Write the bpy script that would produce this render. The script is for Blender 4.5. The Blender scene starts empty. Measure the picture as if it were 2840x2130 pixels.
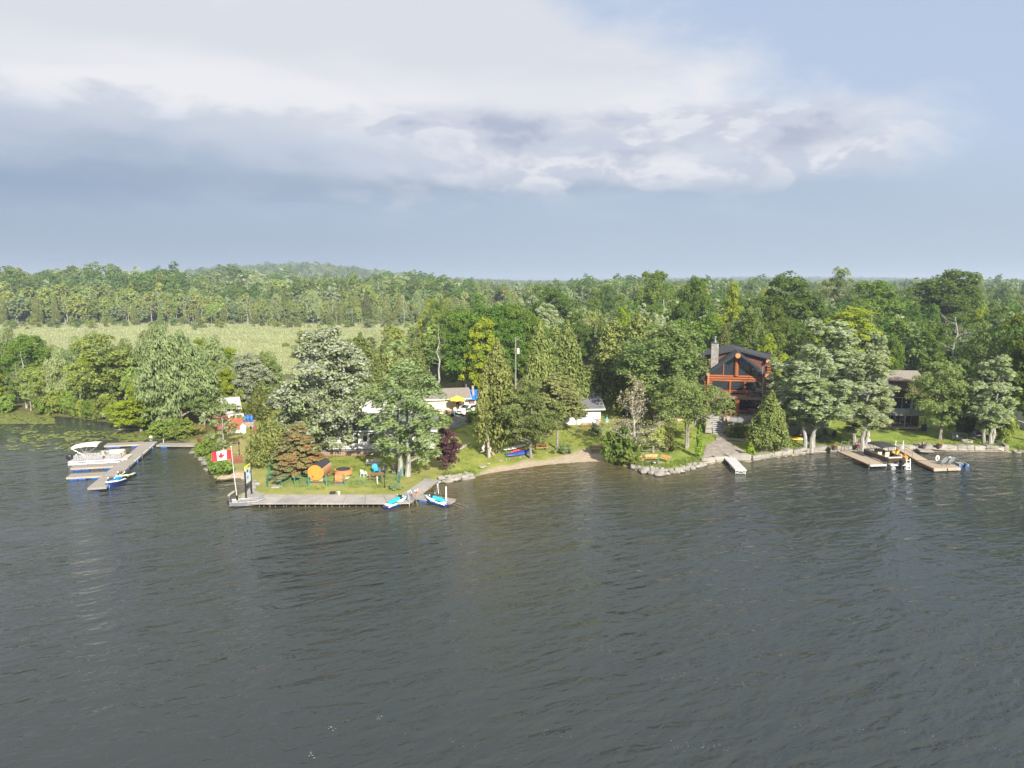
import bpy, math, random
import numpy as np
from math import radians, sin, cos, pi
from mathutils import Vector, Matrix

# ------------------------------------------------------------------ camera, world, sun, exposure
SC = bpy.context.scene
COL = SC.collection
CAM_H, PITCH, LENS = 24.0, 8.2, 25.0
SUN_EL, SUN_AZ = 30.0, 158.0          # degrees; azimuth clockwise from +Y (the way the camera looks)
cam_data = bpy.data.cameras.new('camera')
cam_data.lens = LENS; cam_data.sensor_width = 36.0
cam_data.clip_start = 0.5; cam_data.clip_end = 40000.0
cam = bpy.data.objects.new('camera', cam_data); COL.objects.link(cam)
cam.location = (0, 0, CAM_H); cam.rotation_euler = (radians(90 - PITCH), 0, 0)
SC.camera = cam
SC.view_settings.view_transform = 'Standard'; SC.view_settings.look = 'None'
SC.view_settings.gamma = 1.0; SC.view_settings.use_curve_mapping = False
SC.view_settings.exposure = 1.2
SC.cycles.use_denoising = True; SC.cycles.denoiser = 'OPENIMAGEDENOISE'; SC.cycles.denoising_input_passes = 'RGB_ALBEDO_NORMAL'; SC.cycles.denoising_prefilter = 'ACCURATE'
SC.cycles.max_bounces = 7; SC.cycles.diffuse_bounces = 4; SC.cycles.glossy_bounces = 3
SC.cycles.transmission_bounces = 3; SC.cycles.volume_bounces = 0; SC.cycles.transparent_max_bounces = 4
SC.cycles.caustics_reflective = False; SC.cycles.caustics_refractive = False

world = bpy.data.worlds.new('World'); SC.world = world; world.use_nodes = True
NT = world.node_tree; NT.nodes.clear()


class X:
    """a socket with arithmetic"""
    nt = None
    def __init__(s, k): s.k = k
    def __add__(a, b): return m('ADD', a, b)
    __radd__ = __add__
    def __sub__(a, b): return m('SUBTRACT', a, b)
    def __rsub__(a, b): return m('SUBTRACT', b, a)
    def __mul__(a, b): return m('MULTIPLY', a, b)
    __rmul__ = __mul__
    def __truediv__(a, b): return m('DIVIDE', a, b)


def put(sock, v):
    if isinstance(v, X): X.nt.links.new(v.k, sock)
    elif v is not None: sock.default_value = v


def m(op, *a):
    n = X.nt.nodes.new('ShaderNodeMath'); n.operation = op
    for i, v in enumerate(a): put(n.inputs[i], v)
    return X(n.outputs[0])


def ss(v, lo, hi, a=0.0, b=1.0, kind='SMOOTHSTEP'):
    n = X.nt.nodes.new('ShaderNodeMapRange'); n.interpolation_type = kind; n.clamp = True
    for i, q in enumerate((v, lo, hi, a, b)): put(n.inputs[i], q)
    return X(n.outputs[0])


def cmix(f, a, b):
    n = X.nt.nodes.new('ShaderNodeMix'); n.data_type = 'RGBA'
    put(n.inputs[0], f)
    for s, v in ((n.inputs[6], a), (n.inputs[7], b)):
        put(s, tuple(v) + (1,) if isinstance(v, (tuple, list)) else v)
    return X(n.outputs[2])


def noise(vec, scale=1.0, detail=4.0, rough=0.5, dist=0.0, color=False):
    n = X.nt.nodes.new('ShaderNodeTexNoise')
    put(n.inputs['Vector'], vec)
    n.inputs['Scale'].default_value = scale; n.inputs['Detail'].default_value = detail
    n.inputs['Roughness'].default_value = rough; n.inputs['Distortion'].default_value = dist
    return X(n.outputs['Color' if color else 'Fac'])


def vmap(vec, scale=(1, 1, 1), rot=(0, 0, 0), loc=(0, 0, 0), along=None):
    n = X.nt.nodes.new('ShaderNodeMapping'); put(n.inputs[0], vec)
    if along is not None:      # features drawn out scale[0] times along that heading
        n.vector_type = 'TEXTURE'; rot = (0, 0, radians(along))
    n.inputs['Location'].default_value = loc; n.inputs['Rotation'].default_value = rot
    n.inputs['Scale'].default_value = scale
    return X(n.outputs[0])


X.nt = NT
geo = NT.nodes.new('ShaderNodeNewGeometry')
neg = NT.nodes.new('ShaderNodeVectorMath'); neg.operation = 'SCALE'; neg.inputs['Scale'].default_value = -1.0
NT.links.new(geo.outputs['Incoming'], neg.inputs[0])
DIR = X(neg.outputs[0])
sep = NT.nodes.new('ShaderNodeSeparateXYZ'); NT.links.new(neg.outputs[0], sep.inputs[0])
dx, dy, dz = (X(sep.outputs[i]) for i in range(3))
EL = m('ARCSINE', dz) * (180 / pi)
AZ = m('ARCTAN2', dx, dy) * (180 / pi)
sky = NT.nodes.new('ShaderNodeTexSky'); sky.sky_type = 'NISHITA'; sky.sun_disc = False
sky.sun_elevation = radians(SUN_EL); sky.sun_rotation = radians(SUN_AZ)
sky.altitude = 200; sky.air_density = 1.0; sky.dust_density = 2.2; sky.ozone_density = 1.5
SKYC = X(sky.outputs[0])
# all clouds are noise on the view direction: flattened towards the horizon like real cloud layers
D1 = vmap(DIR, (1, 1, 2.0))
n_big = noise(D1, 2.2, 5, 0.55)
n_puff = noise(vmap(DIR, (1, 1, 2.1)), 9.0, 7, 0.56, 0.35)
n_puff_up = noise(vmap(DIR, (1, 1, 2.1), loc=(0.02, 0.0, 0.028)), 9.0, 7, 0.56, 0.35)
n_strat = noise(vmap(DIR, (1, 1, 4.5)), 2.6, 5, 0.5, 0.4)
n_fine = noise(vmap(DIR, (1, 1, 2.6)), 16.0, 6, 0.6, 0.5)
wob = n_big - 0.5
pw = n_puff - 0.5
# 1 clear sky with a hazy low band (strength 0.1 on the Nishita sky, mixed here as radiance)
blue = cmix(0.78, SKYC, (5.6, 6.75, 8.8))
left = ss(AZ + wob * 25.0, 8.0, -34.0)
haze_c = cmix(left, (4.55, 5.5, 6.75), (3.65, 4.5, 5.8))
low = ss(EL, 10.5, 3.0)
col = cmix(low, blue, haze_c)
# 2 high bright veil on the left, its edge running down to the right
edge = (20.0 - EL) * 2.1 + 4.0 + wob * 46.0 + pw * 16.0 + (n_fine - 0.5) * 8.0
veil = ss(edge - AZ, -9.0, 9.0) * ss(EL + pw * 3.0, 8.5, 12.0) * ss(AZ, -178.0, -110.0)
veil_c = cmix(ss(n_strat, 0.38, 0.62), (7.3, 7.55, 8.15), (8.2, 8.3, 8.75))
glow = ss(m('ABSOLUTE', EL - 13.2 + AZ * 0.02), 3.2, 0.2) * ss(AZ + wob * 20.0, 34.0, 14.0) * ss(n_strat, .35, .6, .45, 1.)
veil_c = cmix(glow, veil_c, (8.9, 8.85, 9.1))
col = cmix(veil * 0.96, col, veil_c)
# 3 grey storm bank: puffy top on the left, flat base, thinning to the right
top = 12.9 - ss(AZ, -34.0, 16.0, 0.0, 3.6) + pw * 7.0 + wob * 3.0
bank = ss(top - EL, -0.4, 1.1) * ss(AZ + wob * 10.0, 36.0, 22.0) * ss(EL, 3.2, 6.6)
streak = ss(n_strat + (pw * 0.25), 0.42, 0.6)
bank_c = cmix(ss(EL + pw * 4.0, 6.6, 12.6), cmix(left, (4.3, 5.35, 6.75), (3.05, 4.0, 5.45)), (6.3, 6.75, 7.7))
bank_c = cmix(streak * 0.3, bank_c, (5.9, 6.4, 7.6))
dark = ss(m('ABSOLUTE', EL - 7.2 + wob * 3.0 + AZ * 0.012), 1.2, 0.1) * ss(AZ, -32.0, -18.0) * ss(AZ, 20.0, 4.0)
bank_c = cmix(dark * 0.7, bank_c, (3.5, 4.25, 5.6))
col = cmix(bank * 0.93, col, bank_c)
# 4 the row of cumulus along the top of the bank, white on the right and lavender grey where thick
prof = ss(m('ABSOLUTE', EL - 9.4 + ss(AZ, -20., 30., 0.5, -0.3)), 4.0, 1.0)
cum = ss(n_puff + prof * 0.22 + wob * 0.12, 0.59, 0.69) * prof * ss(AZ, -178.0, -120.0) * ss(AZ + pw * 14.0, 33.0, 24.0) * ss(EL + pw * 5.0, 5.6, 8.4)
col = cmix(ss(m('ABSOLUTE', EL - 10.0 + pw * 2.0), 3.4, 1.4) * ss(AZ + pw * 16.0, 32.0, 22.0) * ss(AZ, -24.0, 0.0) * 0.8, col, cmix(ss(EL, 7.5, 11.5), (6.3, 6.75, 7.8), (7.7, 7.9, 8.5)))
lit = ss(n_puff - n_puff_up, -0.06, 0.09) * ss(AZ + wob * 20.0, -24.0, 6.0, .3, 1.0)
thick = ss(n_puff + wob * 0.5, 0.52, 0.62) * ss(AZ, 27.0, 14.0)
cum_c = cmix(lit, (5.9, 6.3, 7.4), (8.3, 8.35, 8.8))
cum_c = cmix(thick * 0.7, cum_c, (5.3, 5.7, 6.9))
col = cmix(cum * ss(AZ + wob * 14.0, -16.0, 4.0, 0.0, 1.0), col, cum_c)
# dark lavender puffs standing in front of the bright bank
n_dp = noise(vmap(DIR, (1, 1, 2.4), loc=(3.1, 1.7, .4)), 8.0, 6, 0.52, 0.3)
dp = ss(n_dp, 0.45, 0.51) * ss(m('ABSOLUTE', EL - 11.2 + pw * 2.0), 2.4, 0.6) * ss(AZ, -18.0, -9.0) * ss(AZ, 30.0, 20.0)
col = cmix(dp * 0.92, col, cmix(ss(n_dp, .52, .64), (5.9, 6.3, 7.4), (4.3, 4.85, 6.25)))
# 5 a faint pale patch low on the left of the middle
pale = ss(m('ABSOLUTE', EL - 6.1 + wob * 2.0), 1.5, 0.1) * ss(m('ABSOLUTE', AZ + 9.0), 12.0, 1.0) * ss(n_fine, .42, .6)
col = cmix(pale * 0.5, col, (5.7, 6.2, 7.3))
# thin cloud overhead, out of view, made extra bright to fill the shade
fill_veil = ss(EL, 24.0, 44.0) * ss(n_strat + wob * 0.5, 0.3, 0.6)
col = cmix(fill_veil * 0.9, col, (10.6, 10.5, 10.5))
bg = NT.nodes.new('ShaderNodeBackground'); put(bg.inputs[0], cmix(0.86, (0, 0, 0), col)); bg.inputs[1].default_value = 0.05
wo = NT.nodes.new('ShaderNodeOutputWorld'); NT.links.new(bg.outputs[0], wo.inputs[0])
world.cycles.sampling_method = 'MANUAL'; world.cycles.sample_map_resolution = 512

sun_data = bpy.data.lights.new('sun', 'SUN'); sun_data.energy = 4.5; sun_data.angle = radians(0.53)
sun_data.color = (1.0, 0.93, 0.82)
sun = bpy.data.objects.new('sun', sun_data); COL.objects.link(sun)
sa, se = radians(SUN_AZ), radians(SUN_EL)
SUN_DIR = Vector((sin(sa) * cos(se), cos(sa) * cos(se), sin(se)))
sun.rotation_euler = SUN_DIR.to_track_quat('Z', 'Y').to_euler()

# ------------------------------------------------------------------ helpers
RNG = np.random.default_rng(7)
R_ = random.Random(11)
FPX = LENS / 36.0 * 2840
CP, SP = cos(radians(PITCH)), sin(radians(PITCH))


def ray(u, v):
    up = -(v - 1065.0)
    return np.array([u - 1420.0, FPX * CP + up * SP, -FPX * SP + up * CP])


def at(u, v, z=0.0):
    """place on the level z seen in that direction of the photograph"""
    d = ray(u, v); t = (z - CAM_H) / d[2]
    return Vector((d[0] * t, d[1] * t, z))


def dep(u, v, y):
    d = ray(u, v); t = y / d[1]
    return Vector((d[0] * t, y, CAM_H + d[2] * t))


class MB:
    """collects shapes and links them as one mesh object"""
    def __init__(s): s.V = []; s.F = []; s.n = 0
    def add(s, V, F):
        s.V.extend([tuple(v) for v in V]); b = s.n
        s.F.extend([tuple(i + b for i in f) for f in F]); s.n += len(V)
        return s
    def bx(s, x0, x1, y0, y1, z0, z1):
        return s.add([(x0, y0, z0), (x1, y0, z0), (x1, y1, z0), (x0, y1, z0), (x0, y0, z1), (x1, y0, z1), (x1, y1, z1), (x0, y1, z1)],
                     [(3, 2, 1, 0), (4, 5, 6, 7), (0, 1, 5, 4), (1, 2, 6, 5), (2, 3, 7, 6), (3, 0, 4, 7)])
    def box(s, c, d, rot=(0, 0, 0)):
        from mathutils import Euler
        Mx = Euler(rot).to_matrix(); c = Vector(c); h = [q / 2 for q in d]
        V = [c + Mx @ Vector((i * h[0], j * h[1], k * h[2])) for k in (-1, 1) for i, j in ((-1, -1), (1, -1), (1, 1), (-1, 1))]
        return s.add(V, [(3, 2, 1, 0), (4, 5, 6, 7), (0, 1, 5, 4), (1, 2, 6, 5), (2, 3, 7, 6), (3, 0, 4, 7)])
    def bar(s, a, b, w, h):
        a = Vector(a); b = Vector(b); d = (b - a)
        L = d.length; d.normalize()
        upv = Vector((0, 0, 1)) if abs(d.z) < .95 else Vector((1, 0, 0))
        x = d.cross(upv).normalized(); z = x.cross(d)
        V = [p + x * (i * w / 2) + z * (k * h / 2) for p in (a, b) for i, k in ((-1, -1), (1, -1), (1, 1), (-1, 1))]
        return s.add(V, [(0, 1, 2, 3), (7, 6, 5, 4), (1, 0, 4, 5), (2, 1, 5, 6), (3, 2, 6, 7), (0, 3, 7, 4)])
    def tube(s, P, r, k=6, cap=True):
        P = [Vector(p) for p in P]
        if not hasattr(r, '__len__'): r = [r] * len(P)
        V = []; F = []; px = None
        for i, p in enumerate(P):
            d = (P[min(i + 1, len(P) - 1)] - P[max(i - 1, 0)])
            d = d.normalized() if d.length > 1e-9 else Vector((0, 0, 1))
            if px is None:
                q = Vector((1, 0, 0)) if abs(d.x) < .8 else Vector((0, 1, 0))
                x = (q - d * q.dot(d)).normalized()
            else: x = (px - d * px.dot(d)).normalized()
            px = x; y = d.cross(x)
            for j in range(k):
                a = 2 * pi * j / k
                V.append(p + (x * cos(a) + y * sin(a)) * r[i])
        for i in range(len(P) - 1):
            for j in range(k):
                F.append((i * k + j, i * k + (j + 1) % k, (i + 1) * k + (j + 1) % k, (i + 1) * k + j))
        if cap: F += [tuple(range(k))[::-1], tuple(range((len(P) - 1) * k, len(P) * k))]
        return s.add(V, F)
    def cyl(s, a, b, r0, r1=None, k=10): return s.tube([a, b], [r0, r0 if r1 is None else r1], k)
    def ext(s, poly, vec):
        """prism: 3-D polygon pushed along vec"""
        n = len(poly); vec = Vector(vec)
        V = [Vector(p) for p in poly] + [Vector(p) + vec for p in poly]
        return s.add(V, [tuple(range(n))[::-1], tuple(range(n, 2 * n))] + [(i, (i + 1) % n, n + (i + 1) % n, n + i) for i in range(n)])
    def lathe(s, prof, k=12, c=(0, 0, 0), axis='z', sc=(1, 1)):
        V = []; F = []
        for r, z in prof:
            for j in range(k):
                a = 2 * pi * j / k; p = (r * cos(a) * sc[0], r * sin(a) * sc[1], z)
                if axis == 'y': p = (p[0], p[2], p[1])
                if axis == 'x': p = (p[2], p[0], p[1])
                V.append((p[0] + c[0], p[1] + c[1], p[2] + c[2]))
        n = len(prof)
        for i in range(n - 1):
            for j in range(k): F.append((i * k + j, i * k + (j + 1) % k, (i + 1) * k + (j + 1) % k, (i + 1) * k + j))
        F += [tuple(range(k))[::-1], tuple(range((n - 1) * k, n * k))]
        return s.add(V, F)
    def loft(s, rings, closed=True, caps=True):
        k = len(rings[0]); V = [p for r in rings for p in r]; F = []
        for i in range(len(rings) - 1):
            for j in range(k if closed else k - 1):
                F.append((i * k + j, i * k + (j + 1) % k, (i + 1) * k + (j + 1) % k, (i + 1) * k + j))
        if caps and closed: F += [tuple(range(k))[::-1], tuple(range((len(rings) - 1) * k, len(rings) * k))]
        return s.add(V, F)
    def ball(s, c, r, k=8, n=5):
        if not hasattr(r, '__len__'): r = (r, r, r)
        pr = [(max(.02, sin(pi * i / n)), -cos(pi * i / n)) for i in range(n + 1)]
        b = s.n; s.lathe(pr, k)
        for i in range(b, s.n):
            v = s.V[i]; s.V[i] = (c[0] + v[0] * r[0], c[1] + v[1] * r[1], c[2] + v[2] * r[2])
        return s
    def build(s, name, mt, parent=None, smooth=False, link=True):
        me = bpy.data.meshes.new(name); me.from_pydata(s.V, [], s.F); me.validate()
        import bmesh
        bm = bmesh.new(); bm.from_mesh(me); bmesh.ops.recalc_face_normals(bm, faces=bm.faces); bm.to_mesh(me); bm.free()
        if smooth:
            me.polygons.foreach_set('use_smooth', [True] * len(me.polygons))
            try: me.set_sharp_from_angle(angle=radians(42))
            except Exception: pass
        me.materials.append(mt)
        o = bpy.data.objects.new(name, me)
        if link: COL.objects.link(o)
        if parent: o.parent = parent
        return o


def thing(name, label, cat, loc=(0, 0, 0), rz=0.0, group=None):
    o = bpy.data.objects.new(name, None); o.empty_display_size = .3; COL.objects.link(o)
    o.location = loc; o.rotation_euler = (0, 0, rz)
    tag(o, label, cat, group); return o


def tag(o, label=None, cat=None, group=None, kind=None):
    for k, v in (('label', label), ('category', cat), ('group', group), ('kind', kind)):
        if v: o[k] = v
    return o


def copy_tree(o, parent=None):
    c = o.copy(); COL.objects.link(c); c.parent = parent
    for ch in KIDS.get(o.name, None) or [q for q in o.children]: copy_tree(ch, c)
    return c


KIDS = {}


def dup(root, loc, rz, label, group=None, scale=None):
    c = copy_tree(root); c.location = loc; c.rotation_euler = (0, 0, rz); c['label'] = label
    if group: c['group'] = group
    if scale: c.scale = scale
    return c


# ------------------------------------------------------------------ materials
MATS = {}


def newmat(name):
    mt = bpy.data.materials.new(name); mt.use_nodes = True
    X.nt = mt.node_tree
    b = mt.node_tree.nodes['Principled BSDF']
    return mt, b


def pos(kind='Object'):
    n = X.nt.nodes.new('ShaderNodeTexCoord'); return X(n.outputs[kind])


def wpos():
    n = X.nt.nodes.new('ShaderNodeNewGeometry'); return X(n.outputs['Position'])


def mat(name, c, rough=.6, metal=0.0, var=.18, scale=3.0, bump=0.0, spec=.4, c2=None, stretch=(1, 1, 1), orand=0.0, wet=False):
    """plain surface with blotchy wear"""
    if name in MATS: return MATS[name]
    mt, b = newmat(name)
    P = vmap(pos(), stretch)
    n = noise(P, scale, 6, .62)
    dark = tuple(q * (1 - var) for q in c); lite = tuple(min(1, q * (1 + var)) for q in (c2 or c))
    f = ss(n, .32, .68)
    if orand:
        oi = X.nt.nodes.new('ShaderNodeObjectInfo'); f = m('MINIMUM', 1.0, f * (1 - orand) + X(oi.outputs['Random']) * orand)
    c_ = cmix(f, dark, lite)
    if wet:      # stone stays dark where the lake keeps it wet
        zz = X.nt.nodes.new('ShaderNodeSeparateXYZ'); put(zz.inputs[0], wpos())
        c_ = cmix(ss(X(zz.outputs[2]) + n * .12, .16, .30), tuple(q * .38 for q in c), c_)
    put(b.inputs['Base Color'], c_)
    put(b.inputs['Roughness'], ss(noise(P, scale * 4, 3), .3, .7, max(0, rough - .08), min(1, rough + .08)))
    b.inputs['Metallic'].default_value = metal
    b.inputs['Specular IOR Level'].default_value = spec
    if bump:
        bn = X.nt.nodes.new('ShaderNodeBump'); bn.inputs['Strength'].default_value = 1.0; bn.inputs['Distance'].default_value = bump
        put(bn.inputs['Height'], noise(P, scale * 5, 5, .6)); X.nt.links.new(bn.outputs[0], b.inputs['Normal'])
    MATS[name] = mt
    return mt


def glass(name='window_glass', c=(.02, .025, .03), rough=.03):
    if name in MATS: return MATS[name]
    mt, b = newmat(name)
    b.inputs['Base Color'].default_value = (*c, 1); b.inputs['Roughness'].default_value = rough
    b.inputs['Specular IOR Level'].default_value = .9
    bn = X.nt.nodes.new('ShaderNodeBump'); bn.inputs['Distance'].default_value = .004
    put(bn.inputs['Height'], noise(pos(), 1.3, 2)); X.nt.links.new(bn.outputs[0], b.inputs['Normal'])
    MATS[name] = mt; return mt


def leafmat(name, dark, lite, pale=None, palef=0.0, trans=.5, hue=.12, gain=1.0):
    """leaf colours vary leaf by leaf (tint), sprig by sprig (pale underside showing) and tree by tree"""
    dark, lite = (tuple(q * gain * w for q, w in zip(c_, (1.95, 1.75, 1.75))) for c_ in (dark, lite))
    mt, b = newmat(name); nt = X.nt
    a = nt.nodes.new('ShaderNodeAttribute'); a.attribute_name = 'tint'
    t = X(a.outputs['Fac'])
    oi = nt.nodes.new('ShaderNodeObjectInfo'); r = X(oi.outputs['Random'])
    c = cmix(t, dark, lite)
    # tree to tree: warmer / yellower or cooler / darker
    w = nt.nodes.new('ShaderNodeHueSaturation')
    put(w.inputs['Hue'], ss(r, 0., 1., .5 - hue * .2, .5 + hue * .12, 'LINEAR'))
    put(w.inputs['Value'], ss(m('FRACT', r * 7.3), 0., 1., 1 - hue * 1.6, 1 + hue * 1.6, 'LINEAR'))
    put(w.inputs['Color'], c); w.inputs['Saturation'].default_value = 1.0
    c = X(w.outputs[0])
    if pale is not None:
        p = nt.nodes.new('ShaderNodeAttribute'); p.attribute_name = 'pale'
        c = cmix(ss(X(p.outputs['Fac']), 1 - palef - .03, 1 - palef + .03), c, pale)
    put(b.inputs['Base Color'], c); b.inputs['Roughness'].default_value = .55
    b.inputs['Specular IOR Level'].default_value = .12
    tr = nt.nodes.new('ShaderNodeBsdfTranslucent')
    hs = nt.nodes.new('ShaderNodeHueSaturation'); put(hs.inputs['Color'], c); hs.inputs['Saturation'].default_value = 1.15; hs.inputs['Value'].default_value = 1.15
    nt.links.new(hs.outputs[0], tr.inputs[0])
    mx = nt.nodes.new('ShaderNodeMixShader'); mx.inputs[0].default_value = trans
    nt.links.new(b.outputs[0], mx.inputs[1]); nt.links.new(tr.outputs[0], mx.inputs[2])
    nt.links.new(mx.outputs[0], nt.nodes['Material Output'].inputs[0])
    MATS[name] = mt; return mt

# ------------------------------------------------------------------ the lie of the land
# shoreline as read from the photograph (directions at water level), from far left to far right
SHORE_PX = [(-2400, 1118), (-900, 1128), (-300, 1138), (0, 1143), (90, 1147), (200, 1157), (300, 1170), (360, 1180), (420, 1193), (470, 1212), (520, 1226), (548, 1233), (545, 1248), (560, 1272), (585, 1300),
            (598, 1322), (618, 1330), (640, 1324), (675, 1326), (690, 1336), (700, 1352), (690, 1368), (663, 1372), (660, 1394), (720, 1396), (900, 1396), (1060, 1396), (1138, 1394), (1180, 1362), (1216, 1334), (1250, 1334), (1310, 1324),
            (1360, 1313), (1420, 1304), (1500, 1292), (1560, 1286), (1640, 1281), (1690, 1282), (1735, 1292), (1765, 1304), (1830, 1312), (1885, 1307), (1945, 1290),
            (2030, 1278), (2085, 1280), (2140, 1270), (2250, 1257), (2330, 1253), (2400, 1251), (2560, 1251), (2700, 1252), (2790, 1252), (2840, 1257), (3000, 1262), (3600, 1280), (5200, 1330)]
SHORE = np.array([[*at(u, v, 0)[:2]] for u, v in SHORE_PX])
_poly = np.vstack([SHORE, [[9000, SHORE[-1][1]], [9000, 12000], [-9000, 12000], [-9000, SHORE[0][1]]]])


def inland(x, y):
    """signed distance to the shoreline, positive on land"""
    x = np.asarray(x, float); y = np.asarray(y, float); sh = x.shape
    x = x.ravel(); y = y.ravel()
    d2 = np.full(x.shape, 1e18); ins = np.zeros(x.shape, bool)
    A = _poly; B = np.roll(_poly, -1, 0)
    for i, ((ax, ay), (bx, by)) in enumerate(zip(A, B)):
        if i < len(SHORE) - 1:
            ex, ey = bx - ax, by - ay; L = ex * ex + ey * ey + 1e-12
            t = np.clip(((x - ax) * ex + (y - ay) * ey) / L, 0, 1)
            d2 = np.minimum(d2, (x - ax - t * ex) ** 2 + (y - ay - t * ey) ** 2)
        c = (ay > y) != (by > y)
        with np.errstate(divide='ignore', invalid='ignore'):
            xi = (bx - ax) * (y - ay) / (by - ay) + ax
        ins ^= c & (x < xi)
    d = np.sqrt(d2)
    return np.where(ins, d, -d).reshape(sh)


def sst(x, a, b):
    t = np.clip((x - a) / (b - a), 0, 1); return t * t * (3 - 2 * t)


BEACH0, BEACH1 = at(1290, 1330)[0], at(1740, 1285)[0]


def ground_h(x, y):
    x = np.asarray(x, float); y = np.asarray(y, float)
    d = inland(x, y)
    sl = np.interp(x, [-200, -52, -44, -36, -14, 0, 12, 25, 45, 80], [.006, .008, .03, .03, .045, .085, .085, .085, .06, .055])
    hm = np.interp(x, [-200, -52, -40, -30, -10, 5, 30, 80], [.45, .6, 1.2, 1.8, 2.6, 3.4, 4.0, 3.6])
    bank = np.interp(x, [-60, -42, BEACH0 - 2, BEACH0 + 1, BEACH1 - 3, BEACH1 + 1, 90], [.25, .4, .42, .08, .08, .45, .5])
    bw = np.interp(x, [BEACH0 - 2, BEACH0 + 2, BEACH1 - 3, BEACH1], [.35, 2.2, 2.2, .35])
    h = bank * sst(d, 0.05, bw) + hm * (1 - np.exp(-sl * np.maximum(d - .6, 0) / hm))
    # wide land behind: marsh flat on the left, gently rising woods elsewhere, one low hill
    marsh = sst(y, 118, 165) * (1 - sst(x, -62 + .35 * (y - 120) * .4, -20 + .2 * (y - 120)))
    h = h * (1 - marsh) + marsh * np.minimum(h, .55 + .0004 * y)
    far = sst(y, 420, 2000)
    h = h + far * 9.0 + 34 * np.exp(-(((x + 520) / 250.) ** 2 + ((y - 1750) / 420.) ** 2)) + 22 * np.exp(-(((x - 1350) / 900.) ** 2 + ((y - 3600) / 700.) ** 2))
    h = np.where(d < 0, np.maximum(-2.5, d * .14), h)
    for cx, cy, r, z in PADS:
        w = 1 - sst(np.hypot(x - cx, y - cy), r, r * 1.5)
        h = h * (1 - w) + z * w
    return h


PADS = [(35.5, 117.5, 7.5, 3.1)]


def gz(x, y): return float(ground_h(np.array([x]), np.array([y]))[0])


_ry = np.concatenate([np.arange(62, 200, .35), np.geomspace(200, 4000, 260)])


def G(u, v):
    """the ground seen in that direction of the photograph"""
    d = ray(u, v); t = _ry / d[1]
    x = d[0] * t; z = CAM_H + d[2] * t
    h = np.maximum(ground_h(x, _ry), 0)
    k = np.argmax(z < h)
    if not (z < h).any(): return dep(u, v, 400.)
    k = max(k, 1); a = (z - h)[k - 1]; b = (h - z)[k]; f = a / (a + b + 1e-9)
    y = _ry[k - 1] + f * (_ry[k] - _ry[k - 1]); tt = y / d[1]
    return Vector((d[0] * tt, y, gz(d[0] * tt, y)))


def fastmesh(name, V, Q=None, T=None, mt=None, smooth=False, fattr=None, vattr=None):
    Q = np.zeros((0, 4), int) if Q is None else np.asarray(Q); T = np.zeros((0, 3), int) if T is None else np.asarray(T)
    me = bpy.data.meshes.new(name)
    me.vertices.add(len(V)); me.vertices.foreach_set('co', np.asarray(V, np.float32).ravel())
    li = np.concatenate([Q.ravel(), T.ravel()]).astype(np.int32)
    st = np.concatenate([np.arange(len(Q)) * 4, len(Q) * 4 + np.arange(len(T)) * 3]).astype(np.int32)
    me.loops.add(len(li)); me.loops.foreach_set('vertex_index', li)
    me.polygons.add(len(st)); me.polygons.foreach_set('loop_start', st)
    if smooth: me.polygons.foreach_set('use_smooth', np.ones(len(st), bool))
    me.update(calc_edges=True)
    for dom, at_ in (('FACE', fattr), ('POINT', vattr)):
        for k, v in (at_ or {}).items():
            a = me.attributes.new(k, 'FLOAT', dom); a.data.foreach_set('value', np.asarray(v, np.float32))
    if mt: me.materials.append(mt)
    return me


def link(name, me, parent=None, **kw):
    o = bpy.data.objects.new(name, me); COL.objects.link(o)
    if parent: o.parent = parent
    return tag(o, **kw) if kw else o


def axis_pts(lo, hi, step, far_lo, far_hi, n):
    a = np.arange(lo, hi + step, step)
    r = hi + (np.geomspace(1, 1 + (far_hi - hi) / (step * 3), n)[1:] - 1) * step * 3
    l = lo - (np.geomspace(1, 1 + (lo - far_lo) / (step * 3), n)[1:] - 1) * step * 3 if far_lo is not None else np.array([])
    return np.concatenate([l[::-1], a, r])


def sheet(xs, ys):
    XX, YY = np.meshgrid(xs, ys); nx, ny = len(xs), len(ys)
    i = (np.arange(ny - 1)[:, None] * nx + np.arange(nx - 1)[None]).ravel()
    return XX.ravel(), YY.ravel(), np.stack([i, i + 1, i + nx + 1, i + nx], 1)


def vnoise(x, y, s, seed=0):
    """cheap smooth value noise"""
    x = np.asarray(x) / s; y = np.asarray(y) / s
    xi = np.floor(x).astype(np.int64); yi = np.floor(y).astype(np.int64); fx = x - xi; fy = y - yi
    fx = fx * fx * (3 - 2 * fx); fy = fy * fy * (3 - 2 * fy)
    def hsh(i, j): return np.modf(np.abs(np.sin(i * 127.1 + j * 311.7 + seed * 17.3) * 43758.5453))[0]
    return (hsh(xi, yi) * (1 - fx) + hsh(xi + 1, yi) * fx) * (1 - fy) + (hsh(xi, yi + 1) * (1 - fx) + hsh(xi + 1, yi + 1) * fx) * fy


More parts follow.
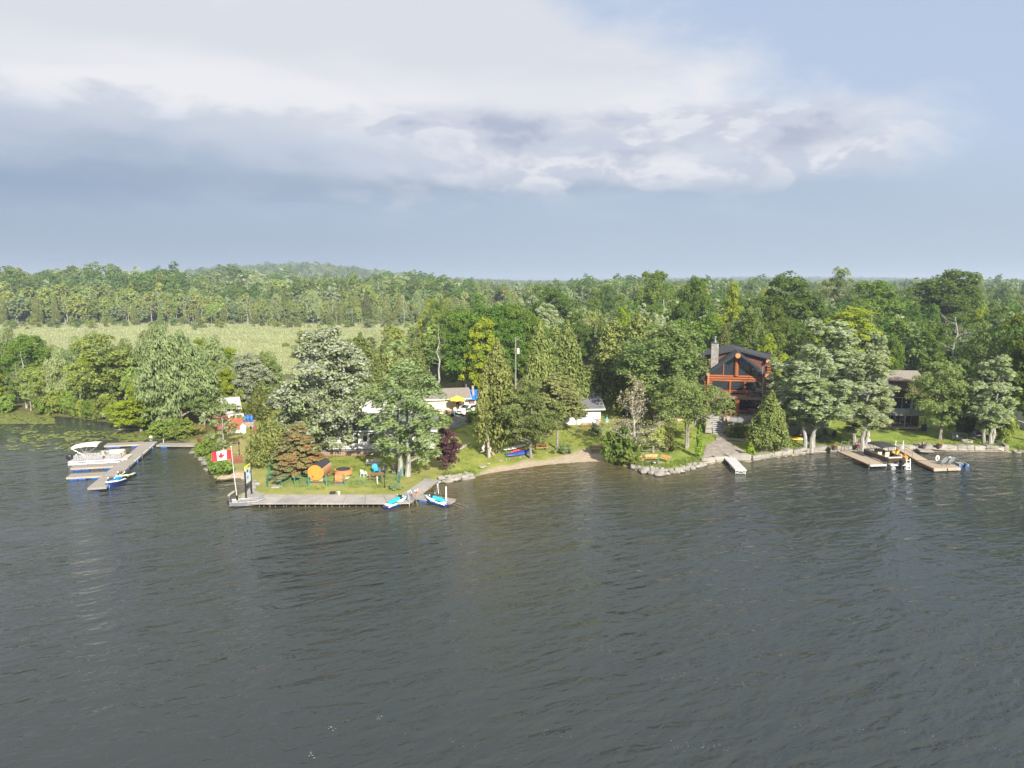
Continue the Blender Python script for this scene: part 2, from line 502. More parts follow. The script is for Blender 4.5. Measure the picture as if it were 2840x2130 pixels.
# ground material: lawn / dry grass / marsh / sand / leaf litter, weighted per vertex
mt, b = newmat('ground')
def att(n):
    a = X.nt.nodes.new('ShaderNodeAttribute'); a.attribute_name = n; return X(a.outputs['Fac'])
P = wpos()
n1 = noise(P, .35, 5, .6); n2 = noise(P, 2.2, 5, .65); n3 = noise(P, 9.0, 4, .6)
lawn = cmix(ss(n1 * .45 + n2 * .3 + n3 * .25, .38, .62), (.155, .195, .034), (.29, .31, .07))
lawn = cmix(ss(noise(P, .8, 4, .6), .55, .72) * .7, lawn, (.23, .19, .085))
lush = cmix(ss(n1 * .4 + n2 * .3 + n3 * .3, .38, .62), (.135, .19, .032), (.24, .29, .055))
g = cmix(att('lush'), lawn, lush)
marshn = noise(vmap(P, (.5, 1.6, 1)), .03, 4, .55)
marshc = cmix(ss(marshn * .75 + n2 * .25, .4, .6), (.20, .245, .135), (.345, .35, .23))
g = cmix(att('marsh'), g, marshc)
g = cmix(att('litter') * ss(n2, .3, .7, .55, 1.), g, cmix(n3, (.05, .055, .022), (.115, .085, .05)))
g = cmix(att('dry') * ss(n1 * .5 + n3 * .5, .35, .6), g, cmix(n2, (.26, .205, .09), (.36, .30, .15)))
sand = cmix(ss(n2 * .5 + n3 * .5, .35, .65), (.30, .235, .165), (.47, .40, .30))
g = cmix(att('sand'), g, sand)
put(b.inputs['Base Color'], g); b.inputs['Roughness'].default_value = .9; b.inputs['Specular IOR Level'].default_value = .15
bn = X.nt.nodes.new('ShaderNodeBump'); bn.inputs['Distance'].default_value = .09
put(bn.inputs['Height'], noise(P, 7.0, 5, .7)); X.nt.links.new(bn.outputs[0], b.inputs['Normal'])
MATS['ground'] = mt

gx = axis_pts(-112, 104, .6, -6400, 6400, 46); gy = axis_pts(66, 150, .6, None, 7000, 58)
x_, y_, q_ = sheet(gx, gy)
d_ = inland(x_, y_)
z_ = ground_h(x_, y_) + np.where(d_ > 1.5, (vnoise(x_, y_, 2.3) - .5) * .09 * np.clip(1 - (y_ - 140) / 40, 0, 1), 0)
beach = sst(x_, BEACH0 + .5, BEACH0 + 2.5) * (1 - sst(x_, BEACH1 - 3, BEACH1 - .5))
bwid = np.interp(x_, [BEACH0, 0, 6, 10, BEACH1], [1.2, 2.2, 2.4, 5.0, 4.2]) + (vnoise(x_, y_, 1.7, 3) - .5) * 1.3
sandw = np.maximum(beach * (1 - sst(d_, bwid - .5, bwid + .5)), np.where((d_ < .05) & (x_ > -44), 1, 0))
cove = at(648, 1318, .3)
sandw = np.maximum(sandw, (1 - sst(np.hypot((x_ - cove[0]) / 1.8, y_ - cove[1]), .9, 1.7)))
lush_w = sst(x_, 36, 44) * (1 - sst(y_, 125, 150)) + .75 * sst(x_, 12, 18) * (1 - sst(x_, 30, 40)) * (1 - sst(d_, 8, 16))
marsh_w = sst(y_, 185, 215) * (1 - sst(x_, -70 + .1 * y_, -20 + .18 * y_))
litter_w = np.clip(sst(y_, 122, 145) * (1 - marsh_w) + 1.4 * sst(-x_, 44, 52) * sst(y_, 98, 104) * (1 - marsh_w), 0, 1)
sh_p = at(690, 1235, .9)
dry_w = .9 * (1 - sst(np.hypot(x_ - sh_p[0], (y_ - sh_p[1]) * .55), 4, 8)) + .45 * (1 - sst(np.abs(d_ - 3), 1, 5)) * (x_ < -8) * (x_ > -44)
GROUND = link('ground', fastmesh('ground', np.stack([x_, y_, z_], 1), q_, None, mt, True,
    vattr=dict(sand=sandw, lush=np.clip(lush_w, 0, 1), marsh=marsh_w, litter=litter_w, dry=np.clip(dry_w, 0, 1))), kind='structure')

# water: one sheet; real swell near the camera, finer chop in the material
mt, b = newmat('lake_water')
P = wpos()
sh = att('shoal')
dapple = noise(P, .12, 4, .6)
c = cmix(sh * ss(dapple, .3, .7, .75, 1.0), (.030, .038, .0375), (.125, .098, .034))
put(b.inputs['Base Color'], c)
b.inputs['IOR'].default_value = 1.333; b.inputs['Specular IOR Level'].default_value = .5
put(b.inputs['Roughness'], .06)
gust = ss(noise(vmap(P, (2.2, 1, 1), along=12), .03, 3, .5), .32, .68, .45, 1.25)
hgt = noise(vmap(P, (2.6, 1, 1), along=42), .30, 2, .45, .5) * .38 + noise(vmap(P, (3.0, 1, 1), along=16), .6, 2, .5, .4) * .38 + noise(vmap(P, (2.2, 1, 1), along=28), 1.5, 3, .5, .5) * .22 + noise(vmap(P, (1.8, 1, 1), along=-8), 4.5, 2, .5) * .022
bn = X.nt.nodes.new('ShaderNodeBump'); bn.inputs['Distance'].default_value = 1.0
calm = att('calm')
put(bn.inputs['Strength'], gust * (1.0 - calm * .8)); put(bn.inputs['Height'], hgt); X.nt.links.new(bn.outputs[0], b.inputs['Normal'])
MATS['lake_water'] = mt
wx = axis_pts(-125, 110, .8, -6400, 6400, 40); wy = axis_pts(8, 135, .8, None, 2500, 30)
wy = np.concatenate([-np.geomspace(1, 400, 14)[::-1], wy])
x_, y_, q_ = sheet(wx, wy)
d_ = -inland(x_, y_)
bay = (1 - sst(np.abs(x_ - 6), 12, 26))
w_ = np.interp(x_, [-60, -45, -28, -12, 0, 15, 40, 70], [2, 3, 2.2, 4, 11, 6.5, 3.5, 3])
shoal = np.clip(np.exp(-np.maximum(d_, 0) / w_) * np.interp(x_, [-70, -50, -40, -5, 12, 35, 70], [.2, .3, .6, .95, .95, .5, .45]), 0, 1)
calm = np.clip(sst(y_, 96, 108) * (1 - sst(x_, -56, -44)) * .9 + .35 * np.exp(-np.maximum(d_, 0) / 4.), 0, 1)
WATER = link('water', fastmesh('water', np.stack([x_, y_, np.zeros_like(x_)], 1), q_, None, mt, True, vattr=dict(shoal=shoal, calm=calm)), kind='structure')

# ------------------------------------------------------------------ vegetation builders
LM = {
    'maple': leafmat('leaf_maple', (.040, .085, .014), (.105, .175, .030)),
    'lime': leafmat('leaf_lime', (.085, .14, .012), (.21, .27, .03), hue=.08),
    'ash': leafmat('leaf_ash', (.065, .115, .035), (.16, .22, .08)),
    'silver': leafmat('leaf_silver', (.062, .098, .032), (.14, .185, .07), (.325, .35, .26), .54, .25, .06),
    'poplar': leafmat('leaf_poplar', (.095, .148, .046), (.20, .26, .10), (.40, .45, .31), .46, .45, .06),
    'willow': leafmat('leaf_willow', (.075, .12, .045), (.165, .225, .10), (.30, .35, .22), .18, .3),
    'cedar': leafmat('leaf_cedar', (.058, .09, .022), (.138, .17, .052), trans=.25, hue=.08),
    'darkcedar': leafmat('leaf_darkcedar', (.035, .055, .014), (.09, .115, .03), trans=.2),
    'spruce': leafmat('leaf_spruce', (.035, .06, .03), (.12, .16, .065), (.30, .135, .05), .42, .2, .03),
    'pine': leafmat('leaf_pine', (.07, .095, .028), (.15, .175, .066), trans=.25, hue=.06),
    'feather': leafmat('leaf_feather', (.065, .115, .04), (.155, .23, .095), (.22, .29, .16), .2, .3, .05),
    'birch': leafmat('leaf_birch', (.085, .13, .026), (.18, .24, .07), trans=.4, hue=.15),
    'purple': leafmat('leaf_purple', (.022, .012, .013), (.065, .038, .036), trans=.2),
    'thuja': leafmat('leaf_thuja', (.06, .12, .01), (.14, .21, .02), trans=.25),
    'shrub': leafmat('leaf_shrub', (.065, .11, .022), (.17, .24, .055)),
    'lichen': leafmat('leaf_lichen', (.13, .135, .08), (.24, .245, .15), trans=.3),
    'reed': leafmat('leaf_reed', (.14, .19, .085), (.235, .265, .15), trans=.4, hue=.12),
    'pad': leafmat('leaf_pad', (.055, .08, .02), (.115, .15, .04), trans=.0),
}
BARK = {
    'grey': mat('bark_grey', (.21, .19, .165), .9, var=.35, scale=2.0, bump=.03, stretch=(3, 3, .7)),
    'pale': mat('bark_pale', (.29, .275, .25), .85, var=.3, scale=1.6, bump=.02, stretch=(2, 2, .8)),
    'brown': mat('bark_brown', (.15, .115, .085), .9, var=.3, scale=2.0, bump=.03, stretch=(3, 3, .7)),
    'cedar': mat('bark_cedar', (.33, .285, .235), .9, var=.3, scale=3.0, bump=.04, stretch=(4, 4, .4)),
    'dead': mat('bark_dead', (.30, .28, .25), .9, var=.25, scale=2.5, bump=.02, stretch=(3, 3, .5)),
}


class Leaves:
    def __init__(s, seed): s.g = np.random.default_rng(seed); s.C = []; s.N = []; s.S = []; s.T = []; s.P = []; s.U = []
    def add(s, C, N, S, tint, pale=None, up=None):
        n = len(C)
        s.C.append(C); s.N.append(N); s.S.append(S); s.T.append(tint)
        s.P.append(np.zeros(n) if pale is None else pale)
        s.U.append(np.full((n, 3), np.nan) if up is None else up)
    def tufts(s, C, r, n, size, flat=.92, jit=.55, elong=1.5, tint=None, pale=None, hemi=-.35, upv=None, wind=None):
        """n leaves over each of the small clumps centred at C (k,3) with radius r (k,)"""
        g = s.g; k = len(C); C = np.repeat(C, n, 0); r = np.repeat(np.broadcast_to(r, (k,)), n)
        d = g.normal(size=(k * n, 3)); d /= np.linalg.norm(d, axis=1)[:, None]
        d[:, 2] = np.where(d[:, 2] < hemi, -d[:, 2], d[:, 2])
        p = C + d * (r * (.55 + .5 * g.random(k * n) ** .6))[:, None] * np.array([1, 1, flat])
        N = d * 1.0 + jit * g.normal(size=d.shape) + np.array([0, 0, .25])
        N /= np.linalg.norm(N, axis=1)[:, None]
        w = size * (.6 + .8 * g.random(k * n))
        S = np.stack([w * elong, w], 1)
        t = np.clip((np.repeat(g.random(k) if tint is None else np.broadcast_to(tint, (k,)), n)) * .55 + .45 * g.random(k * n), 0, 1)
        pl = np.clip(np.repeat(np.zeros(k) if pale is None else np.broadcast_to(pale, (k,)), n) * .42 + .58 * g.random(k * n), 0, 1) if pale is not None else None
        U = None
        if upv is not None: U = np.broadcast_to(np.asarray(upv, float), N.shape) + .35 * g.normal(size=N.shape)
        s.add(p, N, S, t, pl, U)
    def mesh(s, name, mt):
        C = np.concatenate(s.C); N = np.concatenate(s.N); S = np.concatenate(s.S); U = np.concatenate(s.U)
        g = s.g; bad = np.isnan(U[:, 0]); U = np.where(bad[:, None], g.normal(size=C.shape), U)
        A = U - N * (U * N).sum(1)[:, None]; A /= np.linalg.norm(A, axis=1)[:, None] + 1e-9; B = np.cross(N, A)
        a = A * S[:, :1] * .5; b = B * S[:, 1:] * .5; n = len(C)
        k = (g.random(n) * .5 - .25)[:, None]
        V = np.stack([C - a, C + b + a * k, C + a, C - b - a * k * .6], 1)      # leaf-shaped kites
        V[:, 1] -= N * S[:, 1:] * .12; V[:, 3] -= N * S[:, 1:] * .12
        me = fastmesh(name, V.reshape(-1, 3), np.arange(4 * n).reshape(n, 4), None, mt, False,
                      fattr=dict(tint=np.concatenate(s.T), pale=np.concatenate(s.P)))
        return me


def wood(seed, H, tops, r0, bend=.03, k=7, fork=None, trunk_to=.8, trunks=((0, 0, 0),)):
    """trunk(s) with limbs running to the given crown points"""
    g = random.Random(seed); mb = MB()
    for (tx, ty, lean) in trunks:
        pts = []; n = 7
        for i in range(n):
            f = i / (n - 1) * trunk_to
            pts.append((tx + tx * lean * f * H * .3 + (g.random() - .5) * bend * H * (i > 0), ty + ty * lean * f * H * .3 + (g.random() - .5) * bend * H * (i > 0), f * H - .25 * (i == 0)))
        rr = [r0 * (1.35 if i == 0 else 1) * (1 - .8 * i / (n - 1)) for i in range(n)]
        mb.tube(pts, rr, k, False)
        for c in tops:
            c = Vector(c)
            if len(trunks) > 1 and (c.x * tx + c.y * ty) < 0: continue
            hz = max(.12 * H, min(c.z - .25 * (Vector((c.x, c.y, 0)).length) - .06 * H, trunk_to * H * .97))
            f = hz / (trunk_to * H) * (n - 1); i = min(int(f), n - 2); w = f - i
            s0 = Vector(pts[i]).lerp(Vector(pts[i + 1]), w); rb = (rr[i] * (1 - w) + rr[i + 1] * w) * .55
            mid = s0.lerp(c, .5) + Vector(((g.random() - .5) * .1 * H, (g.random() - .5) * .1 * H, -.02 * H * g.random()))
            mb.tube([s0, s0.lerp(mid, .5) + Vector((0, 0, .01 * H)), mid, c], [rb, rb * .75, rb * .5, rb * .18], 5, False)
    return mb


PROTO = {}


def finish(key, lv, leaf, wd, bark, H, W):
    me = lv.mesh('crown', LM[leaf]) if lv else None
    o = wd.build('trunk', BARK[bark], None, True, link=False); tm = o.data; bpy.data.objects.remove(o)
    PROTO[key] = (me, tm, H, W)


def broad(key, seed, leaf, bark='grey', H=12., R=4.5, base=.25, nc=26, sub=7, ln=55, ls=.27, elong=1.5, wide=.55, gap=.25, droop=0., r0=.22, trunks=((0, 0, 0),), topf=1.0, jit=.55, trunk_to=.8, upv=None, crf=.3):
    g = np.random.default_rng(seed); lv = Leaves(seed)
    Hc = H * (1 - base); zc = H * base + Hc * wide
    C = []
    tries = 0
    while len(C) < nc and tries < 4000:
        tries += 1
        d = g.normal(size=3); d /= np.linalg.norm(d)
        rr = (.25 + .75 * g.random() ** .45)
        p = np.array([d[0] * R * rr, d[1] * R * rr, zc + d[2] * rr * (H - zc if d[2] > 0 else zc - H * base)])
        if d[2] > 0: p[:2] *= 1 - .42 * d[2] * rr
        # uneven outline: some sides reach farther
        az = math.atan2(p[1], p[0]); p[:2] *= .82 + .22 * math.sin(az * 2 + seed) + .12 * math.sin(az * 5 + 2 * seed)
        if C and min(np.linalg.norm((p - q) * [1, 1, 1.2]) for q in C) < R * gap: continue
        C.append(p)
    C = np.array(C); rc = R * crf * (.7 + .6 * g.random(len(C)))
    # sub clumps on each clump
    d = g.normal(size=(len(C), sub, 3)); d /= np.linalg.norm(d, axis=2)[..., None]; d[..., 2] = np.where(g.random(d.shape[:2]) < .7, np.abs(d[..., 2]), d[..., 2])
    SCl = (C[:, None] + d * rc[:, None, None] * np.array([1., 1., .95])).reshape(-1, 3)
    if droop: SCl[:, 2] -= droop * (np.hypot(SCl[:, 0], SCl[:, 1]) / R) ** 2 * R
    rs = np.repeat(rc, sub) * (.42 + .25 * g.random(len(SCl)))
    ct = np.repeat(g.random(len(C)), sub)
    # pale undersides show on the windward, outer and upper clumps
    outer = np.clip(np.hypot(SCl[:, 0], SCl[:, 1]) / R * .5 + (SCl[:, 2] - H * base) / Hc * .5, 0, 1)
    pale = np.clip(.2 + .55 * outer + .35 * (g.random(len(SCl)) - .5), 0, 1)
    lv.tufts(SCl, rs, ln, ls, tint=np.clip(ct * .6 + .4 * g.random(len(SCl)), 0, 1), elong=elong, pale=pale, jit=jit, upv=upv)
    # loose single leaves that fray the outline
    lv.tufts(C, rc * 1.35, max(8, ln // 3), ls * .9, elong=elong, pale=np.repeat(.5, len(C)), jit=1.0, upv=upv)
    wd = wood(seed, H, C[:: max(1, len(C) // 14)], r0, trunks=trunks, trunk_to=trunk_to)
    finish(key, lv, leaf, wd, bark, H, 2 * R)


def conifer(key, seed, leaf='cedar', bark='cedar', H=12., R=2.6, base=.06, n=240, ln=40, ls=.22, ragged=.3, r0=.2, power=.78, elong=1.9):
    g = np.random.default_rng(seed); lv = Leaves(seed)
    t = 1 - np.sqrt(g.random(n) * (1 - .02)); t = base + (1 - base) * (t * .35 + g.random(n) * .65)
    az = g.random(n) * 2 * pi
    lob = 1 + ragged * np.sin(az * 3 + t * 9 + seed) * .5 + ragged * (g.random(n) - .5)
    rad = R * np.clip((1 - t) / (1 - base), 0, 1) ** power * lob * (.45 + .55 * g.random(n) ** .4)
    low = np.clip((t - base) / .12, .45, 1); rad *= low
    C = np.stack([rad * np.cos(az), rad * np.sin(az), t * H], 1)
    r = (.16 + .16 * g.random(n)) * R * (.55 + .6 * (1 - t))
    out = np.stack([np.cos(az) * .5, np.sin(az) * .5, np.full(n, 1.0)], 1)
    lv.tufts(C, r, ln, ls, flat=1.35, jit=.45, elong=elong, hemi=-.8, upv=(0, 0, 1.), tint=g.random(n))
    lv.tufts(np.array([[0, 0, H * .95], [.1, 0, H * .88], [-.1, .1, H * .84]]), np.array([R * .1, R * .15, R * .18]), ln * 2, ls, flat=2.6, upv=(0, 0, 1), tint=.6)
    wd = MB(); wd.tube([(0, 0, -.3), (.05, .02, H * .25), (-.04, .05, H * .6), (0, 0, H * .93)], [r0 * 1.4, r0, r0 * .5, .02], 7, False)
    gg = random.Random(seed)
    for i in range(10):
        a = gg.random() * 2 * pi; z = H * (.05 + .3 * gg.random()); L = R * (.5 + .5 * gg.random())
        wd.tube([(0, 0, z), (cos(a) * L * .5, sin(a) * L * .5, z - .1), (cos(a) * L, sin(a) * L, z + .1)], [.05, .035, .012], 4, False)
    finish(key, lv, leaf, wd, bark, H, 2 * R)


def tiers(key, seed, leaf='spruce', bark='grey', H=9., R=3.2, base=.14, nt=22, nb=9, ln=26, ls=.2, droop=.25, r0=.17, power=.8, skip=.0, plate=False, elong=2.2, top=1.0, pale_side=None, lean=0.):
    """conifers with branches in tiers; plate=True gives the open shelves of an old pine"""
    g = np.random.default_rng(seed); lv = Leaves(seed); wd = MB()
    wd.tube([(0, 0, -.3), (.04, 0, H * .3), (lean * .5, .06, H * .6), (lean, 0, H * .98)], [r0 * 1.3, r0, r0 * .6, .03], 7, False)
    for i in range(nt):
        f = (i + g.random() * .7) / nt; z = H * (base + (1 - base) * f)
        L0 = R * ((1 - f) ** power if not plate else (math.sin(pi * min(1, .2 + f * .78)) ** .7))
        for j in range(nb):
            if g.random() < skip: continue
            a = g.random() * 2 * pi; L = L0 * (.6 + .5 * g.random())
            e = np.array([cos(a), sin(a)]); nn = max(2, int(L / .42))
            s = np.linspace(.25, 1, nn)
            dz = -droop * L * s ** 1.5 + (.12 * L * s if plate else 0)
            C = np.stack([e[0] * L * s + lean * f, e[1] * L * s, z + dz], 1)
            sidew = (.12 + .35 * s * (1.15 - s)) * L * (.55 if plate else .45)
            m_ = 3
            CC = np.repeat(C, m_, 0); off = np.tile(np.linspace(-1, 1, m_), nn) * np.repeat(sidew, m_)
            CC[:, 0] += -e[1] * off; CC[:, 1] += e[0] * off; CC[:, 2] -= np.abs(off) * .2 * droop / .25 - (g.normal(size=len(CC)) * .32 if plate else 0)
            pl = None
            if pale_side is not None:
                q = .5 + .42 * (CC[:, 0] / R) + .25 * (g.random() - .5) + .12 * math.sin(z * 2.1); pl = np.clip(q, 0, 1)
            lv.tufts(CC, np.repeat(.2 + .1 * g.random(), len(CC)) * (1.35 if plate else 1), ln, ls, flat=.55, jit=.5, elong=elong, upv=(e[0], e[1], .15), tint=np.full(len(CC), g.random()), pale=pl, hemi=-.2)
            wd.tube([(0 + lean * f, 0, z), C[nn // 2], C[-1]], [.05 * (1 - f * .6), .03, .01], 4, False)
    lv.tufts(np.array([[lean, 0, H * .98]]), np.array([.2]), 40, ls, flat=2.5, upv=(0, 0, 1))
    finish(key, lv, leaf, wd, bark, H, 2 * R)


def bare(key, seed, bark='dead', H=10., R=2.6, r0=.14, levels=4, nb=5, leaf=None, ln=0, spread=.8, whips=0, top=.97, first=.3, ls=.2, nl=18, cone=.6):
    g = random.Random(seed); wd = MB(); lv = Leaves(seed) if leaf else None; tips = []
    def grow(p, d, L, r, lev):
        n = 3; P = [p]; q = p; dd = d
        for i in range(n):
            dd = (dd + Vector((g.uniform(-1, 1), g.uniform(-1, 1), g.uniform(-.3, .6))) * .22).normalized(); q = q + dd * (L / n); P.append(q)
        wd.tube(P, [r * (1 - .75 * i / n) for i in range(n + 1)], 5 if lev < 2 else 3, False)
        if lev >= levels: tips.append(q); return
        for j in range(nb if lev else 0):
            f = .35 + .65 * g.random(); i = min(int(f * n), n - 1); s = P[i].lerp(P[i + 1], f * n - i)
            nd = (dd + Vector((g.uniform(-1, 1), g.uniform(-1, 1), g.uniform(-.4, .7))) * spread).normalized()
            grow(s, nd, L * g.uniform(.4, .68), r * .42, lev + 1)
    P = [Vector((0, 0, -.3))]
    for i in range(1, 9): P.append(Vector((g.uniform(-1, 1) * .02 * H, g.uniform(-1, 1) * .02 * H, H * top * i / 8)))
    wd.tube(P, [r0 * (1.2 - 1.08 * i / 8) for i in range(9)], 6, False)
    for j in range(nl):
        f = first + (1 - first) * (j + g.random()) / nl * .97; i = min(int(f * 8), 7); s = P[i].lerp(P[i + 1], f * 8 - i); a = g.random() * 2 * pi
        L = R * (1.1 - cone * f) * g.uniform(.6, 1.1)
        grow(s, Vector((cos(a), sin(a), g.uniform(-.1, .7))).normalized(), L, r0 * .42 * (1.1 - f), 2 if levels >= 3 else levels)
    if lv:
        C = np.array([list(t) for t in tips]); lv.tufts(C, np.full(len(C), .35), ln, ls)
    finish(key, lv, leaf, wd, bark, H, 2 * R)


def bush(key, seed, leaf='shrub', H=1.6, R=1.2, nc=16, sub=6, ln=46, ls=.13, bark='brown'):
    broad(key, seed, leaf, bark, H, R, .02, nc, sub, ln, ls, 1.5, .45, .22, 0, .05, trunk_to=.6, crf=.36)


for i in range(3): broad('maple%d' % i, 20 + i, 'maple', H=13, R=4.8, base=.12, nc=46, sub=9, ln=70, ls=.2, crf=.24, gap=.22, wide=.42)
for i in range(2): broad('lime%d' % i, 30 + i, 'lime', H=13, R=4.0, base=.1, nc=42, sub=9, ln=66, ls=.2, crf=.24, gap=.22, wide=.42)
for i in range(3): broad('ash%d' % i, 40 + i, 'ash', H=12, R=4.4, base=.18, nc=42, sub=8, ln=66, ls=.175, gap=.24, crf=.24, wide=.45)
broad('silver0', 50, 'silver', H=14, R=5.6, base=.03, nc=62, sub=9, ln=80, ls=.18, r0=.4, wide=.48, crf=.2, gap=.2)
for i in range(3): broad('poplar%d' % i, 60 + i, 'poplar', 'pale', H=14, R=3.7, base=.17, nc=52, sub=7, ln=70, ls=.165, elong=2.4, crf=.2, gap=.2, trunks=((.35, .1, .9), (-.35, .12, .8), (.05, -.3, .6)) if i != 1 else ((0, 0, 0),), r0=.2, upv=(1, 0, .25), wide=.36)
broad('airy0', 75, 'willow', 'pale', H=7, R=2.4, base=.12, nc=20, sub=5, ln=30, ls=.15, elong=2.6, droop=.15, r0=.1, gap=.3, crf=.24)
for i in range(2): broad('willow%d' % i, 70 + i, 'willow', 'grey', H=10, R=5.0, base=.1, nc=40, sub=8, ln=66, ls=.175, elong=2.6, droop=.25, r0=.25, upv=(.3, 0, -1))
for i in range(3): broad('birch%d' % i, 80 + i, 'birch', 'pale', H=11, R=3.0, base=.3, nc=16, sub=6, ln=34, ls=.24, gap=.42, r0=.13, bend=0) if False else broad('birch%d' % i, 80 + i, 'birch', 'pale', H=11, R=3.0, base=.26, nc=20, sub=7, ln=50, ls=.18, gap=.36, r0=.13)
for i in range(3): conifer('cedar%d' % i, 90 + i, H=12, R=2.9, n=300, ln=62, ls=.18)
conifer('darkcedar0', 95, 'darkcedar', H=12, R=3.2, n=250, ln=38, ls=.26)
conifer('arbor0', 96, 'cedar', H=6, R=2.9, n=260, ln=46, ls=.2, power=.45, base=.02, ragged=.45)
conifer('thuja0', 97, 'thuja', H=4.4, R=.5, n=90, ln=46, ls=.12, power=.3, base=0.0, ragged=.15, r0=.05)
conifer('greencone0', 98, 'thuja', H=2.0, R=.62, n=60, ln=46, ls=.11, power=.6, base=.0, ragged=.2, r0=.04)
tiers('spruce0', 100, 'spruce', H=8, R=3.6, nt=19, nb=9, ln=30, ls=.14, pale_side=True, droop=.2, power=.6)
for i in range(2): tiers('pine%d' % i, 105 + i, 'pine', 'grey', H=12, R=3.4, base=.46, nt=14, nb=6, ln=24, ls=.16, droop=.05, plate=True, skip=.15, power=.7, lean=.4)
broad('feather0', 110, 'feather', 'pale', H=15, R=5.2, base=.1, nc=50, wide=.42, sub=6, ln=46, ls=.16, elong=2.8, r0=.28, gap=.24, trunks=((.45, 0, .12), (-.45, 0.05, .1)), upv=(1, 0, .5), crf=.21)
broad('locust0', 111, 'ash', 'grey', H=9, R=4.4, base=.3, nc=34, sub=8, ln=60, ls=.165, gap=.27, r0=.18, trunks=((.2, 0, 1.2), (-.25, 0, 1.2)), crf=.27)
broad('purple0', 112, 'purple', 'brown', H=6, R=1.75, base=.08, nc=26, sub=7, ln=40, ls=.2, r0=.1, crf=.36)
broad('apple0', 113, 'birch', 'grey', H=3.2, R=2.0, base=.3, nc=16, sub=6, ln=36, ls=.17, r0=.16)
for i in range(2): bare('dead%d' % i, 120 + i, H=10, R=2.6, levels=4, nb=5, nl=22)
bare('snag0', 124, 'pale', H=10, R=1.6, levels=3, nb=3, first=.45, r0=.15)
bare('snag1', 126, 'pale', H=9, R=1.2, levels=3, nb=2, first=.55, r0=.1)
bare('lichen0', 125, 'dead', H=9, R=3.0, levels=4, nb=4, leaf='lichen', ln=2, r0=.15, first=.1, ls=.13, nl=52, cone=.95)
for i in range(3): bush('bush%d' % i, 130 + i)
bush('glossbush0', 135, 'shrub', ls=.22, ln=30)
bush('greybush0', 136, 'willow')
bush('darkbush0', 137, 'darkcedar')
# lighter builds for the woods far away
LOW = {}
for i, (lf, H, R, con) in enumerate([('maple', 16, 5.2, 0), ('maple', 15, 4.6, 0), ('ash', 15, 4.2, 0), ('cedar', 13, 2.4, 1), ('cedar', 12, 2.7, 1), ('darkcedar', 15, 2.3, 1), ('birch', 15, 3.4, 0), ('willow', 13, 4.0, 0), ('poplar', 16, 4.2, 0)]):
    if con: conifer('low%d' % i, 200 + i, lf, H=H, R=R, n=130, ln=18, ls=.42, elong=1.6)
    else: broad('low%d' % i, 200 + i, lf, 'pale' if i in (6, 8) else 'grey', H=H, R=R, base=.2 if i != 6 else .34, nc=26, sub=6, ln=17, ls=.5, elong=1.3, crf=.26, wide=.42)
bare('low9', 209, 'pale', H=14, R=1.5, levels=3, nb=2, first=.4, r0=.2, leaf='birch', ln=3, ls=.4)

NAMES = {'maple': ('maple_tree', 'tree'), 'lime': ('maple_tree', 'tree'), 'ash': ('broadleaf_tree', 'tree'), 'silver': ('poplar_tree', 'tree'), 'poplar': ('poplar_tree', 'tree'), 'willow': ('willow_tree', 'tree'),
         'birch': ('birch_tree', 'tree'), 'cedar': ('cedar_tree', 'tree'), 'darkcedar': ('cedar_tree', 'tree'), 'arbor': ('cedar_shrub', 'shrub'), 'thuja': ('columnar_cedar', 'shrub'), 'greencone': ('columnar_cedar', 'shrub'), 'spruce': ('spruce_tree', 'tree'),
         'pine': ('pine_tree', 'tree'), 'airy': ('willow_tree', 'tree'), 'feather': ('locust_tree', 'tree'), 'locust': ('locust_tree', 'tree'), 'purple': ('purple_leaf_tree', 'tree'), 'apple': ('apple_tree', 'tree'), 'dead': ('dead_tree', 'dead tree'),
         'snag': ('dead_tree', 'dead tree'), 'lichen': ('dying_tree', 'tree'), 'bush': ('shrub', 'shrub'), 'glossbush': ('shrub', 'shrub'), 'greybush': ('shrub', 'shrub'), 'darkbush': ('shrub', 'shrub')}
NTREE = [0]


def plant(key, loc, h, w, label, group=None, rz=None, low=None):
    cr, tm, H, W = PROTO[low or key]
    nm, cat = NAMES[key.rstrip('0123456789')]
    t = thing(nm, label, cat, loc, R_.random() * 6.28 if rz is None else rz, group)
    t.scale = (w / W, w / W, h / H)
    tr = link('trunk', tm, t)
    if cr: link('crown', cr, t)
    NTREE[0] += 1
    return t


def tree(key, u, vb, vt, wpx, label, group=None, rz=None, y=None, dz=0.):
    """base seen at (u, vb), top at height vt, crown wpx wide in the photograph"""
    p = G(u, vb) if y is None else None
    if y is not None:
        x = dep(u, vb, y)[0]; p = Vector((x, y, gz(x, y)))
    top = dep(u, vt, p.y)[2]
    zc = p.y * CP + (CAM_H - p.z) * SP
    return plant(key, (p.x, p.y, p.z - .05), max(.4, top - p.z), wpx * zc / FPX, label, group, rz)

# ------------------------------------------------------------------ trees and shrubs one by one
tree('silver0', 910, 1258, 922, 330, 'big silvery white leaved poplar in front of the white cottage', rz=.4)
tree('feather0', 1120, 1320, 975, 248, 'feathery light green locust with two pale trunks beside the concrete dock', rz=0)
tree('spruce0', 826, 1322, 1172, 168, 'spruce with half of its needles turned rusty brown beside the barrel sauna', rz=0)
tree('arbor0', 752, 1288, 1162, 108, 'dense yellowish green cedar left of the half brown spruce')
tree('purple0', 1243, 1308, 1186, 70, 'dark purple leaved young tree on the lawn beside the beach')
tree('airy0', 620, 1250, 1108, 112, 'thin airy willow with a pale trunk in front of the red boathouse')
tree('glossbush0', 612, 1312, 1268, 74, 'glossy leaved bush on the rocks below the flag')
tree('bush0', 566, 1262, 1228, 60, 'round green bush on the rocks beside the end of the walkway')
tree('bush1', 588, 1250, 1215, 56, 'leafy bush below the thin willow behind the red fence')
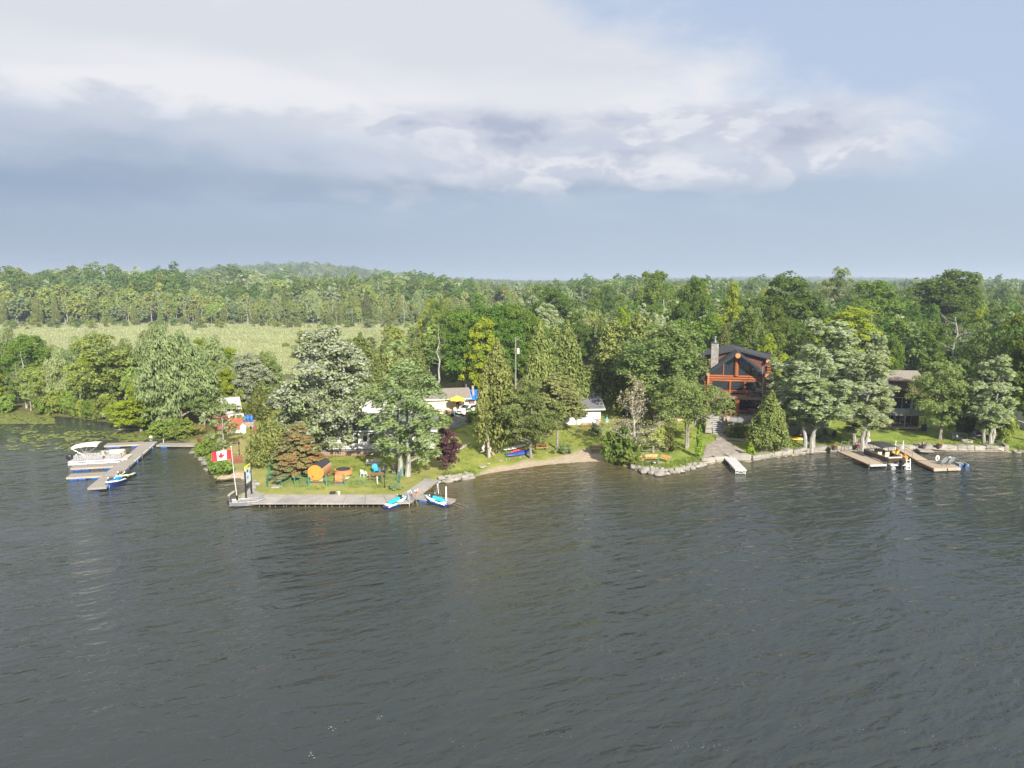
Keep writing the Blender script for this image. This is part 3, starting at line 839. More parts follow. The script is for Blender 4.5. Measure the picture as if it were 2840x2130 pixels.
tree('cedar0', 1380, 1255, 938, 135, 'tall cedar with bare lower trunk behind the log swing frame', rz=1)
tree('ash1', 1474, 1272, 1045, 160, 'light green tree leaning over the kayak rack')
tree('cedar1', 1497, 1215, 893, 126, 'olive cedar, the left of two tall ones beside the utility pole')
tree('cedar2', 1572, 1160, 888, 132, 'olive cedar, the right of two tall ones beside the utility pole')
tree('cedar1', 1536, 1175, 985, 110, 'shorter olive cedar between the two tall ones beside the utility pole')
tree('pine0', 1545, 1246, 1040, 120, 'open pine with a dark bare lower trunk between the picnic tables')
tree('pine1', 1598, 1208, 1105, 66, 'slim pine with a thin trunk in front of the white cabin with the railing')
tree('cedar2', 1700, 1118, 878, 165, 'broad olive cedar right of the white cabin roof')
tree('cedar0', 1762, 1125, 868, 165, 'olive cedar left of the big bright green tree')
tree('darkcedar0', 1738, 1150, 985, 120, 'dark green cedar behind the dying grey tree')
tree('ash0', 1828, 1172, 890, 300, 'big bright green tree left of the log house', rz=2)
tree('lichen0', 1755, 1273, 1045, 150, 'dying grey tree hung with lichen on the point beside the fire pit')
tree('bush2', 1712, 1285, 1205, 100, 'big green bush at the foot of the dying grey tree')
tree('bush0', 1748, 1290, 1255, 60, 'low leafy bush at the water edge below the dying grey tree')
tree('apple0', 1812, 1256, 1192, 84, 'small apple tree behind the three garden benches')
tree('darkbush0', 1850, 1252, 1196, 46, 'dark upright bush right of the small apple tree')
tree('locust0', 1905, 1242, 1070, 178, 'light green locust with forked trunks on the slope left of the stone steps')
tree('thuja0', 1938, 1270, 1174, 19, 'bright green pencil shaped cedar left of the stone patio')
tree('dead0', 2108, 1190, 1005, 90, 'bare grey tree with forked limbs in front of the log house')
tree('cedar1', 2132, 1253, 1082, 112, 'yellow green cedar with pale trunks right of the stone patio')
tree('greencone0', 2081, 1266, 1226, 28, 'small cone shaped cedar at the right edge of the stone patio')
tree('bush1', 2045, 1215, 1178, 60, 'bright green bush in front of the stone retaining wall')
tree('bush2', 2070, 1212, 1184, 50, 'reddish planter bush below the stone retaining wall')
tree('poplar0', 2245, 1250, 960, 210, 'windblown poplar with two grey trunks at the armour stone shore', rz=0)
tree('poplar2', 2385, 1244, 975, 215, 'windblown poplar with four pale trunks beside the bronze pontoon boat', rz=0)
tree('poplar1', 2280, 1185, 862, 220, 'tall windblown poplar behind the two at the shore', rz=0)
tree('poplar1', 2172, 1196, 985, 165, 'windblown poplar right of the log house', rz=0)
tree('ash0', 2606, 1218, 1000, 170, 'round tree with a pale trunk beside the brown chalet', rz=1)
tree('poplar2', 2740, 1234, 985, 160, 'leafy tree with paired trunks at the right end of the armour stones', rz=0)
tree('ash2', 2706, 1200, 930, 160, 'shady tree with a straight trunk behind the purple hammock')
tree('maple1', 2850, 1222, 865, 220, 'big tree with a thick flaring trunk at the right edge of the photo')
tree('bush0', 2772, 1226, 1135, 80, 'tall rounded bush left of the thick flaring trunk')
tree('darkbush0', 2680, 1192, 1128, 110, 'dark shady bush, left of two behind the patio table')
tree('darkbush0', 2735, 1188, 1120, 100, 'dark shady bush, right of two behind the patio table')
tree('snag0', 1217, 1100, 893, 64, 'tall bare grey dead trunk between the olive cedars and the dark maples')
tree('cedar0', 1005, 1120, 922, 124, 'olive cedar behind the big silvery poplar')
tree('cedar1', 1088, 1112, 925, 120, 'olive cedar behind the feathery locust, left of the dead trunk')
tree('cedar2', 1150, 1108, 940, 110, 'olive cedar behind the feathery locust, next to the dead trunk')
tree('maple2', 1285, 1088, 862, 180, 'dark green maple behind the cabin with the yellow umbrella')
tree('maple0', 1365, 1085, 838, 190, 'dark green maple left of the utility pole')
tree('lime1', 1338, 1100, 880, 110, 'yellow green maple behind the cabin with the yellow umbrella')
tree('maple1', 1440, 1062, 846, 170, 'dark green maple behind the utility pole')
tree('bush1', 1330, 1172, 1138, 80, 'leafy bush right of the white car')
tree('darkcedar0', 1400, 1165, 1050, 120, 'dark cedar right of the white car')
tree('bush2', 1235, 1195, 1158, 60, 'yellowish bush at the end of the driveway')
tree('bush0', 1345, 1200, 1160, 50, 'small green bush on the lawn below the white car')
tree('greybush0', 1566, 1258, 1235, 46, 'grey green bush on the beach lawn below the open pine')
tree('greybush0', 1655, 1210, 1180, 44, 'grey green bush below the stone pillar of the white cabin')
tree('willow0', 505, 1190, 940, 170, 'spreading grey green willow left of the red boathouse', rz=0)
tree('willow1', 455, 1185, 945, 150, 'grey green willow overhanging the lily pads')
tree('lime0', 392, 1196, 1075, 140, 'bright yellow green young maple overhanging the lily pads')
tree('birch0', 287, 1150, 925, 170, 'pale green birch with a white trunk on the marsh bank')
tree('snag0', 172, 1122, 968, 56, 'dead white tree standing in the marsh bank')
tree('snag1', 190, 1080, 930, 60, 'dead white tree behind the marsh bank, tallest of the bare ones')
tree('maple1', 75, 1100, 930, 150, 'dark green tree in the marsh belt at the left of the photo')
tree('silver0', 685, 1150, 985, 150, 'silvery tree between the willow and the big poplar')
tree('maple2', 620, 1110, 975, 120, 'mid green tree behind the red boathouse')
tree('darkcedar0', 720, 1165, 1075, 80, 'dark green cedar right of the red boathouse')
tree('cedar1', 735, 1140, 975, 110, 'olive cedar behind the red boathouse, left of the big poplar')
tree('bush2', 505, 1212, 1178, 90, 'bright green bush at the shore end of the walkway')
tree('bush1', 452, 1206, 1172, 80, 'bright green bush overhanging the lily pads beside the walkway')
tree('willow1', 598, 1140, 968, 120, 'grey green willow close behind the red boathouse')
tree('birch1', 655, 1126, 985, 92, 'thin birch behind the blue barrels')
tree('ash2', 752, 1132, 992, 96, 'pale green tree between the olive cedar and the big silvery poplar')
tree('birch2', 556, 1152, 962, 100, 'thin birch between the two willows left of the boathouse')
# the special ones in the woods behind
tree('maple0', 1836, 0, 745, 130, 'tallest dark green tree in the woods behind the big bright green tree', y=238)
tree('lime0', 2062, 0, 790, 96, 'bright yellow green tree behind the log house chimney', y=172)
tree('maple1', 1950, 0, 770, 130, 'dark green tree behind the log house, left of the yellow green one', y=186)
tree('maple2', 2235, 0, 768, 250, 'wide dark green tree behind the windblown poplars', y=186)
tree('ash1', 2385, 0, 738, 120, 'high thin topped tree above the wood right of the middle', y=262)
tree('maple0', 2490, 0, 772, 210, 'wide dark green tree behind the brown chalet', y=196)
tree('lime1', 2415, 0, 850, 190, 'yellow green tree behind the roof of the brown chalet', y=150)
tree('maple1', 2700, 0, 752, 250, 'wide mid green tree at the back of the right side', y=205)
tree('dead1', 2735, 0, 872, 160, 'bare grey tree among the green ones at the right', y=150)
tree('ash0', 2110, 0, 850, 110, 'brownish green thin tree behind the log house roof', y=160)
tree('maple2', 1535, 0, 800, 150, 'dark green tree in the wood behind the two tall cedars', y=215)

# ------------------------------------------------------------------ belts of trees: random kinds, each tree a thing
BELT = {'maple': 'green broadleaf tree', 'lime': 'yellow green broadleaf tree', 'ash': 'pale green broadleaf tree', 'willow': 'grey green willow', 'birch': 'thin birch with whitish trunk', 'cedar': 'olive conical cedar', 'darkcedar': 'dark green conical cedar', 'dead': 'bare grey tree', 'snag': 'bare whitish dead trunk', 'poplar': 'silvery poplar', 'bush': 'low green bush', 'greybush': 'low grey green bush'}
_spots = []


def free(x, y, r):
    for a, b, c in _spots:
        if (a - x) ** 2 + (b - y) ** 2 < ((r + c) * .5) ** 2: return False
    _spots.append((x, y, r)); return True


def belt(n, u0, u1, y0, y1, kinds, hf, where, group, sp, seed, wf=.62, accept=None):
    g = random.Random(seed); k = t = 0
    while k < n and t < n * 60:
        t += 1
        y = y0 + (y1 - y0) * g.random() ** 1.1; u = g.uniform(u0, u1); x = (u - 1420) / FPX * (y * CP + 22 * SP)
        z = gz(x, y)
        if inland(np.array([x]), np.array([y]))[0] < .6 or (accept and not accept(x, y, u)): continue
        key = g.choice(kinds); h = hf(x, y, g) * (.45 if 'bush' in key else 1) * (.8 if 'birch' in key else 1)
        w = h * wf * g.uniform(.75, 1.15) * (.62 if ('cedar' in key or 'snag' in key or 'dead' in key) else 1) * (2. if 'bush' in key else 1)
        if not free(x, y, min(w, sp)): continue
        nm = key.rstrip('0123456789'); wh = where(x, y, u) if callable(where) else where
        plant(key, (x, y, z - .1), h, w, BELT[nm] + ' ' + wh, group + ', ' + BELT[nm])
        k += 1


def _sect(u, tab):
    for lim, txt in tab:
        if u < lim: return txt


def behind_what(x, y, u):
    row = 'close behind ' if y < 175 else 'well behind ' if y < 235 else 'far behind '
    return row + _sect(u, ((1340, 'the cream cabin'), (1500, 'the utility pole'), (1660, 'the pickup truck'), (1800, 'the olive cedars'), (1960, 'the big bright green tree'), (2150, 'the log house'), (2330, 'the beige shed'), (2470, 'the four trunked poplar'), (2620, 'the brown chalet'), (9999, 'the purple hammock')))


# along the marsh shore on the left
belt(96, -40, 640, 112, 176, ['birch0', 'birch1', 'birch2', 'birch0', 'birch1', 'willow0', 'ash0', 'ash1', 'lime1', 'snag1', 'snag0', 'willow1', 'ash2', 'dead1'], lambda x, y, g: g.uniform(8.2, 12), lambda x, y, u: ('on the marsh bank ' if inland(np.array([x]), np.array([y]))[0] < 12 else 'beyond the marsh bank ') + _sect(u, ((130, 'at the left edge'), (260, 'left of the boat canopy'), (420, 'above the left dock'), (9999, 'left of the red boathouse'))),
     'trees in the belt between marsh and lake', 3.6, 5)
_sp = [at(u_, v_, 0) for u_, v_ in SHORE_PX]
_seg = [i for i in range(len(_sp) - 1) if -320 < SHORE_PX[i][0] < 530 and i < 11]
g_ = random.Random(6); nb = 0
for _ in range(900):
    i = g_.choice(_seg); f = g_.random(); p_ = _sp[i].lerp(_sp[i + 1], f); d_v = (_sp[i + 1] - _sp[i]).normalized()
    p_ = p_ + Vector((-d_v.y, d_v.x, 0)) * g_.uniform(.5, 2.6); u_ = 1420 + FPX * p_.x / (p_.y * CP + 23 * SP)
    if not -60 < u_ < 500 or nb >= 66: continue
    key = g_.choice(['bush0', 'bush1', 'bush2', 'greybush0', 'bush1']); h_ = g_.uniform(1.6, 3.6); w_ = h_ * g_.uniform(1.0, 1.5)
    if not free(p_.x, p_.y, 1.5): continue
    nm_ = key.rstrip('0123456789'); lab_ = BELT[nm_] + ' on the marsh bank ' + _sect(u_, ((75, 'at the left edge'), (150, 'right of the dark green tree'), (230, 'behind the lily pads'), (300, 'below the pale birch'), (360, 'left of the yellow green maple'), (430, 'by the yellow green maple'), (9999, 'beside the walkway')))
    plant(key, (p_.x, p_.y, .0), h_, w_, lab_, 'bushes along the marsh bank, ' + BELT[nm_]); nb += 1
# bushes strewn over the marsh
belt(12, 500, 1150, 190, 330, ['greybush0', 'bush2', 'willow0'], lambda x, y, g: g.uniform(3, 5), 'growing alone in the open marsh', 'bushes in the open marsh', 8.0, 8, .6)
# woods behind the houses on the right
belt(96, 1180, 2900, 142, 330, ['maple0', 'maple1', 'maple2', 'maple0', 'ash0', 'ash1', 'ash2', 'lime0', 'lime1', 'poplar1', 'dead1', 'cedar1', 'darkcedar0'], lambda x, y, g: g.uniform(9.5, 14.5) + np.interp(y, [140, 200, 330], [0, 3, 6]), behind_what, 'trees in the woods behind the houses', 6.5, 9, .52,
     lambda x, y, u: not (1560 < u < 1700 and y < 165) and not (1230 < u < 1330 and y < 150))
# front edge of the far wood
belt(34, -60, 1180, 372, 420, ['birch0', 'birch1', 'cedar0', 'cedar1', 'cedar2', 'snag0', 'snag1', 'willow0', 'ash0', 'poplar1', 'darkcedar0', 'dead0'], lambda x, y, g: g.uniform(13, 20), lambda x, y, u: 'beyond the marsh, ' + _sect(u, ((200, 'far left'), (420, 'above the left dock'), (640, 'above the red boathouse'), (900, 'above the big silvery poplar'), (9999, 'above the olive cedars'))), 'trees at the edge of the wood beyond the marsh', 7.0, 10, .5)


# the far wood and the marsh grass: one object each, instanced on points
def scatter(name, P, S, RZ, K, protos, label_kind='stuff', tilt=None):
    me = bpy.data.meshes.new(name); me.vertices.add(len(P)); me.vertices.foreach_set('co', np.asarray(P, np.float32).ravel())
    for k, v, ty in (('sc', S, 'FLOAT_VECTOR'), ('rz', RZ, 'FLOAT')):
        a = me.attributes.new(k, ty, 'POINT'); a.data.foreach_set('vector' if ty == 'FLOAT_VECTOR' else 'value', np.asarray(v, np.float32).ravel())
    a = me.attributes.new('pk', 'INT', 'POINT'); a.data.foreach_set('value', np.asarray(K, np.int32))
    o = bpy.data.objects.new(name, me); COL.objects.link(o); o['kind'] = label_kind
    ng = bpy.data.node_groups.new(name + '_nodes', 'GeometryNodeTree')
    ng.interface.new_socket('Geometry', in_out='INPUT', socket_type='NodeSocketGeometry'); ng.interface.new_socket('Geometry', in_out='OUTPUT', socket_type='NodeSocketGeometry')
    N = ng.nodes; L = ng.links; gi = N.new('NodeGroupInput'); go = N.new('NodeGroupOutput')
    def attr(nm, ty):
        n = N.new('GeometryNodeInputNamedAttribute'); n.data_type = ty; n.inputs[0].default_value = nm; return n.outputs[0]
    iop = N.new('GeometryNodeInstanceOnPoints'); g2i = N.new('GeometryNodeGeometryToInstance')
    for po in protos[::-1]:
        oi = N.new('GeometryNodeObjectInfo'); oi.inputs['Object'].default_value = po; L.new(oi.outputs['Geometry'], g2i.inputs[0])
    L.new(gi.outputs[0], iop.inputs['Points']); L.new(g2i.outputs[0], iop.inputs['Instance'])
    iop.inputs['Pick Instance'].default_value = True
    L.new(attr('pk', 'INT'), iop.inputs['Instance Index']); L.new(attr('sc', 'FLOAT_VECTOR'), iop.inputs['Scale'])
    cb = N.new('ShaderNodeCombineXYZ'); L.new(attr('rz', 'FLOAT'), cb.inputs[2]); L.new(cb.outputs[0], iop.inputs['Rotation'])
    L.new(iop.outputs[0], go.inputs[0])
    md = o.modifiers.new('scatter', 'NODES'); md.node_group = ng
    return o


def joined(key):
    cr, tm, H, W = PROTO[key]
    me = cr.copy(); nv, nf = len(me.vertices), len(me.polygons)
    import bmesh
    bm = bmesh.new(); bm.from_mesh(me); k = len(bm.faces); bm.from_mesh(tm)
    bm.faces.ensure_lookup_table()
    for f in bm.faces[k:]: f.material_index = 1
    bm.to_mesh(me); bm.free(); me.materials.append(tm.materials[0])
    return bpy.data.objects.new('wood_source', me)


lows = [joined('low%d' % i) for i in range(10)]
g = np.random.default_rng(77)
pts = []
for ya, yb, sp in ((385, 470, 6.0), (470, 640, 7.5), (640, 1000, 11.0), (1000, 2600, 19.0), (2600, 5200, 42.)):
    y = ya
    while y < yb:
        hw = y * .78; xs = np.arange(-hw, hw, sp); n = len(xs)
        pts.append(np.stack([xs + g.normal(size=n) * sp * .35, y + g.normal(size=n) * sp * .3], 1)); y += sp * .9
# the wood goes on behind the houses and between the trees that stand out there
ys = np.arange(150, 385, 6.5)
for y in ys:
    xs = np.arange(-35 + (y - 150) * .28, y * .8, 6.2); n = len(xs)
    pts.append(np.stack([xs + g.normal(size=n) * 2, y + g.normal(size=n) * 2], 1))
# young growth reaching into the marsh on its right side
n = 520; yy = g.uniform(205, 385, n); xx = -14 + .20 * yy - g.random(n) ** 1.7 * 95; pts.append(np.stack([xx, yy], 1))
n = 420; yy = 388 - g.random(n) ** 1.8 * 45; xx = g.uniform(-330, 60, n); pts.append(np.stack([xx, yy], 1))
P = np.concatenate(pts)
near = P[:, 1] < 385
keep = np.ones(len(P), bool)
sx = np.array(_spots)
for i in np.where(near)[0]:
    if (np.hypot(sx[:, 0] - P[i, 0], sx[:, 1] - P[i, 1]) < 3.4).any(): keep[i] = False
u_ = 1420 + FPX * P[:, 0] / (P[:, 1] * CP + 21 * SP)
keep &= ~((u_ > 1560) & (u_ < 1700) & (P[:, 1] < 165))
keep &= inland(P[:, 0], P[:, 1]) > 25
P = P[keep]; n = len(P)
x, y = P[:, 0], P[:, 1]
patch = vnoise(x, y, 70, 5) + .25 * g.normal(size=n)
K = np.select([patch < .18, patch < .38, patch < .55, patch < .75, patch < .9], [g.choice([3, 4, 5], n), g.choice([3, 4, 7], n), g.choice([2, 6, 8], n), g.choice([0, 1, 2], n), g.choice([0, 1], n)], g.choice([6, 7, 2], n))
right = (x > -30 + .28 * y) & (y < 420); K = np.where(right, g.choice([0, 1, 2, 0, 1, 8, 5], n), K)
edge_ = (y < 440) & ~right; K = np.where(edge_, g.choice([6, 6, 4, 3, 7, 9, 9], n), K); K = np.where((g.random(n) < .07) & ~right & (y < 900), 9, K)
hh = np.where(y < 385, .78, 1.0) * (.75 + .4 * g.random(n)) * np.where(y < 385, 1.0, np.interp(y, [385, 430, 520, 900], [.8, 1.1, 1.4, 1.3]) * np.where(y < 900, .68 + .75 * vnoise(x, y, 40, 21), 1) * np.interp(x, [-400, -250, -170, -50, 30], [1.22, 1.1, .92, .88, .74]))
young = (y > 210) & (y < 385) & ~right; hh = np.where(young, (.14 + .34 * g.random(n) ** 1.6) * np.interp(x + .0 * y, [-200, -20, 40], [.75, 1., 1.5]), hh); K = np.where(young, g.choice([6, 7, 2, 6, 9], n), K)
ww = hh * (.85 + .4 * g.random(n)) * np.where(young, 1.6, 1); far = np.interp(y, [900, 2600, 5000], [1, 1.7, 2.6])
S = np.stack([ww * far, ww * far, hh], 1)
Z = ground_h(x, y) - .3
scatter('far_wood', np.stack([x, y, Z], 1), S, g.random(n) * 6.28, K, lows)
# reeds and sedge over the marsh: tussocks of blades
srcs = []
for i in range(3):
    lv = Leaves(300 + i); gg = lv.g; k = 46
    C = gg.normal(size=(k, 3)) * [.8, .8, 0]; hgt_ = .5 + .5 * gg.random(k); C[:, 2] = hgt_ * .5
    a = gg.random(k) * 6.28; N = np.stack([np.cos(a), np.sin(a), .35 + 0 * a], 1); N /= np.linalg.norm(N, axis=1)[:, None]
    lv.add(C, N, np.stack([hgt_, np.full(k, .13)], 1), gg.random(k), None, np.tile([0., 0., 1.], (k, 1)) + .25 * gg.normal(size=(k, 3)))
    srcs.append(bpy.data.objects.new('tussock_source', lv.mesh('tussock', LM['reed'])))
n = 15000; yy = 178 * (395 / 178.) ** g.random(n); uu = g.uniform(-120, 1250, n); xx = (uu - 1420) / FPX * (yy * CP + 23 * SP)
ok = (xx < -22 + .17 * yy); xx, yy = xx[ok], yy[ok]; n = len(xx)
sc_ = np.interp(yy, [178, 395], [1.0, 1.7]) * (.6 + .6 * vnoise(xx, yy * .5, 14, 8)) * (.8 + .4 * g.random(n))
scatter('marsh_grass', np.stack([xx, yy, ground_h(xx, yy)], 1), np.stack([sc_ * 1.3, sc_ * 1.3, sc_], 1), g.random(n) * 6.28, g.integers(0, 3, n), srcs)

# ------------------------------------------------------------------ materials of built things
WOODG = mat('weathered_wood', (.26, .235, .205), .85, var=.22, scale=1.2, stretch=(.4, 6, 1), orand=.3)
WOODT = mat('tan_decking', (.33, .275, .21), .8, var=.15, scale=1.5, stretch=(4, .5, 1))
WOODP = mat('pine_boards', (.36, .295, .22), .75, var=.2, scale=2.0, stretch=(.5, 5, 5))
CEDW = mat('cedar_boards', (.48, .225, .085), .6, var=.18, scale=1.5, stretch=(6, 6, .4), orand=.35)
CEDO = mat('orange_cedar', (.56, .235, .04), .5, var=.1, scale=1.5, stretch=(6, 1, .4), orand=.4)
LOGM = mat('varnished_logs', (.235, .075, .022), .42, var=.3, scale=1.1, stretch=(.5, 3, 3), spec=.5, orand=.35)
LOGE = mat('log_ends', (.38, .18, .08), .6, var=.15, scale=4)
REDBR = mat('red_brown_siding', (.105, .038, .027), .7, var=.2, scale=1.5, stretch=(1, 1, 6))
SHING = mat('black_shingles', (.035, .037, .043), .9, var=.3, scale=5, bump=.02)
SHGREY = mat('grey_shingles', (.13, .13, .135), .9, var=.22, scale=4, bump=.02)
SHTAN = mat('tan_shingles', (.20, .175, .145), .9, var=.18, scale=4, bump=.02)
WHITE = mat('white_paint', (.70, .69, .66), .5, var=.06, scale=1.2)
WHITEP = mat('white_plastic', (.80, .80, .80), .3, var=.04)
CREAM = mat('cream_siding', (.70, .62, .46), .6, var=.07)
BLACK = mat('black_metal', (.018, .018, .02), .4, var=.2)
DARKP = mat('dark_plastic', (.03, .032, .037), .35, var=.2)
STEEL = mat('galvanised_steel', (.5, .52, .54), .35, .85, var=.15)
ALU = mat('aluminium', (.62, .63, .64), .3, .7, var=.12, scale=2)
CONC = mat('concrete', (.29, .27, .245), .9, var=.26, scale=.8, bump=.01, orand=.4)
CONCD = mat('wet_concrete', (.15, .135, .115), .9, var=.35, scale=2.0, bump=.03)
LIME = mat('limestone', (.27, .25, .215), .9, var=.32, scale=1.2, bump=.04, orand=.5, wet=True)
ROCK = mat('field_stone', (.23, .215, .19), .9, var=.32, scale=1.5, bump=.05, orand=.5, wet=True)
DARKROCK = mat('grey_block_stone', (.17, .172, .178), .9, var=.3, scale=1.2, bump=.05, orand=.4)
STAMP = mat('stamped_concrete', (.27, .235, .205), .8, var=.25, scale=1.4, bump=.02)
ASPH = mat('asphalt', (.12, .12, .128), .9, var=.2, scale=2)
BLUEP = mat('blue_drum_plastic', (.02, .13, .46), .45, var=.25, scale=2)
TARPB = mat('blue_tarp', (.015, .15, .55), .5, var=.25, scale=2.5, bump=.03)
YEL = mat('yellow_cloth', (.80, .56, .06), .7, var=.06)
REDP = mat('red_barn_paint', (.48, .085, .045), .65, var=.16, scale=1.6, stretch=(4, 4, 1))
REDF = mat('dark_red_stain', (.19, .055, .042), .7, var=.22, scale=3)
GREENF = mat('green_fence_vinyl', (.03, .22, .16), .5, var=.15)
TEAL = mat('teal_plastic', (.02, .46, .52), .35, var=.1)
NAVY = mat('navy_gelcoat', (.02, .035, .19), .25, var=.15, spec=.6)
KAYB = mat('faded_blue_hull', (.025, .055, .25), .5, var=.35, scale=1.2)
LIMEP = mat('lime_plastic', (.55, .72, .04), .35, var=.1)
SKYB = mat('blue_resin', (.02, .28, .62), .45, var=.1)
TANV = mat('tan_vinyl', (.56, .46, .345), .5, var=.1)
CANV = mat('beige_canvas', (.70, .62, .54), .85, var=.06, bump=.006)
CANB = mat('black_canvas', (.035, .036, .042), .85, var=.15, bump=.006)
BRONZ = mat('dark_bronze_panel', (.06, .05, .042), .3, .3, var=.2)
GOLD = mat('amber_plastic', (.66, .33, .035), .35, var=.08)
REDCL = mat('red_cloth', (.62, .02, .03), .7, var=.06)
WHCL = mat('white_cloth', (.80, .80, .80), .7, var=.04)
SKIN = mat('skin', (.55, .33, .24), .5, var=.08)
HAIR = mat('brown_hair', (.06, .035, .02), .7, var=.2)
TURQ = mat('turquoise_cloth', (.01, .35, .36), .8, var=.1)
PALECL = mat('pale_cloth', (.68, .62, .58), .8, var=.08)
PURP = mat('purple_cloth', (.17, .14, .27), .8, var=.5, scale=9, stretch=(1, 6, 1))
TERRA = mat('planter_clay', (.13, .105, .10), .7, var=.2)
GLASS = glass()
TYRE = mat('tyre_rubber', (.02, .02, .02), .85, var=.2)
CARW = mat('white_car_paint', (.74, .75, .76), .18, .1, var=.04, spec=.6)
CARG = mat('silver_green_paint', (.34, .38, .38), .2, .5, var=.06, spec=.6)
LAMPG = mat('headlamp_glass', (.6, .62, .65), .1, .2, var=.1)
BRICKS = mat('pale_stone_veneer', (.25, .235, .215), .9, var=.3, scale=2.2, bump=.03, orand=.6)
BROWNW = mat('brown_stained_boards', (.24, .12, .055), .7, var=.22, scale=2, stretch=(4, 4, .6), orand=.3)
BENCHO = mat('oiled_bench_slats', (.55, .29, .12), .55, var=.15, scale=3)
GRILLC = mat('grill_cover', (.06, .055, .055), .8, var=.2, bump=.02)
TANSH = mat('beige_panel', (.42, .36, .29), .7, var=.1)
REDHULL = mat('red_orange_kayak', (.72, .10, .03), .35, var=.2, scale=1)
YELHULL = mat('yellow_kayak', (.80, .45, .03), .35, var=.12, scale=1)
PINKD = mat('pinkish_tan_floor', (.50, .37, .31), .7, var=.1)


def yaw(a, b): return math.atan2(b[1] - a[1], b[0] - a[0])


def deck(parent, x0, x1, y0, y1, z, bw=.145, across='y', mt=WOODG, th=.04, name='decking'):
    """loose boards laid side by side with gaps"""
    mb = MB(); a, b = (y0, y1) if across == 'y' else (x0, x1); n = max(1, round((b - a) / bw)); st = (b - a) / n
    for i in range(n):
        p, q = a + i * st + .006, a + (i + 1) * st - .006; dz = R_.uniform(-.006, .006); e = R_.uniform(-.015, .015)
        if across == 'y': mb.bx(x0 + e, x1 + e, p, q, z - th + dz, z + dz)
        else: mb.bx(p, q, y0 + e, y1 + e, z - th + dz, z + dz)
    o = mb.build(name, mt, parent); o['kind'] = 'stuff'; return o


def local(o, p):
    c, s = cos(-o.rotation_euler.z), sin(-o.rotation_euler.z); d = Vector(p) - o.location
    return Vector((d.x * c - d.y * s, d.x * s + d.y * c, d.z))


def share(o, parent, loc, rot=(0, 0, 0), sc=(1, 1, 1), name=None):
    """another object on the same mesh"""
    c = bpy.data.objects.new(name or o.name.split('.')[0], o.data); COL.objects.link(c); c.parent = parent
    c.location = loc; c.rotation_euler = rot; c.scale = sc
    for k in ('kind',):
        if k in o: c[k] = o[k]
    return c


# rocks ------------------------------------------------------------------
def rock_mesh(seed, mt, block=False):
    import bmesh
    bm = bmesh.new()
    if block:
        bmesh.ops.create_cube(bm, size=1.0); bmesh.ops.bevel(bm, geom=bm.edges[:], offset=.07, segments=1, affect='EDGES')
    else: bmesh.ops.create_icosphere(bm, subdivisions=2, radius=.5)
    g = random.Random(seed)
    if not block:
        for k in range(9):
            n = Vector((g.gauss(0, 1), g.gauss(0, 1), g.gauss(0, 1))).normalized(); c = g.uniform(.28, .42)
            for v in bm.verts:
                h = v.co.dot(n) - c
                if h > 0: v.co -= n * h
    for v in bm.verts: v.co += Vector((g.gauss(0, 1), g.gauss(0, 1), g.gauss(0, 1))) * (.022 if block else .02)
    me = bpy.data.meshes.new('stone'); bm.to_mesh(me); bm.free(); me.materials.append(mt); return me


ROCKS = {k: [rock_mesh(i + 10 * j, mt, blk) for i in range(5)] for j, (k, mt, blk) in enumerate([('field', ROCK, 0), ('lime', LIME, 1), ('block', DARKROCK, 1), ('limer', LIME, 0)])}


def stone(kind, parent, loc, sc, rz=None, name='stone'):
    o = bpy.data.objects.new(name, R_.choice(ROCKS[kind])); COL.objects.link(o); o.parent = parent
    o.location = loc; o.scale = sc; o.rotation_euler = (R_.uniform(-.12, .12), R_.uniform(-.12, .12), R_.random() * 6.28 if rz is None else rz); return o


def riprap(label, px, n, smin, smax, kind, spread, zr=(0, .5), name='rock_revetment'):
    pts = [at(u, v, 0) for u, v in px]; t = thing(name, label, 'rocks', pts[len(pts) // 2]); O = t.location
    seg = [(pts[i + 1] - pts[i]).length for i in range(len(pts) - 1)]; T = sum(seg)
    for k in range(n):
        q = R_.random() * T; i = 0
        while q > seg[i] and i < len(seg) - 1: q -= seg[i]; i += 1
        p = pts[i].lerp(pts[i + 1], q / seg[i]); d = (pts[i + 1] - pts[i]).normalized(); nrm = Vector((-d.y, d.x, 0))
        f = R_.random(); p = p + nrm * (f * spread - .25); s = R_.uniform(smin, smax) * (1.25 - .5 * f)
        z = zr[0] + (zr[1] - zr[0]) * f
        stone(kind, t, p - O + Vector((0, 0, z)), (s * R_.uniform(.9, 1.5), s, s * R_.uniform(.6, .9)))
    return t


riprap('heap of pale broken rocks at the water between the concrete dock and the beach', [(1212, 1340), (1250, 1338), (1312, 1326)], 62, .35, .95, 'limer', 1.3, (.0, .55))
riprap('pale loose stones edging the point below the three garden benches', [(1775, 1308), (1835, 1316), (1885, 1312), (1948, 1292)], 85, .35, .85, 'limer', 1.1, (0, .5))
t = riprap('large rounded boulders at the tip of the point beside the fire pit', [(1742, 1296), (1778, 1308), (1830, 1318)], 9, .7, 1.35, 'field', .9, (.1, .5), 'boulder_group')
riprap('grey rocks along the left bank below the flag', [(540, 1247), (558, 1275), (585, 1302), (600, 1326)], 34, .5, 1.3, 'field', 1.0, (0, .45))
riprap('grey rocks between the little cove and the sign', [(690, 1340), (704, 1352), (690, 1369)], 14, .4, 1.0, 'field', .9, (.1, .6))
riprap('scattered white stones along the grass edge of the beach', [(1330, 1306), (1400, 1286), (1480, 1270), (1560, 1260)], 26, .15, .5, 'limer', .8, (.35, .45), 'stone_edging')
riprap('dark little rocks at the water right of the armour stones', [(2795, 1252), (2850, 1257)], 10, .3, .8, 'field', .6, (.0, .3))

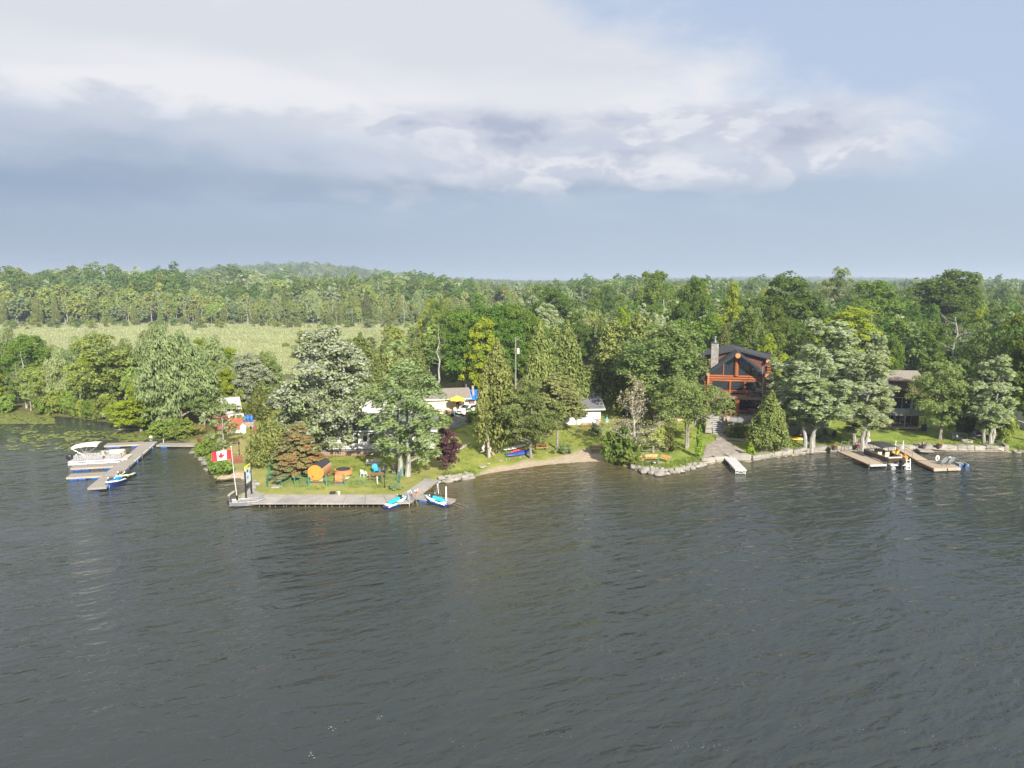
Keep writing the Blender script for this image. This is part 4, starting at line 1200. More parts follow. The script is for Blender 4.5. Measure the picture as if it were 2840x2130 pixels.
# armour stone along the right hand shore
wl = [(1946, 1289), (2030, 1278), (2086, 1280), (2140, 1270), (2200, 1262), (2250, 1257), (2330, 1253), (2400, 1251), (2560, 1251), (2700, 1251), (2795, 1251)]
P = [at(u, v, 0) for u, v in wl]; t = thing('shore_wall', 'wall of big pale squared stones along the lawns on the right', 'wall', P[3]); O = t.location
for i in range(len(P) - 1):
    d = P[i + 1] - P[i]; L = d.length; d.normalize(); q = 0; rz = yaw(P[i], P[i + 1])
    while q < L - .4:
        w = min(R_.uniform(1.4, 2.9), L - q); c = P[i] + d * (q + w / 2) - O + Vector((-d.y, d.x, 0)) * .35
        hh = R_.uniform(.42, .6)
        stone('lime', t, c + Vector((0, 0, .32 + hh / 2)), (w * 1.02, R_.uniform(.9, 1.15), hh), rz)
        if i > 4: stone('lime', t, c + Vector((0, 0, .1)) - Vector((-d.y, d.x, 0)) * .08, (w * .97, 1., .5), rz)
        else: stone('lime', t, c + Vector((0, 0, .08)), (w * 1.0, 1.05, .55), rz)
        q += w
# flat steps of stone by the right dock
t = thing('stone_steps', 'broad flat stone steps leading down to the right hand dock', 'steps', G(2575, 1238)); t.rotation_euler.z = .05
for k, (x, y, z, w) in enumerate([(0, 0, .12, 4.2), (.2, -.9, .0, 3.6), (-1.6, -1.7, -.18, 2.2)]): stone('lime', t, (x, y, z), (w, 1.0, .28), 0)

# ------------------------------------------------------------------ floating docks on the left
D0 = (at(245, 1351.5, .45) + at(292, 1352, .45)) / 2; D1 = (at(397, 1225, .45) + at(437, 1225, .45)) / 2
DRZ = yaw(D0, D1) - pi / 2; DL = (D1 - D0).length
def drum(parent, loc, L=.9, r=.29):
    o = MB().lathe([(.05, -L / 2), (r * .93, -L / 2), (r, -L / 2 + .06), (r, -.05), (r * .94, 0), (r, .05), (r, L / 2 - .06), (r * .93, L / 2), (.05, L / 2)], 12, axis='x').build('float_drum', BLUEP, parent, True)
    o.location = loc; return o
t = thing('floating_dock', 'long grey plank dock on blue floats on the left, running away from the camera', 'dock', (D0.x, D0.y, 0), DRZ)
deck(t, -1, 1, 0, DL, .45)
mb = MB().bx(-1, -.93, 0, DL, .2, .405).bx(.93, 1, 0, DL, .2, .405).bx(-.92, .92, 0, .06, .2, .405)
mb.build('frame', WOODG, t)
d0 = drum(t, (.62, 1.2, .1))
for k in range(1, 17): share(d0, t, (.62 if k % 2 else -.6, 1.2 + k * 1.35, .1), (0, 0, pi / 2 if k % 3 else 0))
mb = MB(); [mb.cyl((1.05, y, -.8), (1.05, y, 1.0), .035, k=8) for y in (9, 15.5)]; mb.build('pipe_post', STEEL, t)
mb = MB(); [mb.bx(.9, 1.0, y, y + 2.6, .455, .5) for y in (12.2, 16.5, 20)]; mb.build('bumper_rail', WHITE, t)
MAIN = t
for (u, v, w, lab, nb) in ((293, 1232.5, 1.7, 'farthest of three short finger docks, beyond the beige canopy boat', 3), (201, 1294, 1.55, 'middle of three short finger docks, in front of the beige canopy boat', 3), (190, 1319, 1.7, 'nearest of three short finger docks at the long grey dock', 3)):
    p = local(MAIN, at(u, v, .42)); L = -p.x - 1.05
    w0 = MAIN.matrix_basis @ Vector((-1.05, p.y, 0)); f = thing('finger_dock', lab, 'dock', w0, DRZ, 'finger docks of the left dock')
    deck(f, -L, 0, -w / 2, w / 2, .42, across='x'); MB().bx(-L, 0, -w / 2, -w / 2 + .06, .17, .375).bx(-L, 0, w / 2 - .06, w / 2, .17, .375).bx(-L, -L + .06, -w / 2 + .07, w / 2 - .07, .17, .375).build('frame', WOODP, f)
    for k, xx in enumerate((-L + .7, -L + 1.65, -.9)): share(d0, f, (xx, -w / 2 + .38, .07))
a, b = at(440, 1231, .5), at(552, 1231.5, .5); t = thing('shore_walkway', 'plank walkway joining the left dock to the bank', 'dock', ((a + b) / 2) * 1.0, yaw(a, b)); t.location.z = 0
L = (b - a).length / 2; deck(t, -L, L, -.75, .75, .5, across='x'); MB().bx(-L, L, -.75, -.68, .25, .455).bx(-L, L, .68, .75, .25, .455).build('frame', WOODG, t); share(d0, t, (-L + 1, -.3, .12)); MB().cyl((-L + .3, .82, -.5), (-L + .3, .82, 1.0), .04).build('pipe_post', WHITE, t)


# boats ------------------------------------------------------------------
def outboard(parent, loc, rz=0.0, cowl=BLACK, s=1.0):
    """motor facing aft along -Y of its own frame"""
    o = MB().loft([[(x * w * s, y * s + dy_ * s, z * s) for x, y in ((-.5, -.5), (.5, -.5), (.62, 0), (.5, .5), (-.5, .5), (-.62, 0))] if False else [(x * w * s, (y * l + dy_) * s, z * s) for x, y in ((-.38, -.5), (.38, -.5), (.5, -.2), (.5, .3), (.3, .5), (-.3, .5), (-.5, .3), (-.5, -.2))]
              for z, w, l, dy_ in ((.38, .3, .5, 0), (.45, .36, .62, 0), (.7, .38, .66, -.02), (.86, .33, .56, -.04), (.92, .2, .36, -.05))]).build('outboard_motor', cowl, parent, True)
    o.location = loc; o.rotation_euler = (0, 0, rz)
    MB().loft([[(-.07 * s, -.14 * s, z * s), (.07 * s, -.14 * s, z * s), (.09 * s, .1 * s, z * s), (-.09 * s, .1 * s, z * s)] for z in (.4, -.2)]).bx(-.13 * s, .13 * s, .1 * s, .26 * s, .1 * s, .42 * s).bx(-.03 * s, .03 * s, -.3 * s, .12 * s, -.24 * s, -.2 * s).build('motor_leg', DARKP, o)
    MB().lathe([(.02, -.1), (.08, -.08), (.07, .12), (.02, .2)], 8, (0, -.02, -.36), 'y').build('gearcase', DARKP, o)
    return o


def fender(parent, loc, r=.11, h=.5):
    o = MB().lathe([(.03, h * .62), (.04, h * .5), (r * .8, h * .42), (r, h * .3), (r, -h * .3), (r * .8, -h * .42), (.03, -h * .5)], 10).build('fender', WHITEP, parent, True); o.location = loc; return o


def seat_block(parent, x0, x1, y0, y1, z0, z1, back=None, name='bench_seat', mt=TANV):
    mb = MB(); mb.bx(x0, x1, y0, y1, z0, z1)
    if back:
        bx0, bx1, by0, by1 = back; mb.bx(bx0, bx1, by0, by1, z1 + .003, z1 + .42)
    o = mb.build(name, mt, parent); md = o.modifiers.new('soft', 'BEVEL'); md.width = .05; md.segments = 2; return o


def pontoon(label, loc, rz, L, panel, canvas, canopy_y, canopy_l, fl, low=True):
    """pontoon boat, bow towards +Y"""
    t = thing('pontoon_boat', label, 'boat', loc, rz)
    W = 2.5
    for s in (-1, 1):
        P = [(s * .92, -L / 2, .12), (s * .92, L / 2 - 1.0, .12), (s * .92, L / 2 - .35, .2), (s * .92, L / 2, .4)]
        o = MB().tube([(s * .92, -L / 2 + .02, .12)] + P[1:], [.32, .32, .24, .05], 12).build('pontoon', ALU, t, True)
    MB().bx(-W / 2, W / 2, -L / 2 + .1, L / 2 - .25, .5, .58).build('deck', ALU, t)
    MB().bx(-W / 2 + .06, W / 2 - .06, -L / 2 + .2, L / 2 - .35, .583, .6).build('floor', fl, t)
    y0, y1 = -L / 2 + .75, L / 2 - 1.0
    for (xa, xb, ya, yb) in ((-W / 2 + .05, -W / 2 + .1, y0, y1), (W / 2 - .1, W / 2 - .05, y0, y1 - 2.2), (W / 2 - .1, W / 2 - .05, y1 - 1.5, y1), (-W / 2 + .11, -.4, y1 - .05, y1), (.4, W / 2 - .11, y1 - .05, y1), (-W / 2 + .11, W / 2 - .11, y0, y0 + .05)):
        MB().bx(xa, xb, ya, yb, .66, 1.3).build('fence_panel', panel, t)
    mb = MB()
    for x in (-W / 2 + .07, W / 2 - .07): mb.bar((x, y0, 1.34), (x, y1, 1.34), .06, .06)
    mb.bar((-W / 2 + .11, y1, 1.34), (W / 2 - .11, y1, 1.34), .06, .06)
    mb.build('rail', ALU, t)
    MB().bx(-W / 2 - .03, W / 2 + .03, -L / 2 + .08, -L / 2 + .1, .47, .6).bx(-W / 2 - .02, -W / 2, -L / 2 + .1, L / 2 - .25, .49, .6).bx(W / 2, W / 2 + .02, -L / 2 + .1, L / 2 - .25, .49, .6).build('deck_trim', WHITEP, t)
    seat_block(t, -W / 2 + .13, -.45, y1 - 2.0, y1 - .1, .603, 1.02, (-W / 2 + .13, -W / 2 + .3, y1 - 2.0, y1 - .1))
    seat_block(t, .45, W / 2 - .13, y1 - 1.45, y1 - .1, .603, 1.02, (W / 2 - .3, W / 2 - .13, y1 - 1.45, y1 - .1))
    seat_block(t, -W / 2 + .13, W / 2 - .45, y0 + .1, y0 + .75, .603, 1.02, (-W / 2 + .13, W / 2 - .45, y0 + .1, y0 + .26))
    seat_block(t, .15, .75, -.15, .45, .8, 1.02, (.15, .75, -.15, .0), 'helm_seat')
    seat_block(t, -.75, -.15, .1, .7, .8, 1.02, (-.75, -.15, .1, .25), 'helm_seat')
    c = MB().bx(.2, 1.1, .75, 1.25, .603, 1.35).build('console', panel, t)
    MB().lathe([(.17, -.015), (.19, 0), (.17, .015)], 12, (.5, .68, 1.3), 'y').build('steering_wheel', BLACK, c)
    ym, hl = canopy_y, canopy_l / 2
    rings = []
    for k in range(7):
        f = k / 6; y = ym - hl + 2 * hl * f; zt = 2.5 - .13 * (2 * f - 1) ** 2 + (.22 * f if low else 0)
        rings.append([(x * W * .5, y, zt + .14 * (1 - x * x) - .1 * (abs(x) > .95)) for x in (-1, -.85, -.5, 0, .5, .85, 1)] + [(x * W * .5, y, zt + .14 * (1 - x * x) - .1 * (abs(x) > .95) - .03) for x in (1, .85, .5, 0, -.5, -.85, -1)])
    MB().loft(rings).build('canopy', canvas, t, True)
    mb = MB()
    for x in (-W / 2 + .07, W / 2 - .07):
        for (ya, yb) in ((ym - .1, ym - hl + .05), (ym + .1, ym + hl - .05), (ym - .1, ym + .45), (ym + .1, ym - .5)):
            f = (yb - ym + hl) / (2 * hl); mb.tube([(x, ya, 1.37), (x, yb, 2.42 - .13 * (2 * f - 1) ** 2 + (.22 * f if low else 0))], .022, 6)
    mb.build('canopy_frame', ALU if canvas is CANV else BLACK, t)
    outboard(t, (0, -L / 2 - .12, .25), 0, BLACK, 1.15)
    return t


p = at(272, 1287, 0); t = pontoon('pontoon boat with a beige canopy moored at the left dock', (p.x, p.y + .9, 0), DRZ - pi / 2, 7.4, ALU, CANV, -1.6, 3.1, TANV)
for yy in (-1.3, 1.2, 2.9): fender(t, (1.38, yy, .42))


def jetski(label, a, b, hull, top, seat, acc, stripe):
    """personal watercraft lying from stern a to bow b"""
    c = (a + b) / 2; t = thing('jet_ski', label, 'jet ski', (c.x, c.y, 0), yaw(a, b) - pi / 2, 'jet skis moored at the docks')
    k = 1.0
    sec = [(-1.62, .50, -.02, .26), (-1.2, .58, -.10, .34), (-.2, .61, -.14, .42), (.6, .57, -.14, .5), (1.15, .42, -.08, .58), (1.5, .22, .08, .63), (1.68, .05, .3, .64)]
    rg = [[(-w * .55, y, zb), (0, y, zb - .06), (w * .55, y, zb), (w, y, zd - .12), (w, y, zd), (-w, y, zd), (-w, y, zd - .12)] for y, w, zb, zd in sec]
    MB().loft(rg).build('hull', hull, t, True)
    sec = [(-1.55, .47, .27, .32), (-1.15, .55, .35, .42), (-.2, .57, .43, .5), (.5, .54, .51, .62), (1.0, .41, .58, .74), (1.4, .24, .635, .72), (1.62, .07, .645, .67)]
    MB().loft([[(-w, y, zb), (w, y, zb), (w * .86, y, zt), (0, y, zt + .03), (-w * .86, y, zt)] for y, w, zb, zt in sec]).build('deck', top, t, True)
    sec = [(-1.05, .2, .43, .72), (-.6, .22, .47, .82), (-.1, .2, .5, .78), (.3, .2, .56, .86), (.48, .14, .6, .88)]
    MB().loft([[(-w * 1.2, y, zb), (w * 1.2, y, zb), (w, y, zt - .06), (w * .6, y, zt), (-w * .6, y, zt), (-w, y, zt - .06)] for y, w, zb, zt in sec]).build('seat', seat, t, True)
    sec = [(.42, .26, .6, .96), (.75, .32, .62, 1.0), (1.05, .27, .66, .9), (1.38, .12, .7, .76)]
    MB().loft([[(-w, y, zb), (w, y, zb), (w * .7, y, zt - .03), (0, y, zt), (-w * .7, y, zt - .03)] for y, w, zb, zt in sec]).build('hood', DARKP, t, True)
    for s in (-1, 1):
        MB().loft([[(s * .2, .55, .93), (s * .34, .6, .84), (s * .3, .6, .8)], [(s * .1, 1.2, .87), (s * .22, 1.22, .78), (s * .18, 1.2, .74)]]).build('hood_panel', acc, t, True)
        MB().bx(s * .29 if s > 0 else -.5, .5 if s > 0 else -.29, -1.0, .35, .52, .535).build('footwell_mat', DARKP, t)
        MB().loft([[(s * .592, -.9, .26), (s * .6, -.9, .34), (s * .612, -.9, .3)], [(s * .605, .45, .36), (s * .595, .45, .44), (s * .60, .45, .4)]]).build('side_stripe', stripe, t)
        MB().ball((s * .42, .62, .98), (.07, .05, .09), 8, 4).build('mirror', top, t, True)
    MB().tube([(-.4, .42, .98), (-.18, .5, 1.06), (.18, .5, 1.06), (.4, .42, .98)], .03, 6).build('handlebar', BLACK, t)
    MB().bx(-.36, .36, -1.62, -1.08, .345, .37).build('boarding_mat', DARKP, t)
    MB().lathe([(.1, 0), (.12, .05), (.1, .16), (.05, .18)], 8, (0, -1.8, .12), 'y').build('jet_nozzle', BLACK, t)
    return t


jetski('white and teal jet ski in front of the concrete dock, left one of its pair', at(1066, 1412, .1), at(1131, 1388, .1), NAVY, WHITEP, TEAL, TEAL, TEAL)
jetski('white and teal jet ski beside the small wooden dock, right one of its pair', at(1244, 1404, .1), at(1178, 1387, .1), NAVY, WHITEP, TEAL, TEAL, TEAL)
jetski('white and navy jet ski with bright blue seat at the left dock', at(338, 1333, .1), at(300, 1350, .1), NAVY, WHITEP, SKYB, SKYB, NAVY)
jetski('white jet ski with lime yellow hood beside the left dock', at(362, 1318, .1), at(330, 1332, .1), DARKP, WHITEP, DARKP, LIMEP, LIMEP)

# open aluminium fishing boat
a, b = at(640, 1404, 0), at(738, 1399, 0); c = (a + b) / 2; t = thing('fishing_boat', 'open aluminium fishing boat with a small motor at the end of the concrete dock', 'boat', (c.x, c.y, 0), yaw(a, b) - pi / 2)
L = (b - a).length
sec = [(-.5, .62, .02, .55), (-.3, .7, 0, .55), (0, .74, 0, .57), (.25, .66, .0, .62), (.4, .4, .06, .7), (.5, .03, .3, .78)]
out = [[(-w, y * L, zt), (-w * .92, y * L, zb + .16), (-w * .6, y * L, zb), (w * .6, y * L, zb), (w * .92, y * L, zb + .16), (w, y * L, zt)] for y, w, zb, zt in sec]
inn = [[(x * .95, y * (.985), max(z, zt * 0 + zb + .06) - (.0 if i in (0, 5) else 0)) for i, (x, y, z) in enumerate(r)] for r, (yy, w, zb, zt) in zip(out, sec)]
mb = MB().loft(out, closed=False, caps=False); mb.loft(inn, closed=False, caps=False)
for ri in (0, len(sec) - 1): mb.add(out[ri] + inn[ri][::-1], [(0, 1, 2, 3, 4, 5), (6, 7, 8, 9, 10, 11)])
mb.build('hull', mat('dull_aluminium', (.33, .35, .38), .4, .6, var=.2), t, True)
mb = MB()
for s in (0, 5): mb.tube([Vector(r[s]) + Vector((0, 0, .01)) for r in out], .025, 6)
mb.build('gunwale', ALU, t)
MB().loft([[(-w * .84, y * L, .17 + zb), (w * .84, y * L, .17 + zb), (w * .84, y * L, .18 + zb), (-w * .84, y * L, .18 + zb)] for y, w, zb, zt in sec[:5]]).build('floor', PINKD, t)
for yy, w in ((-.34, .66), (-.04, .7), (.24, .6)): MB().bx(-w * .93, w * .93, yy * L - .15, yy * L + .15, .4, .44).build('bench_seat', PINKD, t)
MB().bx(-.56, .56, -.5 * L, -.5 * L + .04, .1, .56).build('transom', ALU, t)
outboard(t, (0, -.5 * L - .12, .12), 0, DARKP, .75)
MB().tube([(-.35, -.1 * L, .5), (.1, .3 * L, .62)], .025, 6).build('oar', WOODP, t)

# ------------------------------------------------------------------ concrete dock
QZ = .5
t = thing('concrete_dock', 'long bent dock of grey concrete slabs along the lawn in the middle', 'dock', at(900, 1385, 0)); O = Vector(t.location)
def slab(parent, px, z=QZ, th=.14, mt=CONC, name='slab'):
    P = [at(u, v, z) - O for u, v in px]; c = sum(P, Vector()) / len(P)
    P = [c + (q - c) * .982 + Vector((0, 0, -th)) for q in P]
    dz = R_.uniform(-.012, .012)
    return MB().ext([q + Vector((0, 0, dz)) for q in P], (0, 0, th)).build(name, mt, parent)
fx = [700, 762, 824, 886, 950, 1012, 1075, 1138]; bx = [738, 795, 850, 905, 962, 1015, 1062, 1108]
for i in range(7): slab(t, [(fx[i], 1396), (fx[i + 1], 1396 - (i == 6) * 2), (bx[i + 1], 1372), (bx[i], 1371)])
sd = [((1110, 1372), (1139, 1394)), ((1137, 1356), (1168, 1371)), ((1160, 1340), (1192, 1352)), ((1181, 1325), (1216, 1332))]
for (a0, a1), (b0, b1) in zip(sd, sd[1:]): slab(t, [a1, b1, b0, a0])
slab(t, [(660, 1394), (702, 1396), (737, 1371), (700, 1357), (673, 1368)], z=QZ - .02)
# crib below the slabs
mb = MB()
for (u0, v0, u1, v1, off) in ((658, 1394, 1138, 1394, 0), (1139, 1393, 1215, 1333, 0)):
    A, B = at(u0, v0, 0) - O, at(u1, v1, 0) - O
    d = (B - A).normalized(); n = Vector((-d.y, d.x, 0))
    mb.ext([A + n * .35 + Vector((0, 0, -1)), B + n * .35 + Vector((0, 0, -1)), B + n * .35 + Vector((0, 0, .34)), A + n * .35 + Vector((0, 0, .34))], n * .5)
mb.build('crib_wall', CONCD, t)
mb = MB()
A, B = at(720, 1398, .3) - O, at(1080, 1398, .3) - O
for k in range(24):
    p = A.lerp(B, k / 23 + R_.uniform(-.01, .01)); mb.cyl(p + Vector((0, -.02, -.9)), p + Vector((R_.uniform(-.1, .1), -.02, .0)), .05, k=6)
mb.build('pile', CONCD, t)
for f0, f1, z in ((.1, .24, .44), (.38, .42, .3), (.62, .86, .46), (.86, .98, .4), (.3, .5, .33), (.68, .8, .25)): MB().bar(at(720 + 400 * f0, 1397.5, z) - O + Vector((0, -.06, 0)), at(720 + 400 * f1, 1397.5, z) - O + Vector((0, -.06, 0)), .05, .06).build('edge_rail', ALU if z > .38 else WOODG, t)
# debris log left of the platform
a, b = at(634, 1374, .1), at(655, 1361, .15); MBo = MB().tube([a, a.lerp(b, .5) + Vector((0, 0, .03)), b], [.14, .16, .13], 8).build('drift_log', BARK['dead']); tag(MBo, 'short drift log lying in the water left of the sign', 'log')
for (u, v, w, c_, lab, nm, cat) in ((923, 1369, .5, DARKP, 'small dark box on the concrete dock behind the wooden tub', 'storage_box', 'box'), (940, 1371, .34, WHITEP, 'small white bucket on the concrete dock', 'bucket', 'bucket')):
    p = at(u, v, QZ)
    if nm == 'bucket': o = MB().lathe([(.11, 0), (.15, .3), (.16, .31), (.13, .3), (.1, .03)], 10).build(nm, c_)
    else: o = MB().bx(-.28, .28, -.2, .2, 0, .16).bx(-.3, .3, -.22, .22, .163, .2).build(nm, c_)
    o.location = p + Vector((0, 0, .003)); tag(o, lab, cat)

# small wooden dock with the right hand jet ski
cr = [at(u, v, .5) for u, v in ((1147, 1379), (1250, 1394), (1263, 1383), (1168, 1368))]; c = (cr[0] + cr[3]) / 2; rz = yaw((cr[0] + cr[3]) / 2, (cr[1] + cr[2]) / 2)
t = thing('wooden_dock', 'small plank dock with a white post, at the corner of the concrete dock', 'dock', (c.x, c.y, 0), rz); L = ((cr[1] + cr[2]) / 2 - c).length; W = (cr[3] - cr[0]).length * .82
for i in range(7):
    a = -W / 2 + i * W / 7; MB().bx(.0, L + R_.uniform(-.03, .03), a + .012, a + W / 7 - .012, .45 + R_.uniform(-.006, .006), .5).build('plank', WOODG, t)
MB().bx(.1, L - .1, -W / 2 + .02, -W / 2 + .08, .22, .44).bx(.1, L - .1, W / 2 - .08, W / 2 - .02, .22, .44).bx(L - .09, L - .03, -W / 2 + .1, W / 2 - .1, .22, .44).build('frame', WOODG, t)
MB().cyl((L - .7, W * .3 - W * .5, .0), (L - .7, W * .3 - W * .5, 2.05), .075, k=10).build('mooring_post', WHITEP, t)
o = drum(t, (L - .7, -W / 2 + .35, .1)); share(o, t, (1.0, -W / 2 + .35, .1))
mb = MB(); mb.tube([(L + .1, .3, .2), (L + 2.0, -.1, .02)], .05, 6).tube([(L + .1, -.3, .2), (L + 1.6, -.6, .02)], .05, 6); mb.build('ramp_rail', BARK['brown'], t)
for (u, v, h, rz2, lab) in ((1214, 1376, 1.45, .3, 'winch stand of bent grey pipes at the far edge of the small wooden dock'), (1150, 1398, 1.6, .9, 'winch stand of grey pipes in the water, left of the right jet ski'), (1134, 1398, 1.45, .1, 'winch stand of grey pipes at the bow of the left jet ski')):
    p = at(u, v, .1); w = thing('winch_stand', lab, 'boat winch', p, rz2, 'winch stands for the jet skis')
    mb = MB(); mb.tube([(-.35, 0, -.6), (0, 0, h), (.25, .05, h + .1)], .03, 6).tube([(.55, .2, -.6), (.1, 0, h - .15)], .03, 6).tube([(.1, -.5, -.6), (0, 0, h - .1)], .03, 6); mb.build('frame', STEEL, w)
    MB().lathe([(.05, -.1), (.14, -.09), (.14, -.06), (.07, -.05), (.07, .05), (.14, .06), (.14, .09), (.05, .1)], 10, (-.02, -.1, h - .1), 'x').build('winch_drum', mat('pale_blue_paint', (.35, .47, .55), .5), w, True)
for (u, v) in ((1141, 1377), (1158, 1370)):
    p = at(u, v, .5); w = thing('bumper_stake', 'orange and white stake at the corner of the docks, ' + ('nearer one' if u == 1141 else 'farther one'), 'stake', p)
    MB().cyl((0, 0, 0), (0, 0, .35), .05, k=8).build('lower_sleeve', mat('orange_plastic', (.75, .2, .04), .5), w); MB().cyl((0, 0, .352), (.02, 0, .6), .045, .03, k=8).build('upper_sleeve', WHITEP, w); MB().cyl((.14, 0, 0), (.16, 0, .55), .035, k=6).build('lower_sleeve', MATS['orange_plastic'], w)

# ------------------------------------------------------------------ flag, sign, lawn furniture on the peninsula
p = at(658, 1386, QZ); t = thing('flagpole', 'tall thin leaning white flagpole at the end of the concrete dock', 'flagpole', p)
TOP = dep(641, 1239, p.y) - p
MB().tube([(0, 0, 0), TOP * .5 + Vector((-.04, 0, 0)), TOP], [.05, .042, .03], 8).build('pole', mat('chalky_white_pole', (.5, .5, .48), .6), t); MB().ball(TOP + Vector((0, 0, .05)), .07).build('finial', WHITE, t); MB().bx(-.09, .09, -.09, .09, 0, .5).build('foot_sleeve', BLACK, t)
# flag: cloth with a wind ripple, fly end to the left
q = dep(640.5, 1247, p.y) - p; FW, FH = 2.05, 1.02
fl = thing('flag', 'red and white maple leaf flag flying from the leaning pole', 'flag', p + q)
def fw(sx, sz): return Vector((-sx * .985 + .02 * sz, -.35 * sx * .35 + .09 * sin(sx * 4.2 + sz * 1.4) * min(1, sx * 1.6), -sz - sx * .11 + .03 * sin(sx * 3)))
def cloth(s0, s1, name, mt, off=0.0):
    mb = MB(); n, k = max(2, int((s1 - s0) / .09)), 6
    rows = [[fw(s0 + (s1 - s0) * i / n, FH * j / k) + Vector((0, off, 0)) for i in range(n + 1)] for j in range(k + 1)]
    V = [v for r in rows for v in r]; W_ = n + 1
    mb.add(V, [(j * W_ + i, j * W_ + i + 1, (j + 1) * W_ + i + 1, (j + 1) * W_ + i) for j in range(k) for i in range(n)]); return mb.build(name, mt, fl, True)
cloth(0, FW * .25, 'band', REDCL); cloth(FW * .25, FW * .75, 'field', WHCL); cloth(FW * .75, FW, 'band', REDCL)
half = [(0, 1.0), (.13, .74), (.20, .70), (.31, .77), (.25, .36), (.33, .33), (.46, .47), (.50, .38), (.70, .42), (.63, .24), (.69, .16), (.33, -.13), (.36, -.24), (.06, -.20), (.06, -.52)]
leaf = half + [(-x, y) for x, y in half[::-1] if x > .001]
def _inside(x, y):
    c = False; n = len(leaf)
    for i in range(n):
        (x0, y0), (x1, y1) = leaf[i], leaf[(i + 1) % n]
        if (y0 > y) != (y1 > y) and x < (x1 - x0) * (y - y0) / (y1 - y0) + x0: c = not c
    return c
for off in (-.016, .016):
    mb = MB(); st_ = .045
    for i in range(-17, 17):
        for j in range(-13, 24):
            x_l, y_l = i * st_, j * st_
            if _inside(x_l + st_ / 2, y_l + st_ / 2):
                V = [fw(FW * .5 - xx * .50, FH * .5 - (yy - .22) * .54) + Vector((0, off, 0)) for xx, yy in ((x_l, y_l), (x_l + st_, y_l), (x_l + st_, y_l + st_), (x_l, y_l + st_))]
                mb.add(V, [(0, 1, 2, 3)])
    mb.build('maple_leaf', REDCL, fl)

a, b = at(683, 1381, QZ), at(698, 1368, QZ); t = thing('sign_board', 'tall notice board on two black posts with a yellow strip on top', 'sign', a, yaw(a, b)); L = (b - a).length
hp = (dep(678, 1308, a.y) - a).z
for k, x in enumerate((0, L)): MB().bx(x - .07, x + .07, -.07, .07, 0, hp).bx(x - .12, x + .12, -.12, .12, 0, .03).build('post', BLACK, t)
pn = MB().bx(.09, L - .09, -.03, .03, hp - 1.45, hp + .12).build('panel', mat('pale_blue_print', (.62, .74, .82), .4, var=.05), t)
MB().bx(.09, L - .09, -.035, .035, hp + .125, hp + .5).build('header', mat('yellow_print', (.72, .72, .12), .4, var=.05), t)
MB().lathe([(.0, -.036), (.26, -.034), (.26, -.031)], 12, (L * .42, 0, hp - .12), 'y', sc=(1, .6)).build('dark_emblem', DARKP, pn)
MB().lathe([(.0, -.036), (.2, -.034), (.2, -.031)], 10, (L * .42, 0, hp - .85), 'y', sc=(1, .9)).build('teal_picture', mat('teal_print', (.12, .25, .28), .4), pn)
MB().bx(L * .78, L * .9, -.036, -.031, hp - .55, hp - .3).build('dark_mark', DARKP, pn)
MB().bx(.1, L - .1, -.036, -.031, hp - 1.44, hp - 1.22).build('white_strip', WHITE, pn)
MB().bx(L * .5, L - .25, -.036, -.031, hp + .2, hp + .4).build('header_mark', mat('olive_print', (.25, .3, .05), .5), pn)

# chain link fence
FZ = lambda u, v: G(u, v)
A, B = G(742, 1350), G(1107, 1340); A2, B2 = G(749, 1312), G(1120, 1312)
t = thing('chain_link_fence', 'low green chain link fence round the lawn with the barrel sauna', 'fence', A); O = Vector(t.location)
def fence_run(P0, P1, n, gate=False):
    d = P1 - P0; mb = MB()
    for i in range(n + 1):
        q = P0 + d * (i / n); q.z = gz(q.x, q.y)
        big = i in (0, n)
        MB().cyl(q - O + Vector((0, 0, -.1)), q - O + Vector((0, 0, 1.35 if big else 1.15)), .07 if big else .045, k=8).build('post', GREENF, t)
    a, b = P0 - O, P1 - O
    for z in (1.08, .06): mb.tube([a + Vector((0, 0, z)), b + Vector((0, 0, z))], .014, 5)
    mb.build('top_rail', GREENF, t)
    mb = MB(); L = d.length; e = d.normalized(); N_ = int(L / .16)
    for i in range(N_):
        s = i * L / N_
        for sg in (0, 1):
            p0 = a + e * s + Vector((0, 0, .08 if sg else 1.06)); p1 = a + e * min(L, s + .98) + Vector((0, 0, 1.06 if sg else .08)); mb.bar(p0, p1, .003, .003)
    o = mb.build('wire_mesh', GREENF, t); o['kind'] = 'stuff'
G1, G2 = G(856, 1350), G(905, 1348)
fence_run(A, G1, 3); fence_run(G2, B, 4); fence_run(A, A2, 1); fence_run(B, B2, 2)
gt = thing('fence_gate', 'grey green gate standing ajar in the chain link fence before the sauna', 'gate', G1, -.1)
MB().tube([(0, 0, .1), (0, 0, 1.3), (-1.05, .25, 1.3), (-1.05, .25, .1), (0, 0, .1)], .028, 6).build('gate_frame', GREENF, gt)
MB().bar((-.02, 0, .7), (-1.03, .25, .7), .03, .03).build('gate_brace', GREENF, gt)

